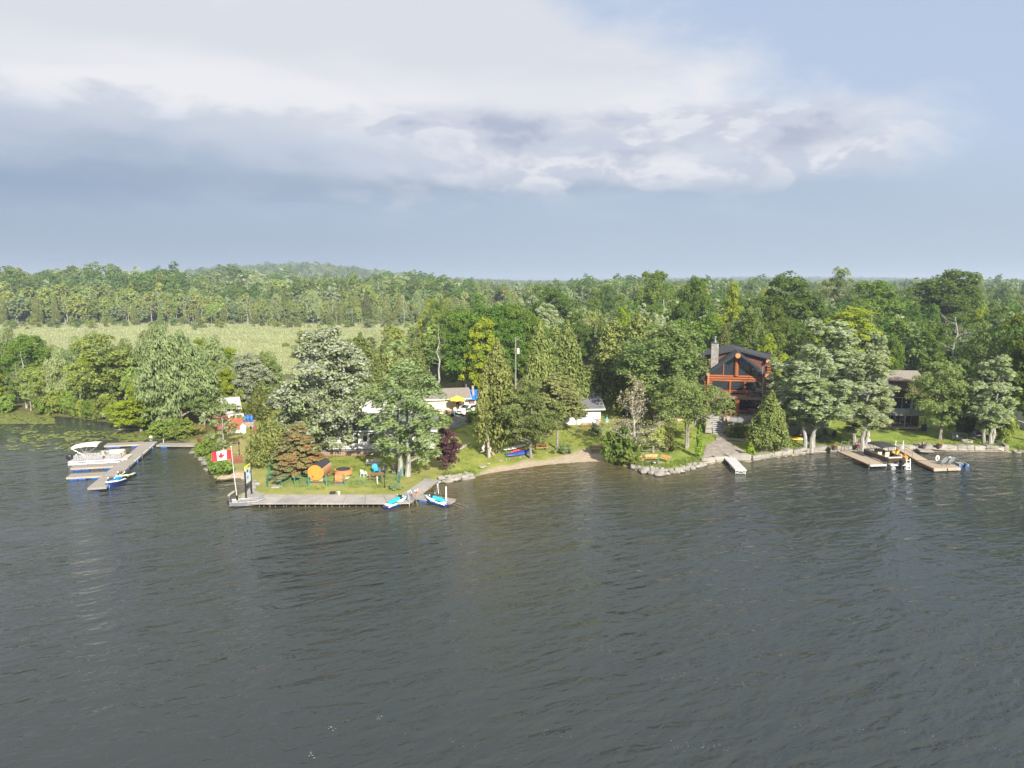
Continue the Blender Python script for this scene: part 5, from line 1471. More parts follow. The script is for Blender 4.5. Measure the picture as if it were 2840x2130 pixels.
# barrel sauna
p = G(876, 1336); t = thing('barrel_sauna', 'orange cedar barrel sauna with a black shingled back', 'sauna', (p.x, p.y, p.z), -.08)
MATP = (p.x, p.y, p.z)
r, L, zc = .97, 3.0, 1.12; ns = 30
for i in range(ns):
    a0, a1 = 2 * pi * i / ns + .008, 2 * pi * (i + 1) / ns - .008; am = (a0 + a1) / 2
    if 0.19 * pi < (am % (2 * pi)) < .78 * pi: continue
    MB().loft([[(cos(a) * q, y, zc + sin(a) * q) for a, q in ((a0, r - .04), (a1, r - .04), (a1, r), (a0, r))] for y in (0, L)]).build('stave', CEDW, t)
MB().loft([[(cos(a) * (r + .02 + .012 * (k % 2)), y, zc + sin(a) * (r + .02 + .012 * (k % 2))) for k, a in enumerate(np.linspace(.18 * pi, .79 * pi, 17))] + [(cos(a) * (r - .04), y, zc + sin(a) * (r - .04)) for a in np.linspace(.79 * pi, .18 * pi, 17)] for y in (-.05, L + .05)]).build('shingle_roof', SHING, t)
mb = MB()
for i in range(14):
    x0 = -r + .05 + i * (2 * r - .1) / 14; x1 = x0 + (2 * r - .1) / 14 - .012; q = r - .05
    z0, z1 = [math.sqrt(max(.0001, q * q - x * x)) for x in (x0, x1)]
    MB().ext([(x0, .06, zc - z0), (x1, .06, zc - z1), (x1, .06, zc + z1), (x0, .06, zc + z0)], (0, .05, 0)).build('end_board', CEDO, t)
MB().loft([[(cos(a) * (r - .02), .02, zc + sin(a) * (r - .02)) for a in np.linspace(0, 2 * pi, 25)[:-1]], [(cos(a) * (r - .02), .055, zc + sin(a) * (r - .02)) for a in np.linspace(0, 2 * pi, 25)[:-1]]]).build('front_face', CEDO, t)
MB().bx(-.8, -.74, -.04, .02, zc + .0, zc + .25).build('door_handle', STEEL, t)
for k in range(6):
    y = .12 + k * (L - .24) / 5; mb = MB(); mb.tube([(cos(a) * (r + .012), y, zc + sin(a) * (r + .012)) for a in np.linspace(.79 * pi, 2.18 * pi, 26)], .022, 4, False); mb.build('band', STEEL, t)
for y in (.3, L - .3): MB().ext([(-.75, y - .1, 0), (.75, y - .1, 0), (.8, y - .1, .45), (.4, y - .1, .22), (-.4, y - .1, .22), (-.8, y - .1, .45)], (0, .2, 0)).build('cradle', WOODP, t)
# mat
pa = [G(845, 1341), G(955, 1341), G(977, 1308), G(905, 1306)]
o = MB().ext([Vector((q.x, q.y, p.z - .15)) for q in pa], (0, 0, .18)).build('ground_mat', mat('dark_paving', (.12, .095, .085), .9, var=.15)); tag(o, 'dark brown pad below the barrel sauna and the wooden tub', 'pad')
MZ = p.z + .03
q = G(948, 1330); t = thing('hot_tub', 'round cedar hot tub with a wide rim and black lid', 'hot tub', (q.x, q.y + .9, MZ))
def ring_boards(parent, r, z0, z1, n, name, mt):
    for i in range(n):
        a0, a1 = 2 * pi * i / n + .012, 2 * pi * (i + 1) / n - .012
        MB().ext([(cos(a0) * (r - .05), sin(a0) * (r - .05), z0), (cos(a0) * r, sin(a0) * r, z0), (cos(a1) * r, sin(a1) * r, z0), (cos(a1) * (r - .05), sin(a1) * (r - .05), z0)], (0, 0, z1 - z0)).build(name, mt, parent)
ring_boards(t, .82, 0, .55, 26, 'base_board', CEDW); ring_boards(t, 1.05, .5, 1.02, 34, 'rim_board', CEDW)
MB().lathe([(.6, .5), (1.0, .5), (1.0, .53), (.6, .53)], 24).build('rim_underside', CEDW, t)
MB().lathe([(.83, .06), (.845, .07), (.845, .13), (.83, .14)], 24).build('hoop', WHITE, t)
MB().lathe([(.84, 1.0), (1.1, 1.0), (1.1, 1.05), (.84, 1.05)], 28).build('top_rim', CEDW, t)
MB().lathe([(.01, 1.02), (.86, 1.055), (.88, 1.1), (.6, 1.15), (.01, 1.16)], 24).build('lid', CANB, t)
q = at(939, 1337, MZ); t = thing('step_box', 'cedar slatted step box in front of the wooden hot tub', 'box', (q.x, q.y + .1, MZ), -.12)
for k in range(8): MB().bx(-.46 + k * .115, -.46 + k * .115 + .105, 0, .02, .02, .8).build('slat', CEDW, t)
for k in range(6): MB().bx(.44, .46, .03 + k * .12, .03 + k * .12 + .11, .02, .8).build('slat', CEDW, t)
for k in range(6): MB().bx(-.47, .47, .0 + k * .125, .115 + k * .125, .803, .83).build('top_slat', CEDW, t)
MB().bx(-.44, .42, .03, .72, 0, .79).build('frame', BROWNW, t)


def adirondack(label, loc, rz, mt, s=1.0, folding=False, group=None):
    t = thing('garden_chair', label, 'chair', loc, rz, group); t.scale = (s, s, s)
    for k in range(5):
        x = -.27 + k * .135; w = .06; hgt = .95 + .06 * (2 - abs(k - 2))
        MB().ext([(x - w, .16, .25), (x + w, .16, .25), (x + w * 1.05, .16 + .42, hgt), (x - w * 1.05, .16 + .42, hgt)], (0, .025, -.005)).build('back_slat', mt, t)
    for k in range(4): MB().bx(-.3, .3, -.38 + k * .14, -.38 + k * .14 + .125, .36 - k * .028, .385 - k * .028).build('seat_slat', mt, t)
    for s_ in (-1, 1):
        MB().bx(s_ * .36 - .07, s_ * .36 + .07, -.42, .38, .57, .6).build('armrest', mt, t)
        MB().bx(s_ * .36 - .02, s_ * .36 + .02, -.38, -.28, 0, .57).build('leg', mt, t)
        MB().ext([(s_ * .32 - .015, -.36, .26), (s_ * .32 - .015, -.36, .36), (s_ * .32 - .015, .55, .12), (s_ * .32 - .015, .6, 0)], (.03, 0, 0)).build('leg', mt, t)
    return t


def plastic_chair(label, loc, rz):
    t = thing('plastic_chair', label, 'chair', loc, rz)
    MB().loft([[(-.25, -.25, .42), (.25, -.25, .42), (.25, -.25, .45), (-.25, -.25, .45)], [(-.23, .22, .4), (.23, .22, .4), (.23, .22, .43), (-.23, .22, .43)]]).build('seat', WHITEP, t)
    mb = MB()
    for k in range(5): mb.bar((-.2 + k * .1, .22, .42), (-.2 + k * .1, .34, .88), .07, .02)
    mb.bar((-.25, .34, .88), (.25, .34, .88), .03, .1); mb.build('backrest', WHITEP, t)
    for sx in (-1, 1):
        for sy in (-1, 1): MB().tube([(sx * .24, sy * .23, .42), (sx * .31, sy * .3, 0)], .028, 5).build('leg', WHITEP, t)
        MB().tube([(sx * .27, .3, .66), (sx * .29, -.1, .66), (sx * .28, -.26, .43)], .03, 5).build('armrest', WHITEP, t)
    return t


plastic_chair('white plastic armchair beside the hot tub', G(1009, 1322), 2.6)
adirondack('bright blue slatted garden chair beside the picnic table', G(1043, 1312), .5, SKYB)
adirondack('dark garden chair partly hidden by the lamp post', G(1064, 1310), -.4, mat('grey_brown_chair', (.17, .15, .14), .7), .85)
adirondack('grey reclined garden chair behind the black kettle grill', G(1100, 1308), -.8, mat('grey_chair', (.20, .205, .21), .7), 1.0)


def picnic(label, loc, rz, mt, L=1.8, seat_mt=None, s=1.0):
    t = thing('picnic_table', label, 'picnic table', loc, rz); t.scale = (s, s, s)
    for k in range(5): MB().bx(-L / 2, L / 2, -.38 + k * .153, -.38 + k * .153 + .142, .72, .76).build('top_plank', mt, t)
    for sy in (-1, 1):
        for k in range(2): MB().bx(-L / 2, L / 2, sy * .72 - .14 + k * .145, sy * .72 - .14 + k * .145 + .135, .42, .46).build('seat_plank', seat_mt or mt, t)
    for sx in (-1, 1):
        x = sx * (L / 2 - .25)
        MB().bar((x, -.82, .395), (x, .82, .395), .05, .09).build('seat_support', mt, t); MB().bar((x, -.36, .69), (x, .36, .69), .05, .06).build('top_support', mt, t)
        for sy in (-1, 1): MB().bar((x + .05 * sx, sy * .3, .7), (x + .05 * sx, sy * .62, 0), .09, .045).build('leg', mt, t)
    return t


picnic('brown weathered picnic table inside the green fence', G(1044, 1330), .05, BROWNW)
picnic('brown picnic table with an orange seat behind the kayak rack', G(1502, 1246), .08, BROWNW, 1.8, CEDW)
picnic('grey brown picnic table on the beach lawn near the sand', G(1655, 1252), -.02, mat('dull_brown_boards', (.25, .16, .10), .8, var=.2, scale=2, stretch=(1, 6, 1)), 1.8)


def bench(label, loc, rz, mt, L=1.8, frame=GREENF, group=None):
    t = thing('garden_bench', label, 'bench', loc, rz, group)
    for k in range(3): MB().bx(-L / 2, L / 2, -.24 + k * .15, -.24 + k * .15 + .135, .42, .45).build('seat_slat', mt, t)
    for k in range(2): MB().box((0, .27 + k * .03, .60 + k * .17), (L, .03, .145), (-.2, 0, 0)).build('back_slat', mt, t)
    for s in (-1, 1):
        x = s * (L / 2 - .06)
        MB().tube([(x, -.24, 0), (x, -.22, .6), (x, .1, .62), (x, .24, .45), (x, .33, .9)], .03, 5).tube([(x, .25, .43), (x, .32, 0)], .03, 5).tube([(x, -.22, .4), (x, .24, .4)], .025, 5).build('bench_end', frame, t)
    return t


bench('weathered grey white bench behind the bright blue chair', G(1036, 1294), 0, mat('peeling_white_boards', (.50, .49, .47), .8, var=.25, scale=3), 1.9, WOODG)
bench('orange slatted bench facing the lake behind the fire bowl', G(1807, 1279), 0, BENCHO, 1.75)
bench('orange slatted bench seen end on, left of the fire bowl', G(1782, 1283), 1.15, BENCHO, 1.6)
bench('orange slatted bench turned towards the fire bowl, right of it', G(1843, 1281), -.75, BENCHO, 1.6)
p = G(1814, 1292); t = thing('fire_bowl', 'dark round fire bowl between the three orange benches', 'fire bowl', p); MB().lathe([(.15, .18), (.42, .42), (.5, .5), (.46, .5), (.2, .3), (.02, .28)], 14).build('bowl', DARKP, t, True)
for k in range(3): a = k * 2.1; MB().tube([(cos(a) * .25, sin(a) * .25, .3), (cos(a) * .4, sin(a) * .4, 0)], .025, 5).build('leg', BLACK, t)
MB().lathe([(.3, .43), (.25, .52), (.02, .56)], 12).build('lid', STEEL, t, True)
p = G(1091, 1318); t = thing('kettle_grill', 'black kettle grill on legs at the right end of the fence', 'grill', p); MB().lathe([(.02, .62), (.2, .66), (.31, .8), (.32, .88), (.29, 1.02), (.12, 1.13), (.02, 1.14)], 14).build('kettle', DARKP, t, True); MB().bx(-.05, .05, -.015, .015, 1.15, 1.2).build('handle', WOODP, t)
for k in range(3): a = k * 2.1; MB().tube([(cos(a) * .15, sin(a) * .15, .66), (cos(a) * .34, sin(a) * .34, 0)], .018, 5).build('leg', ALU, t)
MB().lathe([(.1, .3), (.16, .31), (.16, .33), (.02, .33)], 10).build('ash_pan', ALU, t)
def lamppost(label, p, h, two=False):
    t = thing('lamp_post', label, 'lamp post', p); MB().cyl((0, 0, 0), (0, 0, h), .04, k=8).lathe([(.1, 0), (.1, .06), (.05, .3)], 8).build('post', BLACK, t)
    MB().lathe([(.07, h), (.15, h + .26), (.18, h + .28), (.03, h + .42), (.01, h + .5)], 8).build('lantern', BLACK, t); MB().lathe([(.066, h + .02), (.13, h + .24), (.13, h + .25)], 8, sc=(.98, .98)).build('lantern_glass', LAMPG, t)
    if two: MB().bx(-.16, .16, -.02, .0, h * .72, h * .72 + .22).build('name_plate', DARKP, t)
lamppost('black garden lamp post in front of the picnic table', G(1067, 1352), 1.7, True)
lamppost('black lamp post on the path left of the yellowish cedar', G(664, 1262), 1.45)
lamppost('black post left of the white gas tank', G(697, 1219), 1.6); lamppost('slim black lamp post on the lawn right of the log house', G(2154, 1246), 1.0)
p = G(1046.5, 1344); o = MB().cyl((0, 0, -.1), (0, 0, .95), .055, k=8).lathe([(.058, .95), (.058, .98), (.02, 1.0)], 8).build('marker_post', mat('pinkish_white_pipe', (.72, .62, .58), .5)); o.location = p; tag(o, 'short pinkish white post in front of the picnic table', 'post')
p = G(1096, 1358); bst = plant('greybush0', p, .7, 1.3, 'dry pale grass tussock at the corner of the dock lawn'); bst.name = 'grass_tussock'; bst['category'] = 'grass tuft'
p = G(770, 1350); o = MB().bx(-.6, .6, -.4, .4, -.05, .07).bx(-.5, .5, -.3, .3, .073, .08).build('paving_slab', CONC); o.location = p; tag(o, 'flat concrete slab set in the grass below the fence', 'slab')

# swing frame of logs, people
p = G(1355, 1269); tp = dep(1352, 1208, p.y) - p; e = dep(1384, 1199, p.y + 2.6) - p
t = thing('log_swing', 'grey log post with a beam running to the cedar trunk', 'swing frame', p)
MB().tube([(.08, 0, -.1), (.05, 0, .8), tp], [.28, .2, .15], 9).build('post', BARK['dead'], t, True)
MB().tube([tp + Vector((-.15, -.1, .1)), tp.lerp(e, .5) + Vector((0, 0, .12)), e], [.12, .13, .12], 8).build('beam', BARK['dead'], t, True)
mid = tp.lerp(e, .5)


def person(label, loc, rz, J, shirt=None, short=None, cat='person', hair=True, scale=1.0):
    """J: joint name -> position; body grown as one skinned surface"""
    t = thing('person', label, cat, loc, rz); t.scale = (scale,) * 3
    V = [Vector(J['pelvis'])]; E = []; Rr = [.15]; idx = {'pelvis': 0}
    def addj(n, pr, co, r):
        V.append(Vector(co)); Rr.append(r); idx[n] = len(V) - 1; E.append((idx[pr], idx[n])); return idx[n]
    addj('waist', 'pelvis', Vector(J['pelvis']).lerp(Vector(J['chest']), .5), .13); addj('chest', 'waist', J['chest'], .16)
    addj('neck', 'chest', J['neck'], .055)
    nd = Vector(J['head']) - Vector(J['neck']); addj('jaw', 'neck', Vector(J['neck']) + nd * .55, .085); addj('head', 'jaw', J['head'], .10)
    addj('crown', 'head', Vector(J['head']) + nd.normalized() * .08, .06)
    for s in 'lr':
        addj('sh' + s, 'chest', J['sh' + s], .065); addj('el' + s, 'sh' + s, J['el' + s], .045); addj('wr' + s, 'el' + s, J['wr' + s], .03)
        d = (Vector(J['wr' + s]) - Vector(J['el' + s])).normalized(); sd = d.cross(Vector((0, 1, 0.2))).normalized()
        pl = addj('pa' + s, 'wr' + s, Vector(J['wr' + s]) + d * .07, .032)
        for k in range(4):
            b0 = V[pl] + d * .03 + sd * (.03 - k * .02); f1 = addj('f%d%s' % (k, s), 'pa' + s, b0 + d * .02, .011); addj('g%d%s' % (k, s), 'f%d%s' % (k, s), b0 + d * (.06 + .012 * (k in (1, 2))) + Vector((0, -.015, 0)), .009)
        addj('th' + s, 'wr' + s, V[pl] - d * .02 + sd * .045, .012); addj('ti' + s, 'th' + s, V[pl] + d * .015 + sd * .06, .01)
        addj('hi' + s, 'pelvis', J['hi' + s], .095); addj('kn' + s, 'hi' + s, J['kn' + s], .065); addj('an' + s, 'kn' + s, J['an' + s], .042)
        addj('to' + s, 'an' + s, J['to' + s], .035)
    me = bpy.data.meshes.new('body'); me.from_pydata(V, E, []); o = bpy.data.objects.new('body', me); COL.objects.link(o)
    sk = o.modifiers.new('skin', 'SKIN'); sd_ = o.modifiers.new('sub', 'SUBSURF'); sd_.levels = 1; sd_.render_levels = 1
    for i, sv in enumerate(me.skin_vertices[0].data): sv.radius = (Rr[i], Rr[i]); sv.use_root = (i == 0)
    me.materials.append(SKIN); o.parent = t
    hv = Vector(J['head']); up = nd.normalized(); fr = Vector(J.get('face', (0, -1, 0))).normalized(); sdv = fr.cross(up).normalized()
    MB().ball(hv + up * .03 - fr * .02, (.118, .118, .115), 10, 7).build('hair', HAIR, t, True)
    MB().ball(hv + fr * .112 - up * .02, (.018, .018, .028), 6, 4).build('nose', SKIN, t, True)
    for s in (-1, 1): MB().ball(hv + fr * .098 + up * .015 + sdv * s * .038, .014, 6, 4).build('eye', DARKP, t); MB().ball(hv + sdv * s * .108, (.02, .02, .032), 6, 4).build('ear', SKIN, t, True)
    MB().box(hv + fr * .095 - up * .065, (.05, .02, .012)).build('mouth', REDF, t)
    def sleeve(chain, rad, name, mt): MB().tube(chain, rad, 10).build(name, mt, t, True)
    if shirt:
        c, pv = Vector(J['chest']), Vector(J['pelvis']); sleeve([pv - (c - pv) * .05, pv.lerp(c, .5), c, c.lerp(Vector(J['neck']), .75)], [.175, .165, .195, .09], 'shirt', shirt)
        for s in 'lr': a_, b_ = Vector(J['sh' + s]), Vector(J['el' + s]); sleeve([a_ - (b_ - a_) * .15, a_.lerp(b_, .75)], [.09, .075], 'shirt_sleeve', shirt)
    if short:
        mt, f = short; pv = Vector(J['pelvis']); sleeve([pv + (Vector(J['chest']) - pv) * .2, pv - (Vector(J['chest']) - pv) * .12], [.17, .175], 'waistband', mt)
        for s in 'lr': a_, b_, c_ = Vector(J['hi' + s]), Vector(J['kn' + s]), Vector(J['an' + s]); sleeve([a_, b_, b_.lerp(c_, f)] if f > 0 else [a_, a_.lerp(b_, .8)], [.125, .09, .07] if f > 0 else [.125, .105], 'trouser_leg', mt)
    return t


# one swings out over the lawn on a rope, one sits behind the post
sw = G(1330, 1249); c = dep(1339, 1243, p.y + 1.0)
J = dict(pelvis=(0, 0, .0), chest=(.22, 0, .38), neck=(.30, 0, .52), head=(.36, 0, .66), shl=(.2, .16, .46), shr=(.24, -.16, .46), ell=(.42, .14, .58), elr=(.46, -.12, .56), wrl=(.62, .06, .74), wrr=(.64, -.04, .70),
         hil=(.02, .09, -.04), hir=(.02, -.09, -.04), knl=(.18, .1, -.40), knr=(.16, -.1, -.42), anl=(-.2, .1, -.52), anr=(-.24, -.1, -.5), tol=(-.32, .1, -.58), tor=(-.36, -.1, -.56), face=(1, 0, .1))
person('person in white swinging out from the log frame with arms raised', c, 0, J, PALECL, (PALECL, -1))
hook = c + Vector((.66, .02, .8)); rp = MB().tube([p + mid, hook, c + Vector((.35, 0, .25)), c + Vector((.02, 0, -.16))], .016, 5).build('swing_rope', BARK['dead']); tag(rp, 'thin rope held by the swinging person, tied to the log beam', 'rope')
c = G(1362, 1262); J = dict(pelvis=(-.12, .2, .42), chest=(-.22, .3, .82), neck=(-.22, .28, 1.0), head=(-.2, .24, 1.15), shl=(-.05, .34, .92), shr=(-.38, .26, .92), ell=(.05, .25, .68), elr=(-.46, .12, .68), wrl=(.12, .05, .5), wrr=(-.38, -.05, .52),
         hil=(-.02, .18, .38), hir=(-.2, .14, .38), knl=(.2, -.1, .42), knr=(.06, -.18, .40), anl=(.5, -.3, .1), anr=(.34, -.4, .1), tol=(.6, -.36, .04), tor=(.44, -.46, .04), face=(.3, -1, 0))
person('person sitting behind the log post with bare legs stretched out', c, 0, J, PALECL, (PALECL, -1))
st = MB().lathe([(.2, 0), (.22, .3), (.21, .34), (.02, .35)], 10).build('tree_stump', BARK['dead']); st.location = c + Vector((-.12, .2, -.02)); tag(st, 'sawn stump serving as a seat behind the log post', 'stump')
c = G(1262, 1152); J = dict(pelvis=(0, 0, .92), chest=(0, 0, 1.3), neck=(0, -.02, 1.48), head=(0, -.05, 1.64), shl=(.19, 0, 1.4), shr=(-.19, 0, 1.4), ell=(.28, -.02, 1.15), elr=(-.26, 0, 1.12), wrl=(.42, -.2, 1.12), wrr=(-.26, -.06, .88),
         hil=(.09, 0, .88), hir=(-.09, 0, .88), knl=(.14, -.04, .48), knr=(-.12, .0, .48), anl=(.17, .05, .08), anr=(-.13, .06, .08), tol=(.19, -.12, .03), tor=(-.14, -.12, .03))
person('person in pale shirt and turquoise trousers standing by the driveway', c, 0, J, PALECL, (TURQ, .8), scale=.92)

# kayaks and their rack
p = G(1425, 1246); t = thing('kayak_rack', 'brown wooden rack posts with a pale cross bar above the kayaks', 'rack', p)
pa, pb = G(1424, 1248) - p, G(1453, 1240) - p
for q in (pa, pb): MB().bx(q.x - .06, q.x + .06, q.y - .06, q.y + .06, q.z - .1, q.z + 1.15).build('post', BROWNW, t); MB().bar(q + Vector((-.05, .1, .25)), q + Vector((.05, -.9, .2)), .08, .08).build('support_arm', BROWNW, t)
MB().bar(pa + Vector((-.1, .08, 1.0)), pb + Vector((.2, .08, 1.1)), .06, .08).build('cross_bar', WOODP, t)
def kayak(label, a, b, mts, w=.36, h=.3, flip=True, name='kayak', cat='kayak', z=.0, cuts=None):
    c = (a + b) / 2; t = thing(name, label, cat, (c.x, c.y, c.z + z), yaw(a, b)); L = (b - a).length; t.rotation_euler.y = -math.asin(max(-.3, min(.3, (b.z - a.z) / L))); n = 14
    def ringf(f):
        s = max(.03, math.sin(pi * min(1, max(0, f))) ** .62); x = (f - .5) * L; zz = .12 * (2 * f - 1) ** 4
        return [(x, cos(k * pi / 5) * w * s * (1 if k <= 5 else .9), zz + (sin(k * pi / 5) * h * s if k <= 5 else sin(k * pi / 5) * h * .35 * s) + .1) for k in range(10)]
    cuts = cuts or [0, 1]
    for i, mt in enumerate(mts):
        f0, f1 = cuts[i] , cuts[i + 1]; MB().loft([ringf(f0 + (f1 - f0) * k / n) for k in range(n + 1)]).build('hull' if len(mts) == 1 else 'hull_section', mt, t, True)
    MB().tube([( (f - .5) * L, 0, .12 * (2 * f - 1) ** 4 + h * max(.03, math.sin(pi * f)) ** .62 + .11) for f in (.04, .2, .5, .8, .96)], .018, 5).build('keel_strip', mts[0], t)
    for f in (.02, .98): MB().tube([((f - .5) * L, -.04, .24), ((f - .5) * L, .04, .24)], .02, 5).build('grab_handle', BLACK, t)
    return t
kayak('white upturned canoe at the back of the kayak rack', G(1394, 1256) + Vector((0, 0, .1)), G(1459, 1241) + Vector((0, 0, .1)), [WHITEP], .38, .3, z=.1, name='canoe', cat='canoe')
kayak('red and yellow kayak between the white and the blue one', G(1415, 1261) + Vector((0, -.1, 0)), G(1465, 1247) + Vector((0, -.1, 0)), [REDHULL, YELHULL], .36, .3, z=.12, cuts=[0, .52, 1])
kayak('big faded blue upturned canoe in front of the kayak rack', G(1404, 1269), G(1479, 1255), [KAYB], .5, .5, z=.05, name='canoe', cat='canoe')
kayak('yellow kayak with a blue end lying below the beige shed', G(2172, 1218), G(2242, 1222), [YELHULL, mat('kayak_blue', (.02, .2, .5), .35)], .36, .3, cuts=[0, .74, 1])
o = MB().lathe([(.2, 0), (.22, .25), (.2, .27), (.02, .28)], 10).build('bucket', mat('green_plastic', (.03, .12, .08), .5)); o.location = G(1405, 1262); tag(o, 'dark green bucket at the left tip of the blue canoe', 'bucket')

# red fences on the left bank
def board_fence(label, a, b, h, n, posts):
    t = thing('board_fence', label, 'fence', a, yaw(a, b)); L = (b - a).length
    for k in range(n): MB().bx(0, L, -.02, .02, .08 + k * h / n, .08 + (k + .78) * h / n).build('board', REDF, t)
    for k in range(posts): x = L * k / (posts - 1); MB().bx(x - .05, x + .05, .023, .1, -.2, h + .12).build('post', REDF, t)
board_fence('dark red board fence running along the rocky left bank', G(566, 1236), G(596, 1272), .75, 4, 4)
board_fence('red board screen on the bank right of the flag', G(642, 1287), G(672, 1283), .95, 5, 3)
board_fence('red board screen behind the white gas tank', G(703, 1204), G(726, 1202), 1.1, 6, 3)
board_fence('small red board box at the end of the walkway', G(548, 1229), G(560, 1229), .7, 4, 2)
board_fence('red rail fence half hidden by twigs above the walkway', G(541, 1196), G(570, 1194), 1.0, 5, 3)

# ------------------------------------------------------------------ buildings
def windowp(parent, x0, x1, z0, z1, y, frame=WHITE, mull=1, rows=1, depth=.06, gl=None):
    """window in a wall facing -Y: frame, panes and sill as pieces of their own"""
    w = .06; o = MB().bx(x0 - w, x1 + w, y - depth, y + .02, z1, z1 + w).bx(x0 - w, x1 + w, y - depth, y + .02, z0 - w, z0).bx(x0 - w, x0, y - depth, y + .02, z0 + .001, z1 - .001).bx(x1, x1 + w, y - depth, y + .02, z0 + .001, z1 - .001).build('window', frame, parent)
    dx_ = (x1 - x0) / mull; dz_ = (z1 - z0) / rows
    mb = MB()
    for i in range(1, mull): mb.bx(x0 + i * dx_ - .025, x0 + i * dx_ + .025, y - depth * .7, y + .01, z0 + .002, z1 - .002)
    for j in range(1, rows): mb.bx(x0 + .002, x1 - .002, y - depth * .66, y + .005, z0 + j * dz_ - .02, z0 + j * dz_ + .02)
    if mb.n: mb.build('mullion', frame, o)
    for i in range(mull):
        for j in range(rows): MB().bx(x0 + i * dx_ + .026 * (i > 0), x0 + (i + 1) * dx_ - .026 * (i < mull - 1), y - depth * .4, y - depth * .25, z0 + j * dz_ + .021 * (j > 0), z0 + (j + 1) * dz_ - .021 * (j < rows - 1)).build('pane', gl or GLASS, o)
    return o


def gable_roof(parent, x0, x1, y0, y1, ze, zr, axis='x', th=.14, mt=SHGREY, fascia=WHITE, soff=.0, name='roof'):
    """two slopes meeting on a ridge along axis; built with thickness and fascia boards"""
    if axis == 'x':
        ym = (y0 + y1) / 2; a = [(x0, y0, ze), (x0, ym, zr), (x0, y1, ze), (x0, y1, ze - th), (x0, ym, zr - th), (x0, y0, ze - th)]; vec = (x1 - x0, 0, 0)
    else:
        xm = (x0 + x1) / 2; a = [(x0, y0, ze), (xm, y0, zr), (x1, y0, ze), (x1, y0, ze - th), (xm, y0, zr - th), (x0, y0, ze - th)]; vec = (0, y1 - y0, 0)
    r = MB().ext(a, vec).build(name, mt, parent)
    mb = MB()
    if axis == 'x':
        mb.bx(x0 - .02, x1 + .02, y0 - .03, y0 - .003, ze - th - .06, ze - .01)
        for xx in (x0 - .03, x1 + .003):
            mb.ext([(xx, y0, ze - .01), (xx, ym, zr - .01), (xx, y1, ze - .01), (xx, y1, ze - th - .06), (xx, ym, zr - th - .06), (xx, y0, ze - th - .06)], (.027, 0, 0))
    else:
        mb.ext([(x0, y0 - .03, ze - .01), (xm, y0 - .03, zr - .01), (x1, y0 - .03, ze - .01), (x1, y0 - .03, ze - th - .06), (xm, y0 - .03, zr - th - .06), (x0, y0 - .03, ze - th - .06)], (0, .027, 0))
        for xx in (x0 - .03, x1 + .003): mb.bx(xx, xx + .027, y0, y1, ze - th - .06, ze - .01)
    mb.build('fascia', fascia, r)
    return r


def siding(name, c, pitch=.16, vertical=False):
    """lapped boards: ridges in the bump, colour plain"""
    if name in MATS: return MATS[name]
    mt, b = newmat(name); P = pos(); n = noise(P, 2, 4)
    put(b.inputs['Base Color'], cmix(ss(n, .3, .7), tuple(q * .9 for q in c), c)); b.inputs['Roughness'].default_value = .6
    w = X.nt.nodes.new('ShaderNodeTexWave'); w.wave_type = 'BANDS'; w.bands_direction = 'X' if vertical else 'Z'; w.wave_profile = 'SAW'; put(w.inputs['Vector'], P); w.inputs['Scale'].default_value = .314 / pitch
    bn = X.nt.nodes.new('ShaderNodeBump'); bn.inputs['Distance'].default_value = .02; X.nt.links.new(w.outputs['Fac'], bn.inputs['Height']); X.nt.links.new(bn.outputs[0], b.inputs['Normal'])
    MATS[name] = mt; return mt


WSID = siding('white_lap_siding', (.66, .65, .63)); CSID = siding('cream_lap_siding', (.72, .63, .47)); BSID = siding('brown_lap_siding', (.10, .045, .03)); GSID = siding('green_grey_siding', (.16, .19, .19)); RSID = siding('red_board_siding', (.50, .09, .05), .2, True)

# long white cottage behind the sauna lawn
a, b = at(890, 1246, 1.45), at(1204, 1244, 1.45); t = thing('white_cottage', 'long low white cottage with a grey roof behind the big silvery poplar', 'house', a, yaw(a, b)); L = (b - a).length
MB().bx(0, L, 0, 6.5, 0, 2.62).build('wall', WSID, t)
MB().ext([(L - .002, .2, 2.62), (L - .002, 3.25, 4.0), (L - .002, 6.3, 2.62)], (-.1, 0, 0)).build('gable_wall', WSID, t)
gable_roof(t, -.5, L + .45, -.55, 7.05, 2.7, 4.35)
MB().bx(-.1, L * .85, -1.6, -.02, -.5, -.06).build('veranda_floor', WOODG, t)
mb = MB()
for k in range(60): mb.bx(-.1 + k * L * .85 / 60, -.1 + k * L * .85 / 60 + .12, -1.64, -1.61, -.95, -.1)
o = mb.build('skirt_boards', BROWNW, t); o['kind'] = 'stuff'
for (x0, x1, mu, ro) in ((.5, 1.2, 1, 2), (3.9, 5.1, 2, 2), (6.6, 7.4, 1, 2), (8.6, 9.8, 2, 2), (11.4, 12.2, 1, 2)): windowp(t, x0, x1, .75, 2.1, -.003, WHITE, mu, ro)
d = MB().bx(5.6, 6.45, -.05, -.003, 0, 2.05).build('door', WHITE, t); MB().bx(5.7, 5.74, -.09, -.051, .95, 1.1).build('door_handle', STEEL, d); MB().bx(5.75, 6.3, -.06, -.052, 1.05, 1.9).build('door_pane', GLASS, d)
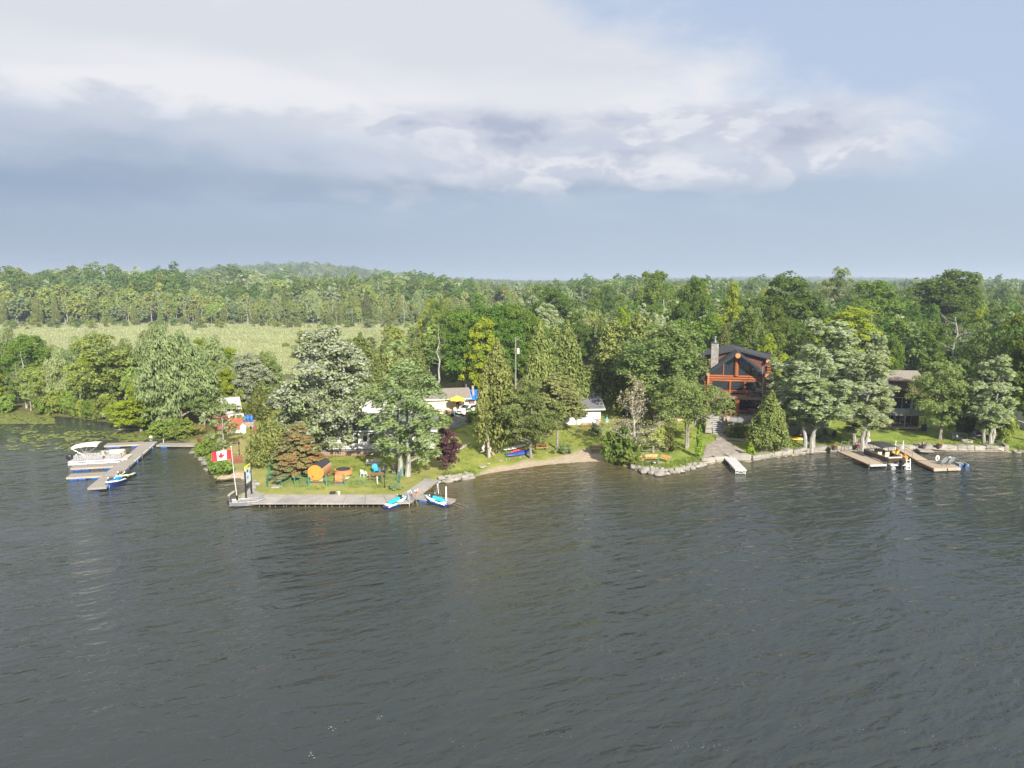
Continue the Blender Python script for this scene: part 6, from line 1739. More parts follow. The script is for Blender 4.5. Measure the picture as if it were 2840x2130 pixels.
# white gable house behind it
p = dep(1062, 1150, 110); p.z = gz(p.x, p.y); t = thing('gable_cottage', 'white gabled cottage showing between the poplar and the feathery locust', 'house', p, -.05)
hz = dep(1055, 1092, 110).z - p.z; MB().bx(-3.4, 3.4, 0, 7, -.3, hz - 2.0).build('wall', WSID, t); MB().ext([(-3.4, .0, hz - 2.0), (3.4, .0, hz - 2.0), (0, .0, hz - .15)], (0, .12, 0)).build('gable_wall', WSID, t)
gable_roof(t, -3.9, 3.9, -.4, 7.3, hz - 2.25, hz, 'y', mt=SHGREY); windowp(t, -1.2, 1.2, .9, 2.0, -.003, WHITE, 2)

# cream cabin with umbrella and tarp
p = G(1262, 1155); ry = .22; t = thing('cream_cabin', 'small cream cabin with a grey roof behind the white car', 'house', (p.x, p.y + 2.2, p.z), ry)
MB().bx(-5, 2.2, 0, 5, -.3, 2.75).build('wall', CSID, t); MB().ext([(2.2, 0.02, 2.75), (2.2, 2.5, 3.8), (2.2, 4.98, 2.75)], (-.1, 0, 0)).build('gable_wall', CSID, t)
gable_roof(t, -5.4, 2.6, -.5, 5.5, 2.75, 4.15, 'x', mt=SHTAN)
windowp(t, .1, .5, .9, 2.1, -.003, BROWNW); windowp(t, 1.1, 1.35, .6, 2.1, -.003, BROWNW)
MB().lathe([(.12, 2.9), (.12, 4.3), (.2, 4.32), (.2, 4.4), (.02, 4.45)], 8, (2.4, 4.0, 0)).build('flue_pipe', STEEL, t)
x0 = 2.25
MB().bx(x0 + .9, x0 + 3.1, -.6, 3.4, -.3, 2.45).build('annex_wall', WHITE, t)
for k in range(6): MB().bx(x0 + .05, x0 + .88, -.34, -.3, .25 + k * .36, .25 + k * .36 + .345).build('door_plank', BROWNW, t)
MB().bx(x0 + .03, x0 + .9, -.297, 3.0, -.2, 2.4).build('porch_wall', BROWNW, t)
windowp(t, x0 + 1.6, x0 + 2.6, 1.1, 2.05, -.603, DARKP, 2)
mb = MB(); V = []
n, k = 8, 5
for j in range(k + 1):
    for i in range(n + 1): V.append((x0 - .6 + 4.1 * i / n, -.95 + 4.6 * j / k, 2.55 + 1.0 * j / k + R_.uniform(-.03, .03)))
mb.add(V + [(a_, b_, c_ - .05) for a_, b_, c_ in V], [(j * (n + 1) + i, j * (n + 1) + i + 1, (j + 1) * (n + 1) + i + 1, (j + 1) * (n + 1) + i) for j in range(k) for i in range(n)] + [((k + 1) * (n + 1) + j * (n + 1) + i, (k + 1) * (n + 1) + (j + 1) * (n + 1) + i, (k + 1) * (n + 1) + (j + 1) * (n + 1) + i + 1, (k + 1) * (n + 1) + j * (n + 1) + i + 1) for j in range(k) for i in range(n)] + [(i, (k + 1) * (n + 1) + i, (k + 1) * (n + 1) + i + 1, i + 1) for i in range(n)]); mb.build('tarp_roof', TARPB, t)
c = at(1266, 1152, p.z); tp_ = dep(1268, 1097, p.y + .4); um = thing('patio_umbrella', 'yellow patio umbrella in front of the cream cabin', 'umbrella', (tp_.x, tp_.y, p.z)); h = tp_.z - p.z
for k in range(8):
    a0, a1 = 2 * pi * k / 8, 2 * pi * (k + 1) / 8; r = 1.45; am = (a0 + a1) / 2
    V = [(0, 0, h), (cos(a0) * r, sin(a0) * r, h - .62), (cos(am) * r * .9, sin(am) * r * .9, h - .57), (cos(a1) * r, sin(a1) * r, h - .62)]; V += [(cos(a0) * r, sin(a0) * r, h - .78), (cos(am) * r * .9, sin(am) * r * .9, h - .72), (cos(a1) * r, sin(a1) * r, h - .78)]
    MB().add(V, [(0, 1, 2), (0, 2, 3), (1, 4, 5, 2), (2, 5, 6, 3)]).build('canopy_panel', YEL, um); MB().tube([(0, 0, h - .03), (cos(a0) * r, sin(a0) * r, h - .65)], .012, 4).build('rib', STEEL, um)
MB().cyl((0, 0, .0), (0, 0, h + .08), .03, k=8).build('pole', BARK['brown'], um); MB().lathe([(.3, 0), (.3, .08), (.06, .14)], 10).build('base', CONC, um)
mbp = thing('patio_fence', 'low brown picket fence in front of the cream cabin', 'fence', G(1232, 1152), .1)
for k in range(16): MB().bx(k * .16, k * .16 + .09, 0, .02, -.05, .95).build('picket', BROWNW, mbp)
MB().bar((0, .035, .25), (2.5, .035, .25), .03, .06).bar((0, .035, .75), (2.5, .035, .75), .03, .06).build('rail', BROWNW, mbp)
tr = MB().tube([(0, 0, -.2), (.05, 0, 2.), (-.12, 0, 4.6)], [.3, .24, .2], 9).build('tree_stub', BARK['cedar']); q = dep(1313, 1118, p.y + 4); tr.location = (q.x, q.y, gz(q.x, q.y)); tr.scale.z = (dep(1308, 1070, q.y).z - tr.location.z) / 4.6; tag(tr, 'broken off bare trunk right of the blue tarp roof', 'tree stump')
bk = thing('bicycle', 'dark bicycle leaning by the low fence of the cream cabin', 'bicycle', G(1246, 1158), .5)
for xx in (-.5, .5): o = MB().loft([[(xx + cos(a) * r_, y_, .34 + sin(a) * r_) for a in np.linspace(0, 2 * pi, 15)[:-1]] for r_, y_ in ((.31, -.02), (.34, 0), (.31, .02))]).build('wheel', TYRE, bk)
MB().tube([(-.5, 0, .34), (-.12, 0, .32), (.38, 0, .8), (-.2, 0, .8), (-.12, 0, .32)], .02, 5).tube([(.5, 0, .34), (.38, 0, .82), (.36, 0, 1.0)], .02, 5).build('bike_frame', NAVY, bk); MB().box((-.22, 0, .88), (.26, .14, .06)).build('saddle', BLACK, bk); MB().tube([(.3, -.28, 1.02), (.38, 0, 1.02), (.3, .28, 1.02)], .018, 5).build('handlebar', BLACK, bk)

# driveway and the road behind, with vehicles
def strip(label, px, name, mt, z=.03, kind='structure'):
    P = [G(u, v) for u, v in px]; n = 10
    mb = MB(); rows = []
    m_ = len(P) // 2; Lf = P[:m_]; Rt = P[m_:][::-1]
    for i in range(m_ - 1):
        for k in range(n + (i == m_ - 2)):
            a_ = Lf[i].lerp(Lf[i + 1], k / n); b_ = Rt[i].lerp(Rt[i + 1], k / n)
            rows.append([(q.x, q.y, gz(q.x, q.y) + z) for q in (a_.lerp(b_, s / 8) for s in range(9))])
    V = [v for r in rows for v in r]
    mb.add(V, [(i * 9 + j, i * 9 + j + 1, (i + 1) * 9 + j + 1, (i + 1) * 9 + j) for i in range(len(rows) - 1) for j in range(8)])
    o = mb.build(name, mt, None, True); o['kind'] = kind; return o
strip('', [(1225, 1190), (1238, 1160), (1275, 1142), (1380, 1140), (1330, 1168), (1262, 1190)], 'driveway', ASPH, .06)
strip('', [(1560, 1101), (1575, 1074), (1700, 1074), (1690, 1101)], 'parking_area', ASPH, .08)


def car(label, loc, rz, paint, L=4.5, W=1.82, Hh=1.65, name='parked_car', cat='car', pickup=False):
    """car heading along -Y of its own frame"""
    t = thing(name, label, cat, loc, rz)
    if pickup: prof = [(-L / 2, .5, .78), (-L / 2 + .1, .42, .98), (-L / 2 + 1.3, .38, 1.1), (L / 2 - 2.0, .38, 1.1), (L / 2 - .08, .42, 1.08), (L / 2, .5, 1.0)]
    else: prof = [(-L / 2, .42, .62), (-L / 2 + .12, .3, .86), (-L / 2 + .55, .27, .98), (-L / 2 + 1.25, .27, 1.06), (L / 2 - .5, .27, 1.1), (L / 2 - .05, .35, 1.0), (L / 2, .5, .8)]
    body = MB().loft([[(-W / 2 * f, y, zb), (W / 2 * f, y, zb), (W / 2 * f, y, zt - .2), (W / 2 * f * .93, y, zt), (-W / 2 * f * .93, y, zt), (-W / 2 * f, y, zt - .2)] for (y, zb, zt), f in zip(prof, [.84, .95, 1, 1, 1, .97, .9])]).build('body', paint, t, True)
    y0, y1 = -L / 2 + 1.2, (L / 2 - .25 if not pickup else .9)
    cab = [(y0, .9, 1.08, 1.1), (y0 + .75, .82, 1.08, Hh - .04), (y0 + 1.3, .8, 1.08, Hh), (y1 - .7, .8, 1.08, Hh - .02), (y1, .84, 1.06, 1.14)]
    MB().loft([[(-W / 2 * .95, y, zb), (W / 2 * .95, y, zb), (W / 2 * w * .98, y, zt - .02), (W / 2 * w * .8, y, zt), (-W / 2 * w * .8, y, zt), (-W / 2 * w * .98, y, zt - .02)] for y, w, zb, zt in cab]).build('cabin', paint, t, True)
    MB().add([(-W / 2 * .84, y0 + .06, 1.14), (W / 2 * .84, y0 + .06, 1.14), (W / 2 * .72, y0 + .7, Hh - .11), (-W / 2 * .72, y0 + .7, Hh - .11)], [(0, 1, 2, 3)]).build('windscreen', GLASS, t).location = (0, -.035, .03)
    for s in (-1, 1):
        MB().ext([(s * W / 2 * .93, y0 + .5, 1.12), (s * W / 2 * .93, y1 - .35, 1.14), (s * W / 2 * .82, y1 - .75, Hh - .14), (s * W / 2 * .82, y0 + .95, Hh - .14)], (s * .015, 0, 0)).build('side_window', GLASS, t)
        MB().loft([[(s * W / 2 * .45, -L / 2 + .02, .74), (s * W / 2 * .8, -L / 2 + .08, .76), (s * W / 2 * .8, -L / 2 + .1, .86), (s * W / 2 * .45, -L / 2 + .03, .82)], [(s * W / 2 * .5, -L / 2 - .02, .75), (s * W / 2 * .85, -L / 2 + .05, .77), (s * W / 2 * .84, -L / 2 + .06, .85), (s * W / 2 * .5, -L / 2 - .01, .81)]]).build('headlight', LAMPG, t)
        MB().box((s * W / 2 * 1.05, y0 + .45, 1.15), (.2, .12, .14)).build('mirror', paint, t)
        for y in (-L / 2 + .85, L / 2 - .9):
            w = MB().lathe([(.22, -.11), (.35, -.11), (.37, -.06), (.37, .06), (.35, .11), (.22, .11)], 16, axis='x').build('wheel', TYRE, t, True); w.location = (s * (W / 2 - .1), y, .37); MB().lathe([(.02, -.08), (.22, -.07), (.24, .0), (.22, .09), (.1, .1), (.02, .1)], 12, axis='x', sc=(1, 1)).build('rim', ALU, w)
    MB().bx(-W / 2 * .5, W / 2 * .5, -L / 2 - .03, -L / 2 + .05, .62, .82).build('grille', DARKP, t); MB().bx(-W / 2 * .85, W / 2 * .85, -L / 2 - .05, -L / 2 + .1, .34, .5).build('bumper', DARKP, t); MB().bx(-.25, .25, -L / 2 - .065, -L / 2 - .052, .4, .5).build('number_plate', WHITE, t)
    MB().bx(-.2, .2, -L / 2 - .04, -L / 2 - .031, .69, .75).build('emblem_bar', STEEL, t)
    return t


q = G(1296, 1153); car('white car parked nose out beside the cream cabin', (q.x, q.y + 1.4, q.z + .06), -.62, CARW)
q = G(1632, 1072); car('silver pickup truck parked behind the white cabin roof', (q.x, q.y + .6, q.z + .08), 1.25, CARG, 5.4, 1.95, 1.85, 'pickup_truck', 'truck', True)

# white cabin with railing
p = G(1612, 1184); a = dep(1558, 1184, p.y); b = dep(1668, 1180, p.y + .6); t = thing('white_cabin', 'white cabin with a dark grey roof and a brown railed porch', 'house', (a.x, a.y + 1.2, p.z), yaw(a, b)); L = (b - a).length
ze = dep(1620, 1134, p.y + 1.0).z - p.z; zr = dep(1630, 1101, p.y + 4.2).z - p.z
MB().bx(0, L, 0, 6, -.5, ze - .02).build('wall', WSID, t); MB().ext([(L, .02, ze - .02), (L, 3, zr - .3), (L, 5.98, ze - .02)], (-.12, 0, 0)).build('gable_wall', WSID, t)
gable_roof(t, -.6, L + .55, -.75, 6.75, ze, zr, 'x'); MB().cyl((L - 1.2, 3, zr - .2), (L - 1.2, 3, zr + .5), .09, k=8).build('vent_pipe', DARKP, t)
windowp(t, .7, 2.3, 1.25, 2.1, -.003, WHITE, 2); windowp(t, 3.3, 4.0, 1.2, 2.1, -.003, WHITE, 1, 2)
d = MB().bx(4.75, 5.3, -.05, -.003, .1, 2.15).build('door', mat('pale_grey_paint', (.55, .56, .56), .5), t); MB().bx(5.2, 5.24, -.09, -.051, 1.0, 1.12).build('door_handle', STEEL, d)
MB().bx(5.6, 5.66, -.03, -.003, .1, 2.2).build('corner_trim', WHITE, t)
MB().bx(-1.6, -.02, -.1, 3, -.3, 2.2).build('side_shed', GSID, t)
MB().bx(2.9, L - .5, -2.3, -.02, -.9, -.12).build('porch_base', mat('pinkish_render', (.44, .34, .285), .9, var=.12), t); MB().bx(2.85, L - .45, -2.35, -.03, -.117, -.04).build('porch_floor', WOODG, t)
for k in range(26): x = 2.95 + k * (L - 3.55) / 25; MB().bx(x, x + .05, -2.3, -2.26, -.03, .72).build('baluster', BROWNW, t)
MB().bx(2.9, L - .5, -2.33, -2.23, .72, .8).build('handrail', BROWNW, t); MB().bar((4.7, -1.6, 1.4), (6.0, -2.2, .8), .06, .09).build('stair_rail', BROWNW, t)
for x in (2.9, 4.6, L - .6): MB().bx(x - .06, x + .06, -2.345, -2.22, -.9, 1.0).build('porch_post', BROWNW, t)
MB().bx(4.45, 4.85, -2.75, -2.36, -1.3, -.1).build('stone_pier', BRICKS, t)
o = MB().bx(-.22, .22, -.22, .22, -.6, 1.45).bx(-.3, .3, -.3, .3, 1.453, 1.6).build('stone_pillar', BRICKS); q = G(1657, 1190); o.location = q; tag(o, 'square pale stone pillar beside the brown railed porch', 'pillar')
q = G(1683, 1183); t = thing('bird_house', 'small bird house with a pointed teal roof right of the white cabin', 'bird house', q); hz = dep(1683, 1170, q.y).z - q.z
MB().cyl((0, 0, -.1), (0, 0, hz), .04, k=6).build('pole', WOODG, t); MB().bx(-.16, .16, -.16, .16, hz, hz + .3).build('box', WHITE, t); MB().add([(-.27, -.27, hz + .3), (.27, -.27, hz + .3), (.27, .27, hz + .3), (-.27, .27, hz + .3), (0, 0, hz + .9)], [(0, 1, 4), (1, 2, 4), (2, 3, 4), (3, 0, 4), (3, 2, 1, 0)]).build('roof', mat('teal_roof_paint', (.03, .22, .25), .5), t)
# terrace with brown railing left of the log house
q = G(1850, 1172); t = thing('garden_terrace', 'terrace with brown railing behind the fork of the light green locust', 'terrace', (q.x, q.y + .5, q.z), -.1)
MB().bx(-2.0, 5.5, 0, 4, -.6, .5).build('base', MATS['pinkish_render'], t)
for k in range(44): x = -1.95 + k * 7.3 / 43; MB().bx(x, x + .06, 0.02, .06, .503, 1.25).build('baluster', BROWNW, t)
MB().bx(-2.0, 5.45, 0.0, .09, 1.253, 1.33).build('handrail', BROWNW, t)
q2 = thing('barbecue_cart', 'silver barbecue cart on the terrace behind the brown railing', 'grill', (q.x + .9, q.y + 2, q.z + .5)); MB().bx(-.7, .7, -.3, .3, 0.05, .9).build('cabinet', WHITE, q2); MB().loft([[(x, -.3, .9), (x, .3, .9), (x, .25, 1.15), (x, -.2, 1.2)] for x in (-.45, .45)]).build('lid', STEEL, q2)

# red boathouse
a = G(617, 1202); b = at(638, 1204, a.z); c = at(676, 1200, a.z); t = thing('boathouse', 'red flat topped boathouse with a small white lookout room on its roof', 'boathouse', b, yaw(b, c)); L = (c - b).length; z1 = dep(656, 1158, b.y).z - b.z
MB().bx(0, L, 0, 4.0, .5, z1).build('wall', RSID, t); MB().bx(0, L, 0.02, 3.98, -.3, .497).build('plinth', WHITE, t)
MB().bx(-1.6, -.003, 1.2, 3.9, -.3, z1 - .1).build('side_wall', REDF, t)
MB().bx(-.12, L + .1, -.12, 4.1, z1 + .003, z1 + .42).build('roof_edge', WHITE, t); MB().bx(-.1, L + .08, -.1, 4.08, z1 + .423, z1 + .46).build('flat_roof', WOODG, t)
MB().bx(-2.2, -.15, 1.0, 4.0, z1 - .09, z1 + .1).build('side_roof', REDF, t)
zt = dep(648, 1101, b.y + 2.5).z - b.z; ze2 = dep(648, 1133, b.y + 1.2).z - b.z
MB().bx(-.3, 1.65, 1.3, 3.1, z1 + .463, ze2).build('lookout_wall', WHITE, t)
for x in (-.1, .5, 1.1): windowp(t, x, x + .4, z1 + .8, ze2 - .15, 1.297, WHITE)
gable_roof(t, -.75, 2.05, .9, 3.5, ze2 + .02, zt, 'x', mt=mat('metal_roofing', (.30, .31, .32), .6, .2, var=.1, stretch=(8, .5, 1)))
o = MB().lathe([(.3, 0), (.33, .05), (.31, .3), (.33, .35), (.31, .65), (.33, .7), (.3, .75), (.02, .74)], 12).build('steel_keg', STEEL, None, True); q = Vector((1.25, .7, z1 + .47)); o.location = t.matrix_basis @ q; o.matrix_basis = t.matrix_basis @ Matrix.Translation(q); tag(o, 'shiny steel drum on the flat roof of the red boathouse', 'drum')
q = G(675, 1203); t = thing('gas_tank', 'white upright gas tank beside the red boathouse', 'tank', q); MB().lathe([(.2, .02), (.42, .15), (.45, .3), (.45, 1.15), (.36, 1.32), (.15, 1.38), (.02, 1.39)], 16).build('tank', WHITEP, t, True); MB().lathe([(.16, 1.385), (.18, 1.4), (.18, 1.55), (.13, 1.55), (.13, 1.42)], 10).build('valve_collar', WHITEP, t); MB().lathe([(.28, 0), (.3, .02), (.3, .14), (.28, .14)], 12).build('foot_ring', STEEL, t)
for k, (u, v, w) in enumerate(((681, 1168, 'leftmost'), (689, 1167, 'middle'), (698, 1168, 'rightmost'))):
    q = G(u, 1186); q.z = dep(u, v, q.y).z; o = MB().lathe([(.02, 0), (.27, 0), (.29, .05), (.29, .4), (.3, .42), (.29, .44), (.29, .85), (.27, .9), (.02, .9)], 12).build('plastic_barrel', BLUEP, None, True); o.location = q; tag(o, 'blue plastic barrel right of the red boathouse, %s of three' % w, 'barrel', 'blue barrels by the boathouse')
q = G(690, 1186); o = MB().bx(-.7, .8, 0, 1.2, -.3, (dep(690, 1168, q.y).z - q.z)).build('storage_crate', mat('pale_crate', (.30, .24, .19), .8, var=.3)); o.location = q; tag(o, 'pale crate stacked with blue barrels right of the boathouse', 'crate')

# ------------------------------------------------------------------ log house
TZ = 3.4; O_ = dep(2047, 975, 109.5); LH = thing('log_house', 'orange log house with a black roof and a glazed gable', 'house', (O_.x, O_.y, TZ), radians(-12.4)); t = LH
PK = O_.z - TZ; EV = PK - 4.1; HWID = 5.3; WY = 1.6
def log(a, b, r=.19, mt=LOGM, name='log', ends=True, parent=None):
    mb = MB(); a = Vector(a); b = Vector(b); o = mb.tube([a, a.lerp(b, .5), b], [r * R_.uniform(.95, 1.05), r, r * R_.uniform(.92, 1.05)], 10).build(name, mt, parent or t, True)
    o.data.materials.append(LOGE)
    for pl in o.data.polygons:
        if len(pl.vertices) > 4: pl.material_index = 1; pl.use_smooth = False
    return o
slope = (PK - EV) / HWID
# stacked log walls of the upper floor (z 3.1 to eave) and sides
z = 3.3; k = 0
while z < 6.0:
    if z > 4.95 or z < 3.2: log((-4.55, WY, z), (4.55, WY, z))
    else:
        log((-4.75, WY, z), (-3.55, WY, z)); log((3.75, WY, z), (4.55, WY, z))
    for s in (-1, 1): log((s * 4.2, WY - .5, z + .17), (s * 4.2, WY + 11, z + .17))
    z += .36; k += 1
for z in (3.28,): log((-3.5, WY, z), (3.7, WY, z), .15)
for x in (-1.35, 1.25, -.0): pass
for x in (-.85, 1.35): log((x, WY - .05, 3.12), (x, WY - .05, 5.0), .2, name='window_post')
for (x0, x1, door) in ((-3.5, -1.1, 0), (-.6, 1.1, 1), (1.6, 3.7, 0)):
    windowp(t, x0 + .08, x1 - .08, 3.5 if not door else 3.16, 4.9, WY - .02, DARKP, 2, 1)
    if not door: MB().bx(x0, x1, WY - .03, WY + .1, 3.42, 3.46).build('window_sill', BROWNW, t)
# gable: tall king post, four panes, rafters
log((0, WY - .1, 5.9), (0, WY - .1, PK - .55), .36, name='king_post')
for s in (-1, 1): log((s * 1.95, WY, 6.0), (s * 1.95, WY, 6.0 + max(.5, (HWID - 2.15) * slope - .75)), .11, name='gable_post')
zb = 6.02
for s in (-1, 1):
    zt = lambda x: EV + (HWID - abs(x)) * slope - .35
    o = MB().ext([(s * .38, WY - .02, zb), (s * 1.82, WY - .02, zb), (s * 1.82, WY - .02, zt(1.82)), (s * .38, WY - .02, zt(.38))], (0, .04, 0)).build('gable_window', GLASS, t)
    o = MB().ext([(s * 2.08, WY - .02, zb), (s * (HWID - .35 / slope - .12), WY - .02, zb), (s * 2.08, WY - .02, zt(2.08))], (0, .04, 0)).build('gable_window', GLASS, t)
MB().ext([(-4.6, WY + .06, zb), (4.6, WY + .06, zb), (0, WY + .06, PK - .4)], (0, .2, 0)).build('gable_backing', DARKP, t)
log((0, -.25, PK - .62), (0, WY + 9, PK - .62), .4, name='ridge_beam')
for s in (-1, 1): log((s * 4.35, -.3, EV + .45), (s * 4.35, WY + 8, EV + .45), .26, name='purlin')
# main roof, thick black edges, and the wide dormer roofs that lie flatter
RL = 13.5; th = .34
def roofslab(parent, x0, z0, x1, z1, y0, y1, th, name, mt=SHING):
    return MB().ext([(x0, y0, z0), (x1, y0, z1), (x1, y0, z1 - th), (x0, y0, z0 - th)], (0, y1 - y0, 0)).build(name, mt, parent)
for s in (-1, 1): roofslab(t, 0, PK, s * HWID, EV, 0, RL, th, 'roof'); roofslab(t, s * .001, PK + .012, s * (HWID + .015), EV + .012, -.03, .1, th + .05, 'rake_board', mat('black_metal_trim', (.03, .034, .04), .35, var=.1))
DY = 4.2; DS = math.tan(radians(14.5))
for s in (-1, 1):
    roofslab(t, 0, PK + .05, s * 5.5, PK + .05 - 5.5 * DS, DY, RL - 1.0, .3, 'dormer_roof')
    xs = (0.9, 5.4)
    MB().ext([(s * x, DY + .75, EV + (HWID - x) * slope + .01 if x < HWID else EV) for x in (.9, 5.2)] + [(s * x, DY + .75, PK - .26 - x * DS) for x in (5.2, .9)], (0, .2, 0)).build('dormer_wall', REDBR, t)
    MB().bx(s * 5.2 - .1, s * 5.2 + .1, DY + .96, RL - 1.6, EV - .6, PK - .3 - 5.3 * DS).build('dormer_side_wall', REDBR, t)
    log((s * 5.0, DY - .15, PK - .55 - 5.0 * DS), (s * 5.0, DY + 3, PK - .55 - 5.0 * DS), .3, name='dormer_beam')
    for kk in range(4): log((s * 5.0, DY + .4 + kk * .05, EV + .1 + kk * .42), (s * 5.5, DY + .4, EV + .1 + kk * .42), .19, name='corner_log')
roofslab(t, HWID - .5, PK - 1.2, HWID + 1.3, PK - 1.4, 8.5, 14, .2, 'rear_roof')
MB().bx(HWID - .6, HWID + .9, 9.2, 13.6, 0, PK - 1.9).build('rear_wall', REDBR, t)
# body walls of the house (behind the logs) and the recessed ground floor
MB().bx(-4.0, 4.0, WY + .25, WY + 11, 3.0, 6.0).build('inner_wall', REDBR, t)
GY = 3.6
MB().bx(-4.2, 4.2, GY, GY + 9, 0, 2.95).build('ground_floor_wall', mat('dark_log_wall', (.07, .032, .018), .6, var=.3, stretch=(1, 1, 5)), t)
for (x0, x1, z0) in ((-3.4, -1.6, .5), (-.75, .35, .05), (1.5, 3.6, .7)): windowp(t, x0, x1, z0, 2.25, GY - .004, DARKP, 2)
# posts and balcony
for x, y, r in ((-4.3, -.5, .27), (.15, -.9, .33), (4.3, -.5, .27)): log((x, y, 0), (x, y, 2.88), r, name='porch_post')
for y in (-.55, 1.5): log((-4.6, y, 2.78), (4.7, y, 2.78), .13, name='balcony_beam')
for k in range(17): MB().bx(-4.7, 4.8, -.95 + k * .15, -.95 + k * .15 + .14, 2.93, 2.98).build('balcony_plank', mat('brown_decking', (.20, .135, .10), .75, var=.2, stretch=(.4, 5, 1), orand=.4), t)
for k in range(2): MB().bx(-4.7, 4.8, -1.0, -.955, 2.55 + k * .215, 2.75 + k * .215).build('fascia_board', MATS['brown_decking'], t)
for x in (-4.6, -1.15, 1.45, 4.7): log((x, -.93, 2.45), (x, -.93, 4.0), .13, name='rail_post')
log((-4.6, -.93, 3.9), (4.7, -.93, 3.9), .06, name='hand_rail'); MB().bx(1.6, 4.6, -.95, -.92, 3.1, 3.75).build('rail_panel', mat('glass_rail', (.04, .05, .055), .1, var=.1), t)
for k in range(3): MB().bx(1.5, 4.65, -.9, -.86, 3.15 + k * .22, 3.15 + k * .22 + .13).build('rail_slat', WOODP, t)
cv = thing('grill_under_cover', 'grill under a dark cover on the balcony of the log house', 'grill', LH.matrix_basis @ Vector((-2.7, .1, 2.98)), radians(-12.4)); MB().loft([[(-.8, -.35, 0), (.8, -.35, 0), (.8, .35, 0), (-.8, .35, 0)], [(-.85, -.37, .75), (.85, -.37, .75), (.85, .37, .75), (-.85, .37, .75)], [(-.5, -.3, 1.2), (.5, -.3, 1.2), (.5, .3, 1.2), (-.5, .3, 1.2)]]).build('cover', GRILLC, cv, True)
# stone chimney on the left slope: laid stones
CH0 = dep(1981, 1010, 112.8); cl = local(LH, CH0); cx, cy = cl.x, cl.y
ztop = dep(1982, 952, 112.8).z - TZ; zbot = EV + (HWID - abs(cx)) * slope - .9
ch = MB().bx(cx - .52, cx + .52, cy - .4, cy + .4, zbot, ztop).build('chimney', mat('mortar', (.36, .34, .31), .95), t)
z = zbot
while z < ztop - .05:
    hh = min(R_.uniform(.14, .26), ztop - z); x = cx - .57
    while x < cx + .55:
        w = min(R_.uniform(.22, .5), cx + .57 - x)
        MB().bx(x + .008, x + w - .008, cy - .4 - R_.uniform(.02, .05), cy - .4 - .001, z + .008, z + hh - .008).build('stone', BRICKS, ch); x += w
    y = cy - .4
    while y < cy + .38:
        w = min(R_.uniform(.25, .45), cy + .4 - y)
        for s in (-1, 1): MB().bx(*sorted((cx + s * .521, cx + s * R_.uniform(.54, .57))), y + .008, y + w - .008, z + .008, z + hh - .008).build('stone', BRICKS, ch)
        y += w
    z += hh
MB().bx(cx - .62, cx + .62, cy - .5, cy + .5, ztop + .003, ztop + .1).build('chimney_cap', DARKP, ch); MB().lathe([(.22, ztop + .1), (.22, ztop + .45), (.13, ztop + .5), (.13, ztop + .95), (.19, ztop + .97), (.19, ztop + 1.1), (.02, ztop + 1.15)], 12, (cx, cy, 0)).build('flue', STEEL, ch, True)

# terrace, retaining wall of big blocks, stone stairs
tt = thing('stone_terrace', 'raised terrace with a wall of big grey blocks in front of the log house', 'terrace', LH.location, radians(-12.4))
p0 = local(tt, at(2030, 1158, TZ)); FY = p0.y; sx0 = local(tt, at(1978, 1163, TZ)).x; sx1 = local(tt, at(2008, 1163, TZ)).x
MB().bx(-6.5, sx0 - .05, FY + 1.6, 4.0, -2.0, 0).bx(sx0 - .03, sx1 + .3, FY + .6, 4.0, -2.0, 0).bx(sx1 + .32, 8, FY + .5, 4.0, -2.0, 0).build('paving', STAMP, tt)
for r in range(3):
    x = sx1 + .35 + (r % 2) * .5
    while x < 8:
        w = R_.uniform(1.3, 2.1); stone('block', tt, (x + w / 2, FY + .15 + .12 * (2 - r) * -1 + r * 0, -.36 - r * .72), (w * .99, .9, .72), 0); x += w
for k in range(9): MB().bx(sx0, sx1, FY - 2.6 + k * .36, FY - 2.6 + k * .36 + .42, -2.05 + k * .235 - .12, -2.05 + k * .235).build('step', mat('step_stone', (.33, .325, .32), .85, var=.2, bump=.02), tt); MB().bx(sx0 + .02, sx1 - .02, FY - 2.5 + k * .36, FY - 2.6 + k * .36 + 1.2, -2.6, -2.05 + k * .235 - .123).build('riser', DARKROCK, tt)
for k in range(4):
    stone('lime', tt, (sx0 - .55 - .12 * (k == 0) , FY - 2.4 + k * .85, -1.75 + k * .58), (1.0, .95, .62), 0)
    stone('lime', tt, (sx1 + .5 + .35 * (k == 0), FY - 2.5 + k * .8, -1.85 + k * .56), (1.0, .9, .6), 0)
rl = thing('log_railing', 'orange log railing along the terrace edge and the stone stairs', 'railing', LH.location, radians(-12.4))
xp = [sx1 + .25, sx1 + 1.1, sx1 + 4.6, 7.5]
for i, x in enumerate(xp): log((x, FY + .25 if i else FY - .1, -.05), (x, FY + .25 if i else FY - .1, 1.15), .15, name='post', parent=rl)
log((sx1 + .45, FY - 1.9, -1.6), (sx1 + .3, FY - 1.7, .0), .15, name='post', parent=rl)
for a_, b_ in zip(xp, xp[1:]): log((a_, FY + .25, 1.02), (b_, FY + .25, 1.02), .07, name='rail', parent=rl)
log((sx1 + .35, FY - 1.8, -.15), (sx1 + .25, FY - .1, 1.0), .07, name='rail', parent=rl)
mb = MB().tube([(sx0 + .05, FY - 2.7, -2.0), (sx0 + .05, FY - 2.6, -1.2), (sx0 + .0, FY - .9, -.3), (sx0, FY - .9, -.6)], .025, 6); o = mb.build('stair_handrail', ALU); o.matrix_basis = LH.matrix_basis.copy(); tag(o, 'thin bright metal handrail on the left of the stone stairs', 'handrail')
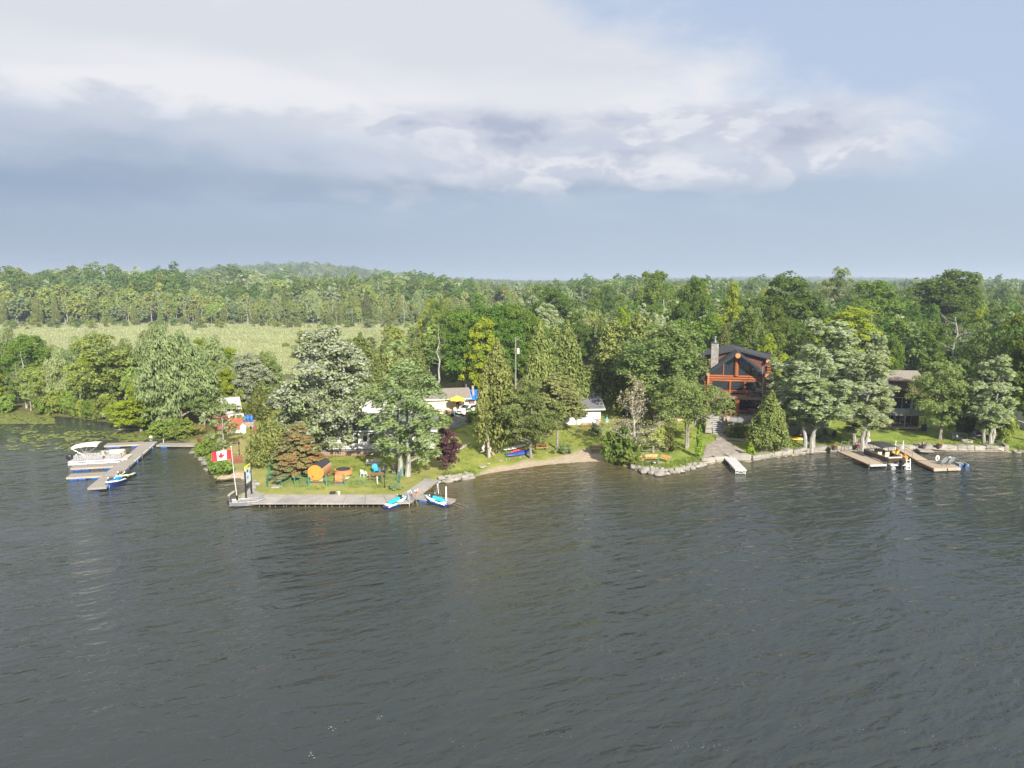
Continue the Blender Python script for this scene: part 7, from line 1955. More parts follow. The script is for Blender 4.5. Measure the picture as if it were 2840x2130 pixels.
ht = thing('patio_table', 'pale glass topped table under the balcony of the log house', 'table', LH.matrix_basis @ Vector((2.9, 1.2, 0)), radians(-12.4)); MB().bx(-.95, .95, -.5, .5, .7, .75).build('table_top', mat('pale_glass', (.45, .5, .52), .15), ht); [MB().bx(x - .03, x + .03, y - .03, y + .03, 0, .697).build('leg', BLACK, ht) for x in (-.85, .85) for y in (-.4, .4)]
for k, (u, v, rz, lab) in enumerate(((2052, 1212, .6, 'orange garden chair in front of the grey block wall, left one'), (2072, 1217, .2, 'reddish garden chair in front of the grey block wall, right one'))): adirondack(lab, G(u, v), rz, CEDW, .9)
# stamped patio and path
def patch(px, name, mt, z):
    P = [G(u, v) for u, v in px]; c = sum(P, Vector()) / len(P); V = []; F = []; n = len(P); rr = 6
    for r in range(rr + 1):
        for q in P:
            w = c.lerp(q, r / rr); V.append((w.x, w.y, gz(w.x, w.y) + z))
    for r in range(rr):
        for i in range(n): F.append((r * n + i, r * n + (i + 1) % n, (r + 1) * n + (i + 1) % n, (r + 1) * n + i))
    for r in (0,): pass
    o = MB().add(V, F).build(name, mt, None, True); o['kind'] = 'structure'; return o
patch([(1947, 1288), (1950, 1260), (1958, 1238), (1985, 1222), (2005, 1216), (2016, 1222), (2040, 1236), (2062, 1252), (2084, 1276), (2030, 1276)], 'patio', STAMP, .07)
patch([(1985, 1224), (1984, 1202), (2012, 1200), (2040, 1208), (2075, 1216), (2060, 1226), (2028, 1222), (2008, 1222)], 'path', STAMP, .085)
patch([(1770, 1300), (1775, 1285), (1800, 1280), (1835, 1282), (1858, 1292), (1850, 1303), (1810, 1308)], 'gravel_spot', mat('grey_gravel', (.27, .25, .22), .95, var=.3, scale=8), .06)
strip('', [(1256, 1252), (1280, 1240), (1300, 1228), (1306, 1230), (1286, 1243), (1262, 1254)], 'stepping_path', mat('pale_path', (.42, .35, .28), .9, var=.3), .05)
kb = thing('garden_kerb', 'two long low cut stones lying in the lawn right of the patio', 'kerb', G(2092, 1243)); rz = yaw(G(2085, 1240), G(2125, 1256)); d = (G(2125, 1256) - G(2085, 1240)); kb.rotation_euler.z = rz
for k in range(2): stone('lime', kb, (d.length * (.1 + k * .52), 0, .2), (d.length * .5, .5, .5), 0)

# small white dock
a, b = at(2025, 1271, .55), at(2055, 1303, .55); L = (b - a).length + .4; t = thing('roll_in_dock', 'narrow white topped dock on a metal frame in front of the stone patio', 'dock', (a.x, a.y + .3, 0), yaw(a, b) - pi / 2)
for k in range(int(L / .6)): MB().bx(-.62, .62, k * .6 + .01, k * .6 + .59, .56, .6).build('deck_panel', mat('pale_deck_panel', (.46, .46, .455), .6, var=.06, orand=.3), t)
MB().bx(-.68, -.63, 0, L, .42, .6).bx(.63, .68, 0, L, .42, .6).bx(-.62, .62, L - .03, L + .02, .42, .59).build('frame', WHITE, t)
for x in (-.6, .6):
    for y in (L - .15, L * .5): MB().cyl((x, y, -1.0), (x, y, .42), .035, k=8).build('leg', WHITE, t)
MB().bar((-.6, L - .1, .1), (0, L - .1, .4), .04, .04).bar((.6, L - .1, .1), (0, L - .1, .4), .04, .04).bar((-.6, L - .1, .12), (.6, L - .1, .12), .04, .04).build('brace', WHITE, t)

# ------------------------------------------------------------------ right hand docks, boats and lawn
a, b = (at(2322, 1247, .6) + at(2368, 1256, .6)) / 2, (at(2424, 1291, .6) + at(2448, 1287, .6)) / 2
t = thing('tan_dock', 'tan plank dock on pipe legs left of the bronze pontoon boat', 'dock', (a.x, a.y, 0), yaw(a, b) - pi / 2); L = (b - a).length; W = 2.2
deck(t, -W / 2, W / 2, 0, L, .6, mt=WOODT); MB().bx(-W / 2 - .03, -W / 2, 0, L, .42, .6).bx(W / 2, W / 2 + .03, 0, L, .42, .6).build('side_beam', BROWNW, t); MB().bx(-W / 2, W / 2, L + .005, L + .05, .42, .61).build('end_beam', WHITE, t)
for y in (L * .45, L - .12):
    for s in (-1, 1): MB().cyl((s * (W / 2 + .07), y, -1.2), (s * (W / 2 + .07), y, 1.0 if y > L * .6 else .6), .035, k=8).build('pipe_leg', STEEL, t)
DRZ2 = t.rotation_euler.z; TD = t
pc = t.matrix_basis @ Vector((-2.75, L * .58, 0)); t = pontoon('dark bronze pontoon boat with a black canopy at the tan dock', pc, DRZ2, 7.0, BRONZ, CANB, .2, 3.3, TANV, False)
lad = thing('boarding_ladder', 'white ladder hanging at the stern of the bronze pontoon boat', 'ladder', pc + Matrix.Rotation(DRZ2, 3, 'Z') @ Vector((-.95, 3.9, .2)), DRZ2)
t.rotation_euler.z = DRZ2 + pi + .02
for x in (-.24, .24): MB().bar((x, 0, -.4), (x, -.25, 1.25), .07, .06).build('side_rail', WHITEP, lad)
for k in range(4): MB().bar((-.2, -.05 - k * .055, -.1 + k * .38), (.2, -.05 - k * .055, -.1 + k * .38), .06, .05).build('rung', WHITEP, lad)
q = at(2490, 1272, 0); t = thing('pedal_boat', 'amber yellow pedal boat behind the bronze pontoon boat', 'pedal boat', q, DRZ2 + .2)
MB().loft([[(-w, y, .02), (w, y, .02), (w * 1.05, y, zt), (w * .75, y, zt + .08), (-w * .75, y, zt + .08), (-w * 1.05, y, zt)] for y, w, zt in ((-1.25, .5, .42), (-.9, .78, .5), (0, .82, .46), (.8, .78, .45), (1.15, .55, .5), (1.3, .3, .45))]).build('hull', GOLD, t, True)
for s in (-1, 1):
    MB().loft([[(s * .38 - .27, y, .5), (s * .38 + .27, y, .5), (s * .38 + .22, y + .06, zt), (s * .38 - .22, y + .06, zt)] for y, zt in ((-.6, .98), (-.42, 1.0))]).build('seat_back', GOLD, t, True); MB().bx(s * .38 - .2, s * .38 + .2, -.38, .1, .52, .6).build('seat_cushion', mat('pale_blue_seat', (.3, .5, .55), .5), t)
    MB().lathe([(.1, -.09), (.22, -.08), (.22, .08), (.1, .09)], 10, (s * .35, .75, .55), 'x').build('paddle_hump', GOLD, t, True)
# right dock with chairs
Wd = [at(2430 + 70, 1246, .65), at(2512, 1243, .65)]
a, b = (at(2492, 1246, .65) + at(2512, 1242, .65)) / 2, (at(2542, 1278, .55) + at(2572, 1275, .55)) / 2
t = thing('gangway', 'pale plank gangway leading to the square dock with two chairs', 'dock', (a.x, a.y, 0), yaw(a, b) - pi / 2); L = (b - a).length; deck(t, -.75, .75, 0, L, .6, mt=WOODP); MB().bx(-.8, -.755, 0, L, .4, .6).bx(.755, .8, 0, L, .4, .6).build('side_beam', BROWNW, t)
mb = MB()
for y in (L * .45, L * .86): mb.bx(.76, .84, y - .04, y + .04, .6, 1.6)
mb.bar((.8, L * .43, 1.6), (.8, L * .88, 1.55), .08, .05).bar((.8, L * .46, 1.2), (.8, L * .85, 1.15), .04, .06); mb.build('hand_rail', WOODG, t); GRZ = t.rotation_euler.z
cr = [at(u, v, .5) for u, v in ((2590, 1299), (2664, 1296), (2618, 1277), (2543, 1278))]
t = thing('square_dock', 'square plank dock carrying two grey chairs', 'dock', (cr[0].x, cr[0].y, 0), yaw(cr[0], cr[1])); ex = (cr[1] - cr[0]).length; ey = 4.4
sk = local(t, cr[3])
for k in range(30):
    f0, f1 = k / 30 + .002, (k + 1) / 30 - .002; MB().add([(f * ex + sk.x * g_ , sk.y * g_, z_) for z_ in (.44, .5) for f, g_ in ((f0, 0), (f1, 0), (f1, 1), (f0, 1))], [(3, 2, 1, 0), (4, 5, 6, 7), (0, 1, 5, 4), (1, 2, 6, 5), (2, 3, 7, 6), (3, 0, 4, 7)]).build('plank', WOODT, t)
MB().bx(0, ex * .48, -.06, -.005, .12, .5).bx(ex * .52, ex, -.06, -.005, .12, .5).build('front_board', WOODP, t); MB().ext([(-.07, 0, .2), (-.01, 0, .2), (sk.x - .01, sk.y, .2), (sk.x - .07, sk.y, .2)], (0, 0, .27)).build('side_board', BROWNW, t)
for f in (.2, .8): MB().lathe([(.05, -.9), (.28, -.85), (.28, .85), (.05, .9)], 10, (ex * f, sk.y * .5, .14), 'y').build('float_drum', DARKP, t, True)
GCH = mat('slate_grey_chair', (.27, .29, .30), .6, var=.1)
for k, (u, v, lab) in enumerate(((2613, 1288, 'grey slatted chair on the square dock, nearer the life ring'), (2632, 1287, 'grey slatted chair on the square dock, nearer the blue boat'))):
    c_ = at(u, v, .5); adirondack(lab, (c_.x, c_.y, .5), pi + .1 + .1 * k, GCH, 1.05, group='chairs on the square dock')
st = MB().bx(-.25, .25, -.25, .25, .36, .4).bx(-.2, -.15, -.2, .2, 0, .357).bx(.15, .2, -.2, .2, 0, .357).build('side_table', GCH); c_ = at(2622, 1284, .5); st.location = (c_.x, c_.y, .503); tag(st, 'small grey side table between the two chairs on the dock', 'table')
lr = MB(); rg = [[(0 + (.3 + .1 * cos(b_)) * cos(a_), .1 * sin(b_), (.3 + .1 * cos(b_)) * sin(a_)) for b_ in np.linspace(0, 2 * pi, 9)[:-1]] for a_ in np.linspace(0, 2 * pi, 17)]
o = lr.loft(rg, caps=False).build('life_ring', WHITEP, None, True); c_ = at(2599, 1279, .5); o.location = (c_.x, c_.y, .9); o.rotation_euler.z = .5; tag(o, 'white life ring standing on the square dock', 'life ring')
a, b = at(2640, 1277, 0), at(2682, 1297, 0); c_ = (a + b) / 2; t = thing('inflatable_boat', 'pale grey boat with a blue stern moored at the square dock', 'boat', (c_.x - .35, c_.y + .1, 0), yaw(a, b) + pi / 2); L = (b - a).length
sec = [(-.5, .62, .05, .42), (-.2, .66, .03, .44), (.15, .58, .03, .46), (.38, .36, .08, .5), (.5, .06, .2, .55)]
MB().loft([[(-w, y * L, zt), (-w * .85, y * L, zb), (w * .85, y * L, zb), (w, y * L, zt), (w * .8, y * L, zt + .02), (w * .7, y * L, zt - .12), (-w * .7, y * L, zt - .12), (-w * .8, y * L, zt + .02)] for y, w, zb, zt in sec]).build('hull', ALU, t, True); MB().bx(-.63, .63, -.5 * L - .06, -.5 * L - .003, .05, .3).build('stern_panel', mat('royal_blue', (.02, .12, .38), .4), t)
MB().bx(-.35, .35, -.1 * L, .02 * L, .33, .42).build('seat', DARKP, t); MB().bx(-.25, .25, .1 * L, .16 * L, .33, .44).build('seat', DARKP, t); outboard(t, (0, -.5 * L - .2, .05), 0, DARKP, .6)
for k, (u, v, s) in enumerate(((2334, 1247, 'left of the tan dock, left one'), (2353, 1246, 'left of the tan dock, right one'), (2483, 1246, 'in front of the brown chalet, left one'), (2504, 1246, 'in front of the brown chalet, right one'))):
    q = at(u, v, .55); o = MB().cyl((0, 0, -1.2), (0, 0, 1.15), .05, k=8).lathe([(.055, 1.15), (.06, 1.2), (.02, 1.24)], 8).build('dock_pipe', STEEL if k < 2 else WHITEP); o.location = q; tag(o, ('grey' if k < 2 else 'white') + ' upright pipe ' + s, 'post', 'upright pipes at the right docks')
def planter(label, loc, r=.3, fm='purple', h=.45):
    t = thing('planter_pot', label, 'planter', loc); MB().lathe([(r * .7, 0), (r, h * .9), (r * 1.08, h), (r * .9, h), (r * .8, h * .85), (.02, h * .84)], 12).build('pot', TERRA, t, True)
    lv = Leaves(int(abs(loc[0]) * 100) % 1000); lv.tufts(np.array([[0, 0, h + .15], [.15, 0, h + .1], [-.12, .1, h + .2]]), np.array([.24, .2, .2]), 40, .12); link('plant', lv.mesh('plant', LM['shrub']), t)
    lv = Leaves(int(abs(loc[0]) * 90) % 1000 + 1); lv.tufts(np.array([[.1, -.1, h + .22], [-.15, -.1, h + .2]]), np.array([.17, .15]), 16, .09); link('flowers', lv.mesh('flowers', FLOW[fm]), t)
FLOW = {k: leafmat('flowers_' + k, c, c2, trans=.2, hue=.02) for k, c, c2 in (('purple', (.2, .07, .25), (.45, .25, .5)), ('pink', (.5, .06, .16), (.7, .25, .3)), ('red', (.45, .05, .04), (.6, .15, .1)))}
for u, v, fm, lab in ((2313, 1248, 'red', 'dark planter with leaves on the armour stones left of the tan dock'), (2378, 1243, 'pink', 'planter with pink flowers at the foot of the four pale trunks'), (2562, 1242, 'purple', 'planter with purple flowers on the flat stone steps'), (2604, 1242, 'red', 'dark planter with spiky leaves right of the flat stone steps')): planter(lab, at(u, v, .62), .36 if fm != 'red' else .42, fm)
bench('pale bench without arms on the lawn beside the bronze pontoon boat', G(2398, 1236), .0, WHITE, 1.9, WOODG)

# brown chalet
p = G(2545, 1194); C0 = dep(2500, 1190, p.y + .6); CHL = thing('brown_chalet', 'brown two storey chalet with white window frames and a covered porch', 'house', (C0.x, C0.y, p.z), radians(-8)); t = CHL
M_ = FPX / (p.y * CP + 20 * SP)
fz = .45; z2 = dep(2500, 1150, p.y).z - p.z; zw0 = z2 + .35; zw1 = dep(2500, 1107, p.y + 1.6).z - p.z; zap = dep(2510, 1080, p.y + 1.2).z - p.z; ze = zap - 1.55
MB().bx(-3.4, 3.4, 2.4, 11, 0, ze).build('wall', BSID, t); MB().ext([(-3.4, 2.4, ze), (3.4, 2.4, ze), (.2, 2.4, zap - .2)], (0, .15, 0)).build('gable_wall', BSID, t)
for s in (-1, 1): roofslab(t, .2, zap, .2 + s * 4.1, ze - .25, 1.5, 13, .18, 'roof', SHGREY); roofslab(t, .2, zap + .01, .2 + s * 4.12, ze - .24, 1.46, 1.498, .26, 'rake_board', mat('red_brown_trim', (.22, .085, .06), .6))
windowp(t, -2.6, -.9, zw0, zw1, 2.397, WHITE, 2); windowp(t, -.6, 2.0, zw0, zw1, 2.395, WHITE, 2); windowp(t, 2.2, 2.21, zw0, zw1, 2.396, WHITE)
MB().bx(-4.4, 3.9, -.1, 2.35, z2 - .22, z2 - .05).build('balcony_floor', WOODG, t); MB().bx(-4.45, 3.95, -.16, -.105, z2 - .26, z2).build('balcony_beam', WOODG, t)
for k in range(4): x = -4.35 + k * 2.72; MB().bx(x, x + .06, -.1, -.04, z2 - .04, z2 + .95).build('rail_post', BLACK, t)
for k in range(3): x = -4.28 + k * 2.72; MB().bx(x + .01, x + 2.62, -.085, -.065, z2 + .03, z2 + .9).build('rail_panel', mat('grey_mesh_panel', (.20, .23, .27), .35, var=.2), t)
MB().bx(-4.6, 2.4, -.4, 2.35, fz - .25, fz).build('porch_floor', WOODG, t)
for x in (-4.3, -2.2, .3, 3.3): MB().bx(x - .08, x + .08, -.25, -.09, fz + .003 if x < 2.5 else 0, z2 - .27).build('porch_post', WOODG, t)
windowp(t, -1.6, -.2, fz + .1, fz + 1.9, 2.394, WHITE, 2); windowp(t, .6, 2.2, fz + .15, fz + 1.9, 2.394, WHITE, 2); windowp(t, -3.0, -2.0, fz + .7, fz + 1.7, 2.394, WHITE)
for k in range(4): MB().bx(1.1, 2.5, -.45 - k * .3, -.45 - k * .3 + .33, fz - .1 - (k + 1) * .13 - .03, fz - .1 - (k + 1) * .13).build('step', BROWNW, t)
sp = thing('spa_tub', 'dark grey square spa tub on the porch of the brown chalet', 'hot tub', CHL.matrix_basis @ Vector((-3.1, .9, fz)), radians(-8)); MB().bx(-.95, .95, -.7, .7, 0, .85).build('cabinet', mat('slate_cabinet', (.07, .08, .09), .6), sp); MB().bx(-1.0, 1.0, -.75, .75, .853, .96).build('cover', GRILLC, sp)
bb = thing('barbecue', 'black barbecue at the right corner of the chalet porch', 'grill', CHL.matrix_basis @ Vector((2.9, -.9, 0)), -.2); MB().bx(-.35, .35, -.25, .25, .1, .85).build('cabinet', BLACK, bb); MB().loft([[(x, -.25, .85), (x, .25, .85), (x, .2, 1.1), (x, -.15, 1.15)] for x in (-.35, .35)]).build('lid', DARKP, bb); MB().bx(-.65, -.37, -.22, .22, .8, .84).bx(.37, .65, -.22, .22, .8, .84).build('side_shelf', STEEL, bb)
ws = thing('wicker_sofa', 'brown wicker sofa on the porch of the brown chalet', 'sofa', CHL.matrix_basis @ Vector((-.9, 1.2, fz)), radians(-8)); MB().bx(-.8, .8, -.35, .35, .05, .4).bx(-.8, .8, .3, .4, .403, .85).build('frame', mat('wicker', (.16, .11, .075), .8, var=.3, scale=12), ws); MB().bx(-.72, .72, -.33, .28, .403, .52).build('cushion', TANV, ws)
tb = thing('garage_roof', 'long tan roof of a shed behind the brown chalet', 'shed', dep(2490, 1048, p.y + 16), radians(-8)); tb.location.z = gz(tb.location.x, tb.location.y); hz = dep(2490, 1040, tb.location.y).z - tb.location.z
MB().bx(-4, 4, 0, 6, 0, hz - .9).build('wall', BSID, tb); gable_roof(tb, -4.4, 4.4, -.5, 6.5, hz - .9, hz + .5, 'x', mt=SHTAN, fascia=BROWNW)
# beige shed, seating corner
q = G(2215, 1210); t = thing('beige_shed', 'plain beige shed half hidden behind the windblown poplars', 'shed', q, .1); MB().bx(-2.4, 2.4, .6, 4.2, -.2, 2.1).build('wall', TANSH, t); gable_roof(t, -2.7, 2.7, .2, 4.6, 2.1, 2.9, 'x', mt=SHTAN, fascia=TANSH); MB().bx(-.5, .5, .55, .597, 0, 1.9).build('door', BROWNW, t)
fp = thing('fire_table', 'low stone fire pit on a paved spot between dark chairs', 'fire pit', G(2285, 1222)); [stone('block', fp, (cos(a_) * .6, sin(a_) * .6, .15), (.42, .3, .32), a_ + pi / 2) for a_ in np.linspace(0, 2 * pi, 11)[:-1]]
DCH = mat('black_chair', (.035, .033, .032), .6)
for k, (u, v, rz, s) in enumerate(((2268, 1217, .9, 'left of'), (2290, 1210, 0, 'behind'), (2309, 1214, -1.0, 'right of'))): adirondack('black slatted chair ' + s + ' the stone fire pit under the poplars', G(u, v), rz, DCH, 1.0, group='black chairs round the fire pit')
# patio set, hammock on the right lawn
q = G(2658, 1215); t = thing('dining_table', 'grey outdoor dining table on the right hand lawn', 'table', q, -.05); MB().bx(-1.1, 1.1, -.5, .5, .7, .74).build('table_top', GCH, t); [MB().bx(x - .03, x + .03, y - .03, y + .03, 0, .697).build('leg', GCH, t) for x in (-1., 1.) for y in (-.42, .42)]
def dchair(label, loc, rz, mt=GCH):
    t = thing('dining_chair', label, 'chair', loc, rz, 'chairs at the outdoor table'); MB().bx(-.25, .25, -.25, .25, .4, .44).build('seat', mt, t); MB().ext([(-.25, .24, .44), (.25, .24, .44), (.24, .36, 1.0), (-.24, .36, 1.0)], (0, .03, 0)).build('backrest', mt, t)
    for s in (-1, 1):
        for y in (-.23, .23): MB().tube([(s * .24, y, .4), (s * .27, y * 1.15, 0)], .02, 5).build('leg', mt, t)
        MB().tube([(s * .27, .27, .65), (s * .27, -.24, .63), (s * .26, -.24, .42)], .022, 5).build('armrest', mt, t)
dchair('grey outdoor chair at the left end of the outdoor table', G(2636, 1217), 1.3); dchair('cream outdoor chair in front of the outdoor table', G(2648, 1222), .9, TANV); dchair('grey outdoor chair facing away in front of the outdoor table', G(2660, 1224), .4); dchair('grey outdoor chair between the table and the hammock', G(2697, 1214), -1.2)
fp = thing('stone_fire_ring', 'ring of pale stones on the lawn beside the purple hammock', 'fire pit', G(2680, 1226)); [stone('lime', fp, (cos(a_) * .7, sin(a_) * .6, .14), (.45, .32, .3), a_ + pi / 2) for a_ in np.linspace(0, 2 * pi, 12)[:-1]]
h0, h1 = G(2693, 1219), G(2727, 1224); c_ = (h0 + h1) / 2; t = thing('hammock', 'purple striped hammock on a stand on the right hand lawn', 'hammock', c_, yaw(h0, h1)); L = (h1 - h0).length + .6
V = []; F = []
for i in range(11):
    f = i / 10; w = .55 * math.sin(pi * min(.96, max(.04, f))) ** .5
    for j in range(6): y = (j / 5 - .5) * 2 * w; V.append(((f - .5) * L, y, .55 + 1.1 * (f - .5) ** 2 * 1.6 + .3 * (y / .6) ** 2))
V2 = [(x, y, z - .03) for x, y, z in V]
for i in range(10):
    for j in range(5): F.append((i * 6 + j, i * 6 + j + 1, (i + 1) * 6 + j + 1, (i + 1) * 6 + j)); F.append((66 + i * 6 + j, 66 + (i + 1) * 6 + j, 66 + (i + 1) * 6 + j + 1, 66 + i * 6 + j + 1))
MB().add(V + V2, F).build('cloth', PURP, t, True); MB().tube([(-L / 2 - .3, 0, 1.3), (-L / 2 + .3, 0, .1), (L / 2 - .3, 0, .1), (L / 2 + .3, 0, 1.3)], .035, 6).tube([(-L / 2 + .4, -.5, .03), (-L / 2 + .4, .5, .03)], .035, 6).tube([(L / 2 - .4, -.5, .03), (L / 2 - .4, .5, .03)], .035, 6).build('stand', BLACK, t)
adirondack('dark garden chair under the paired trunks at the right end', G(2772, 1240), -.5, DCH, .9)
kayak('small pale rowing dinghy lying on the grass at the end of the armour stones', G(2764, 1247), G(2784, 1249), [TANV], .4, .25, name='dinghy', cat='boat')
q = G(2848, 1200); t = thing('corner_house', 'white house corner with a tan roof at the right edge of the photo', 'house', (q.x + .6, q.y + 1, q.z), -.3); MB().bx(0, 8, 0, 7, -.3, 2.9).build('wall', WSID, t); gable_roof(t, -.5, 8.5, -.6, 7.6, 2.95, 4.6, 'x', mt=SHTAN); windowp(t, 1.0, 2.2, 1, 2.2, -.003, WHITE, 2); MB().bx(-.06, .06, -.05, -.004, -.3, 2.85).build('corner_trim', WHITE, t)

# ------------------------------------------------------------------ poles, wires, mast
q = dep(1430, 1010, 128); q.z = gz(q.x, q.y); tz = dep(1430, 935, 128).z - q.z
t = thing('utility_pole', 'wooden utility pole with a grey transformer between the tall cedars', 'utility pole', q)
MB().tube([(0, 0, -.3), (0, 0, tz)], [.17, .11], 8).build('pole', BARK['grey'], t); MB().lathe([(.2, -.5), (.27, -.48), (.27, .45), (.2, .5), (.02, .52)], 12, (.45, -.1, tz - 2.5)).build('transformer', mat('transformer_grey', (.48, .5, .5), .4), t, True); MB().bar((0, 0, tz - .3), (1.3, 0, tz - .7), .08, .08).build('bracket', STEEL, t)
for k in range(2): MB().lathe([(.03, 0), (.07, .05), (.03, .1), (.06, .15), (.02, .22)], 8, (.3 + k * .3, -.1, tz - 1.98)).build('insulator', DARKP, t)
w0 = q + Vector((1.2, 0, tz - .6)); w1 = dep(1620, 945, 135); w2 = dep(2175, 948, 128); w0l = dep(1080, 990, 125)
for i, (a_, b_) in enumerate(((w0, w2), (w0l, w0))):
    P_ = [a_.lerp(b_, f) + Vector((0, 0, -1.6 * 4 * f * (1 - f) * .5)) for f in np.linspace(0, 1, 15)]
    o = MB().tube(P_, .03, 4).build('power_line', BLACK); tag(o, ('power line running right from the utility pole over the log house', 'power line running left from the utility pole')[i], 'wire')
q = dep(1838, 930, 225); q.z = gz(q.x, q.y); tz = dep(1838, 830, 225).z - q.z
t = thing('radio_mast', 'thin lattice radio mast rising from the wood behind the bright green tree', 'mast', q); 
mb = MB(); r = .32
for k in range(3): a_ = k * 2.094; mb.bar((cos(a_) * r, sin(a_) * r, 0), (cos(a_) * r * .7, sin(a_) * r * .7, tz - 1), .09, .09)
z = 0; k = 0
while z < tz - 2:
    for j in range(3): a_, b_ = j * 2.094, (j + 1) * 2.094; mb.bar((cos(a_) * r * .9, sin(a_) * r * .9, z), (cos(b_) * r * .9, sin(b_) * r * .9, z + 1.2), .05, .05)
    z += 1.2
mb.build('lattice', STEEL, t); MB().lathe([(.3, -.2), (.35, 0), (.3, .2), (.05, .25)], 10, (0, -.4, tz - 3.2), 'y').build('dish', WHITEP, t); MB().cyl((0, 0, tz - 1), (0, 0, tz), .06, k=6).build('aerial', WHITE, t)

# ------------------------------------------------------------------ on the water: lily pads, foam, driftwood
g = np.random.default_rng(5)
def pads(areas):
    V = []; Q = []; T = []; ti = []; n = 0
    for (u0, v0, u1, v1, cnt, dens) in areas:
        for _ in range(cnt):
            f, h = g.random(2); u = u0 + (u1 - u0) * f; v = v0 + (v1 - v0) * h
            p = at(u, v, 0); 
            if (.6 * vnoise(p.x, p.y, 2.6, 9) + .4 * vnoise(p.x, p.y, .8, 3)) < dens or inland(np.array([p.x]), np.array([p.y]))[0] > -.4: continue
            r = g.uniform(.14, .34); a0 = g.random() * 6.28; k = 7; zt = .012 + .01 * g.random()
            V += [(p.x, p.y, zt)] + [(p.x + r * cos(a0 + .35 + j * 5.6 / (k - 1)), p.y + r * sin(a0 + .35 + j * 5.6 / (k - 1)), zt + g.uniform(-.004, .02)) for j in range(k)]
            T += [(n, n + 1 + j, n + 2 + j) for j in range(k - 1)]; ti += [g.random()] * (k - 1); n += k + 1
    me = fastmesh('lily_pads', np.array(V), None, np.array(T), LM['pad'], False, fattr=dict(tint=ti)); return link('lily_pads', me, kind='stuff')
pads([(-40, 1142, 150, 1176, 2000, .2), (-40, 1172, 260, 1200, 260, .5), (60, 1196, 470, 1222, 900, .52), (20, 1215, 300, 1262, 420, .56), (330, 1192, 520, 1226, 850, .4)])
V = []; T = []; n = 0
lines = [((1000, 1640), (2150, 1648)), ((1480, 1795), (1800, 1792)), ((1830, 1808), (2840, 1842)), ((1780, 1880), (2100, 1888)), ((1500, 2038), (2060, 2090)), ((900, 1990), (1500, 2110)), ((2200, 2000), (2840, 2080)), ((60, 1780), (400, 1800)), ((2300, 1800), (2840, 1850))]
for (a_, b_) in lines:
    for _ in range(90):
        f = g.random(); u = a_[0] + (b_[0] - a_[0]) * f; v = a_[1] + (b_[1] - a_[1]) * f + 9 * sin(f * 7 + a_[0]) + g.normal() * 3
        if vnoise(f * 60, a_[1], 4., 2) < .55: continue
        v += g.normal() * 5
        p = at(u, v, 0); r = g.uniform(.008, .024); a0 = g.random() * 6.28
        V += [(p.x + r * cos(a0 + j * 1.57) * (1 + .6 * (j % 2)), p.y + r * sin(a0 + j * 1.57), .02) for j in range(4)]; T += [(n, n + 1, n + 2), (n, n + 2, n + 3)]; n += 4
for (u, v) in ((1278, 1510), (1672, 1480), (1774, 1584), (2343, 1489), (2716, 1492), (2640, 1570), (1903, 1412), (2358, 1720), (2368, 1728), (2290, 1505), (1906, 1482), (915, 2022), (1055, 1990), (865, 2095)):
    p = at(u, v, 0)
    for _ in range(5):
        r = g.uniform(.015, .04); o0 = g.normal(size=2) * .12; a0 = g.random() * 6.28
        V += [(p.x + o0[0] + r * cos(a0 + j * 1.57) * 1.5, p.y + o0[1] + r * sin(a0 + j * 1.57), .025) for j in range(4)]; T += [(n, n + 1, n + 2), (n, n + 2, n + 3)]; n += 4
fm = mat('foam_white', (.26, .28, .28), .8, var=.1)
link('foam', fastmesh('foam', np.array(V), None, np.array(T), fm), kind='stuff')
a_, b_ = at(316, 1192, .05), at(398, 1190, .1); o = MB().tube([a_, a_.lerp(b_, .5) + Vector((0, 0, .05)), b_], [.1, .12, .06], 7).build('drift_log', BARK['dead']); tag(o, 'long pale log floating below the marsh bank beyond the dock', 'log')
q = at(418, 1214, 0); o = MB().ball((0, 0, .1), (.28, .2, .2), 10, 6).lathe([(.05, .25), (.06, .3), (.02, .34)], 8).build('mooring_buoy', WHITEP, None, True); o.location = q; tag(o, 'white mooring buoy among the lily pads behind the dock', 'buoy')
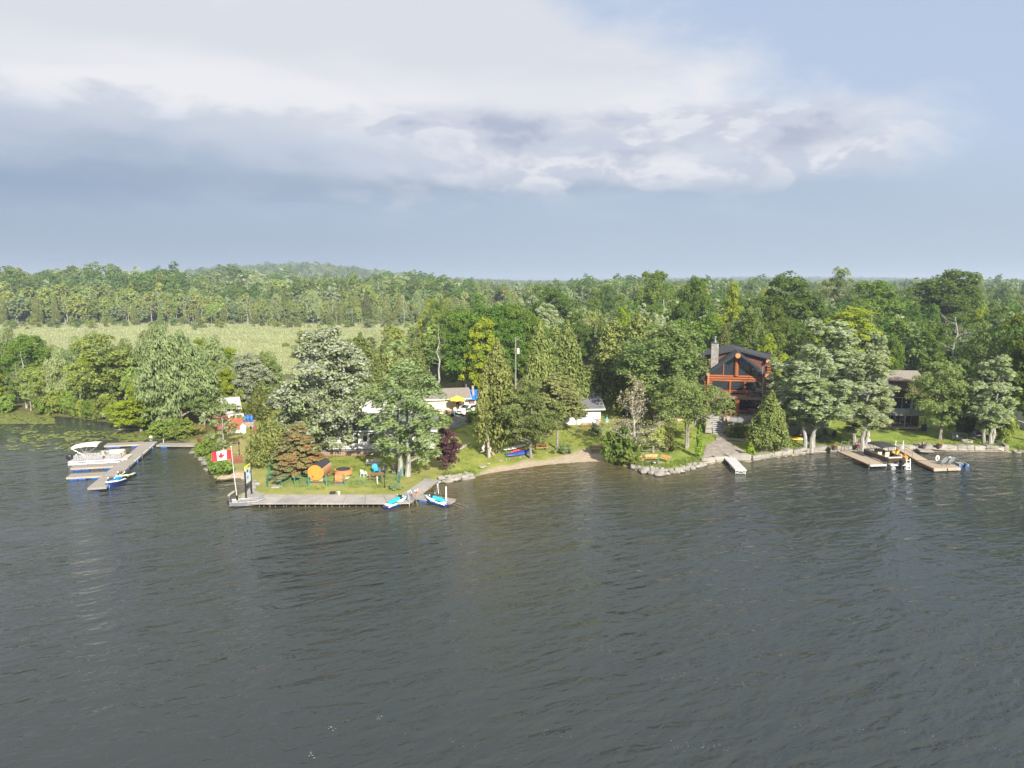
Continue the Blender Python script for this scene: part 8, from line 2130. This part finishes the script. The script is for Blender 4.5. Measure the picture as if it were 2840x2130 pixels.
# uneven grass fringe along the shore and the fences
srcs2 = []
for i in range(3):
    lv = Leaves(330 + i); gg = lv.g; k = 40; C = gg.normal(size=(k, 3)) * [.32, .32, 0]; hh_ = .18 + .3 * gg.random(k); C[:, 2] = hh_ * .5; a = gg.random(k) * 6.28
    N = np.stack([np.cos(a), np.sin(a), .4 + 0 * a], 1); N /= np.linalg.norm(N, axis=1)[:, None]
    lv.add(C, N, np.stack([hh_ * 1.2, np.full(k, .05)], 1), gg.random(k), None, np.tile([0., 0., 1.], (k, 1)) + .3 * gg.normal(size=(k, 3))); srcs2.append(bpy.data.objects.new('grass_source', lv.mesh('grass_tuft', LM['shrub'])))
n = 26000; xx = g.uniform(-45, 78, n); yy = g.uniform(72, 125, n); dd = inland(xx, yy); ok = (dd > .35) & ((dd < 1.6) | (g.random(n) < .10)) & (g.random(n) < np.where(xx > 36, .55, 1))
bch = (xx > BEACH0 + 1) & (xx < BEACH1 - 1) & (dd < 4.5); ok &= ~bch
uu_ = 1420 + FPX * xx / (yy * CP + 23 * SP); ok &= ~((uu_ > 650) & (uu_ < 1225) & (dd < 3.4)) & ~((uu_ > 1940) & (uu_ < 2090) & (dd < 9))
xx, yy = xx[ok], yy[ok]; n = len(xx); s_ = .5 + .8 * g.random(n)
scatter('shore_grass', np.stack([xx, yy, ground_h(xx, yy)], 1), np.stack([s_, s_, s_ * np.where(dd[ok] < 1.6, 1.2, .6)], 1), g.random(n) * 6.28, g.integers(0, 3, n), srcs2)

# ------------------------------------------------------------------ air: a faint even haze round everything
hm, b = newmat('haze_air'); nt = X.nt
pv = nt.nodes.new('ShaderNodeVolumePrincipled'); pv.inputs['Color'].default_value = (.70, .82, .98, 1); pv.inputs['Density'].default_value = 0.0003; pv.inputs['Anisotropy'].default_value = .2
nt.nodes.remove(b); nt.links.new(pv.outputs[0], nt.nodes['Material Output'].inputs['Volume'])
hz = MB().bx(-6600, 6600, -600, 7200, -4, 80).build('haze', hm); hz['kind'] = 'stuff'
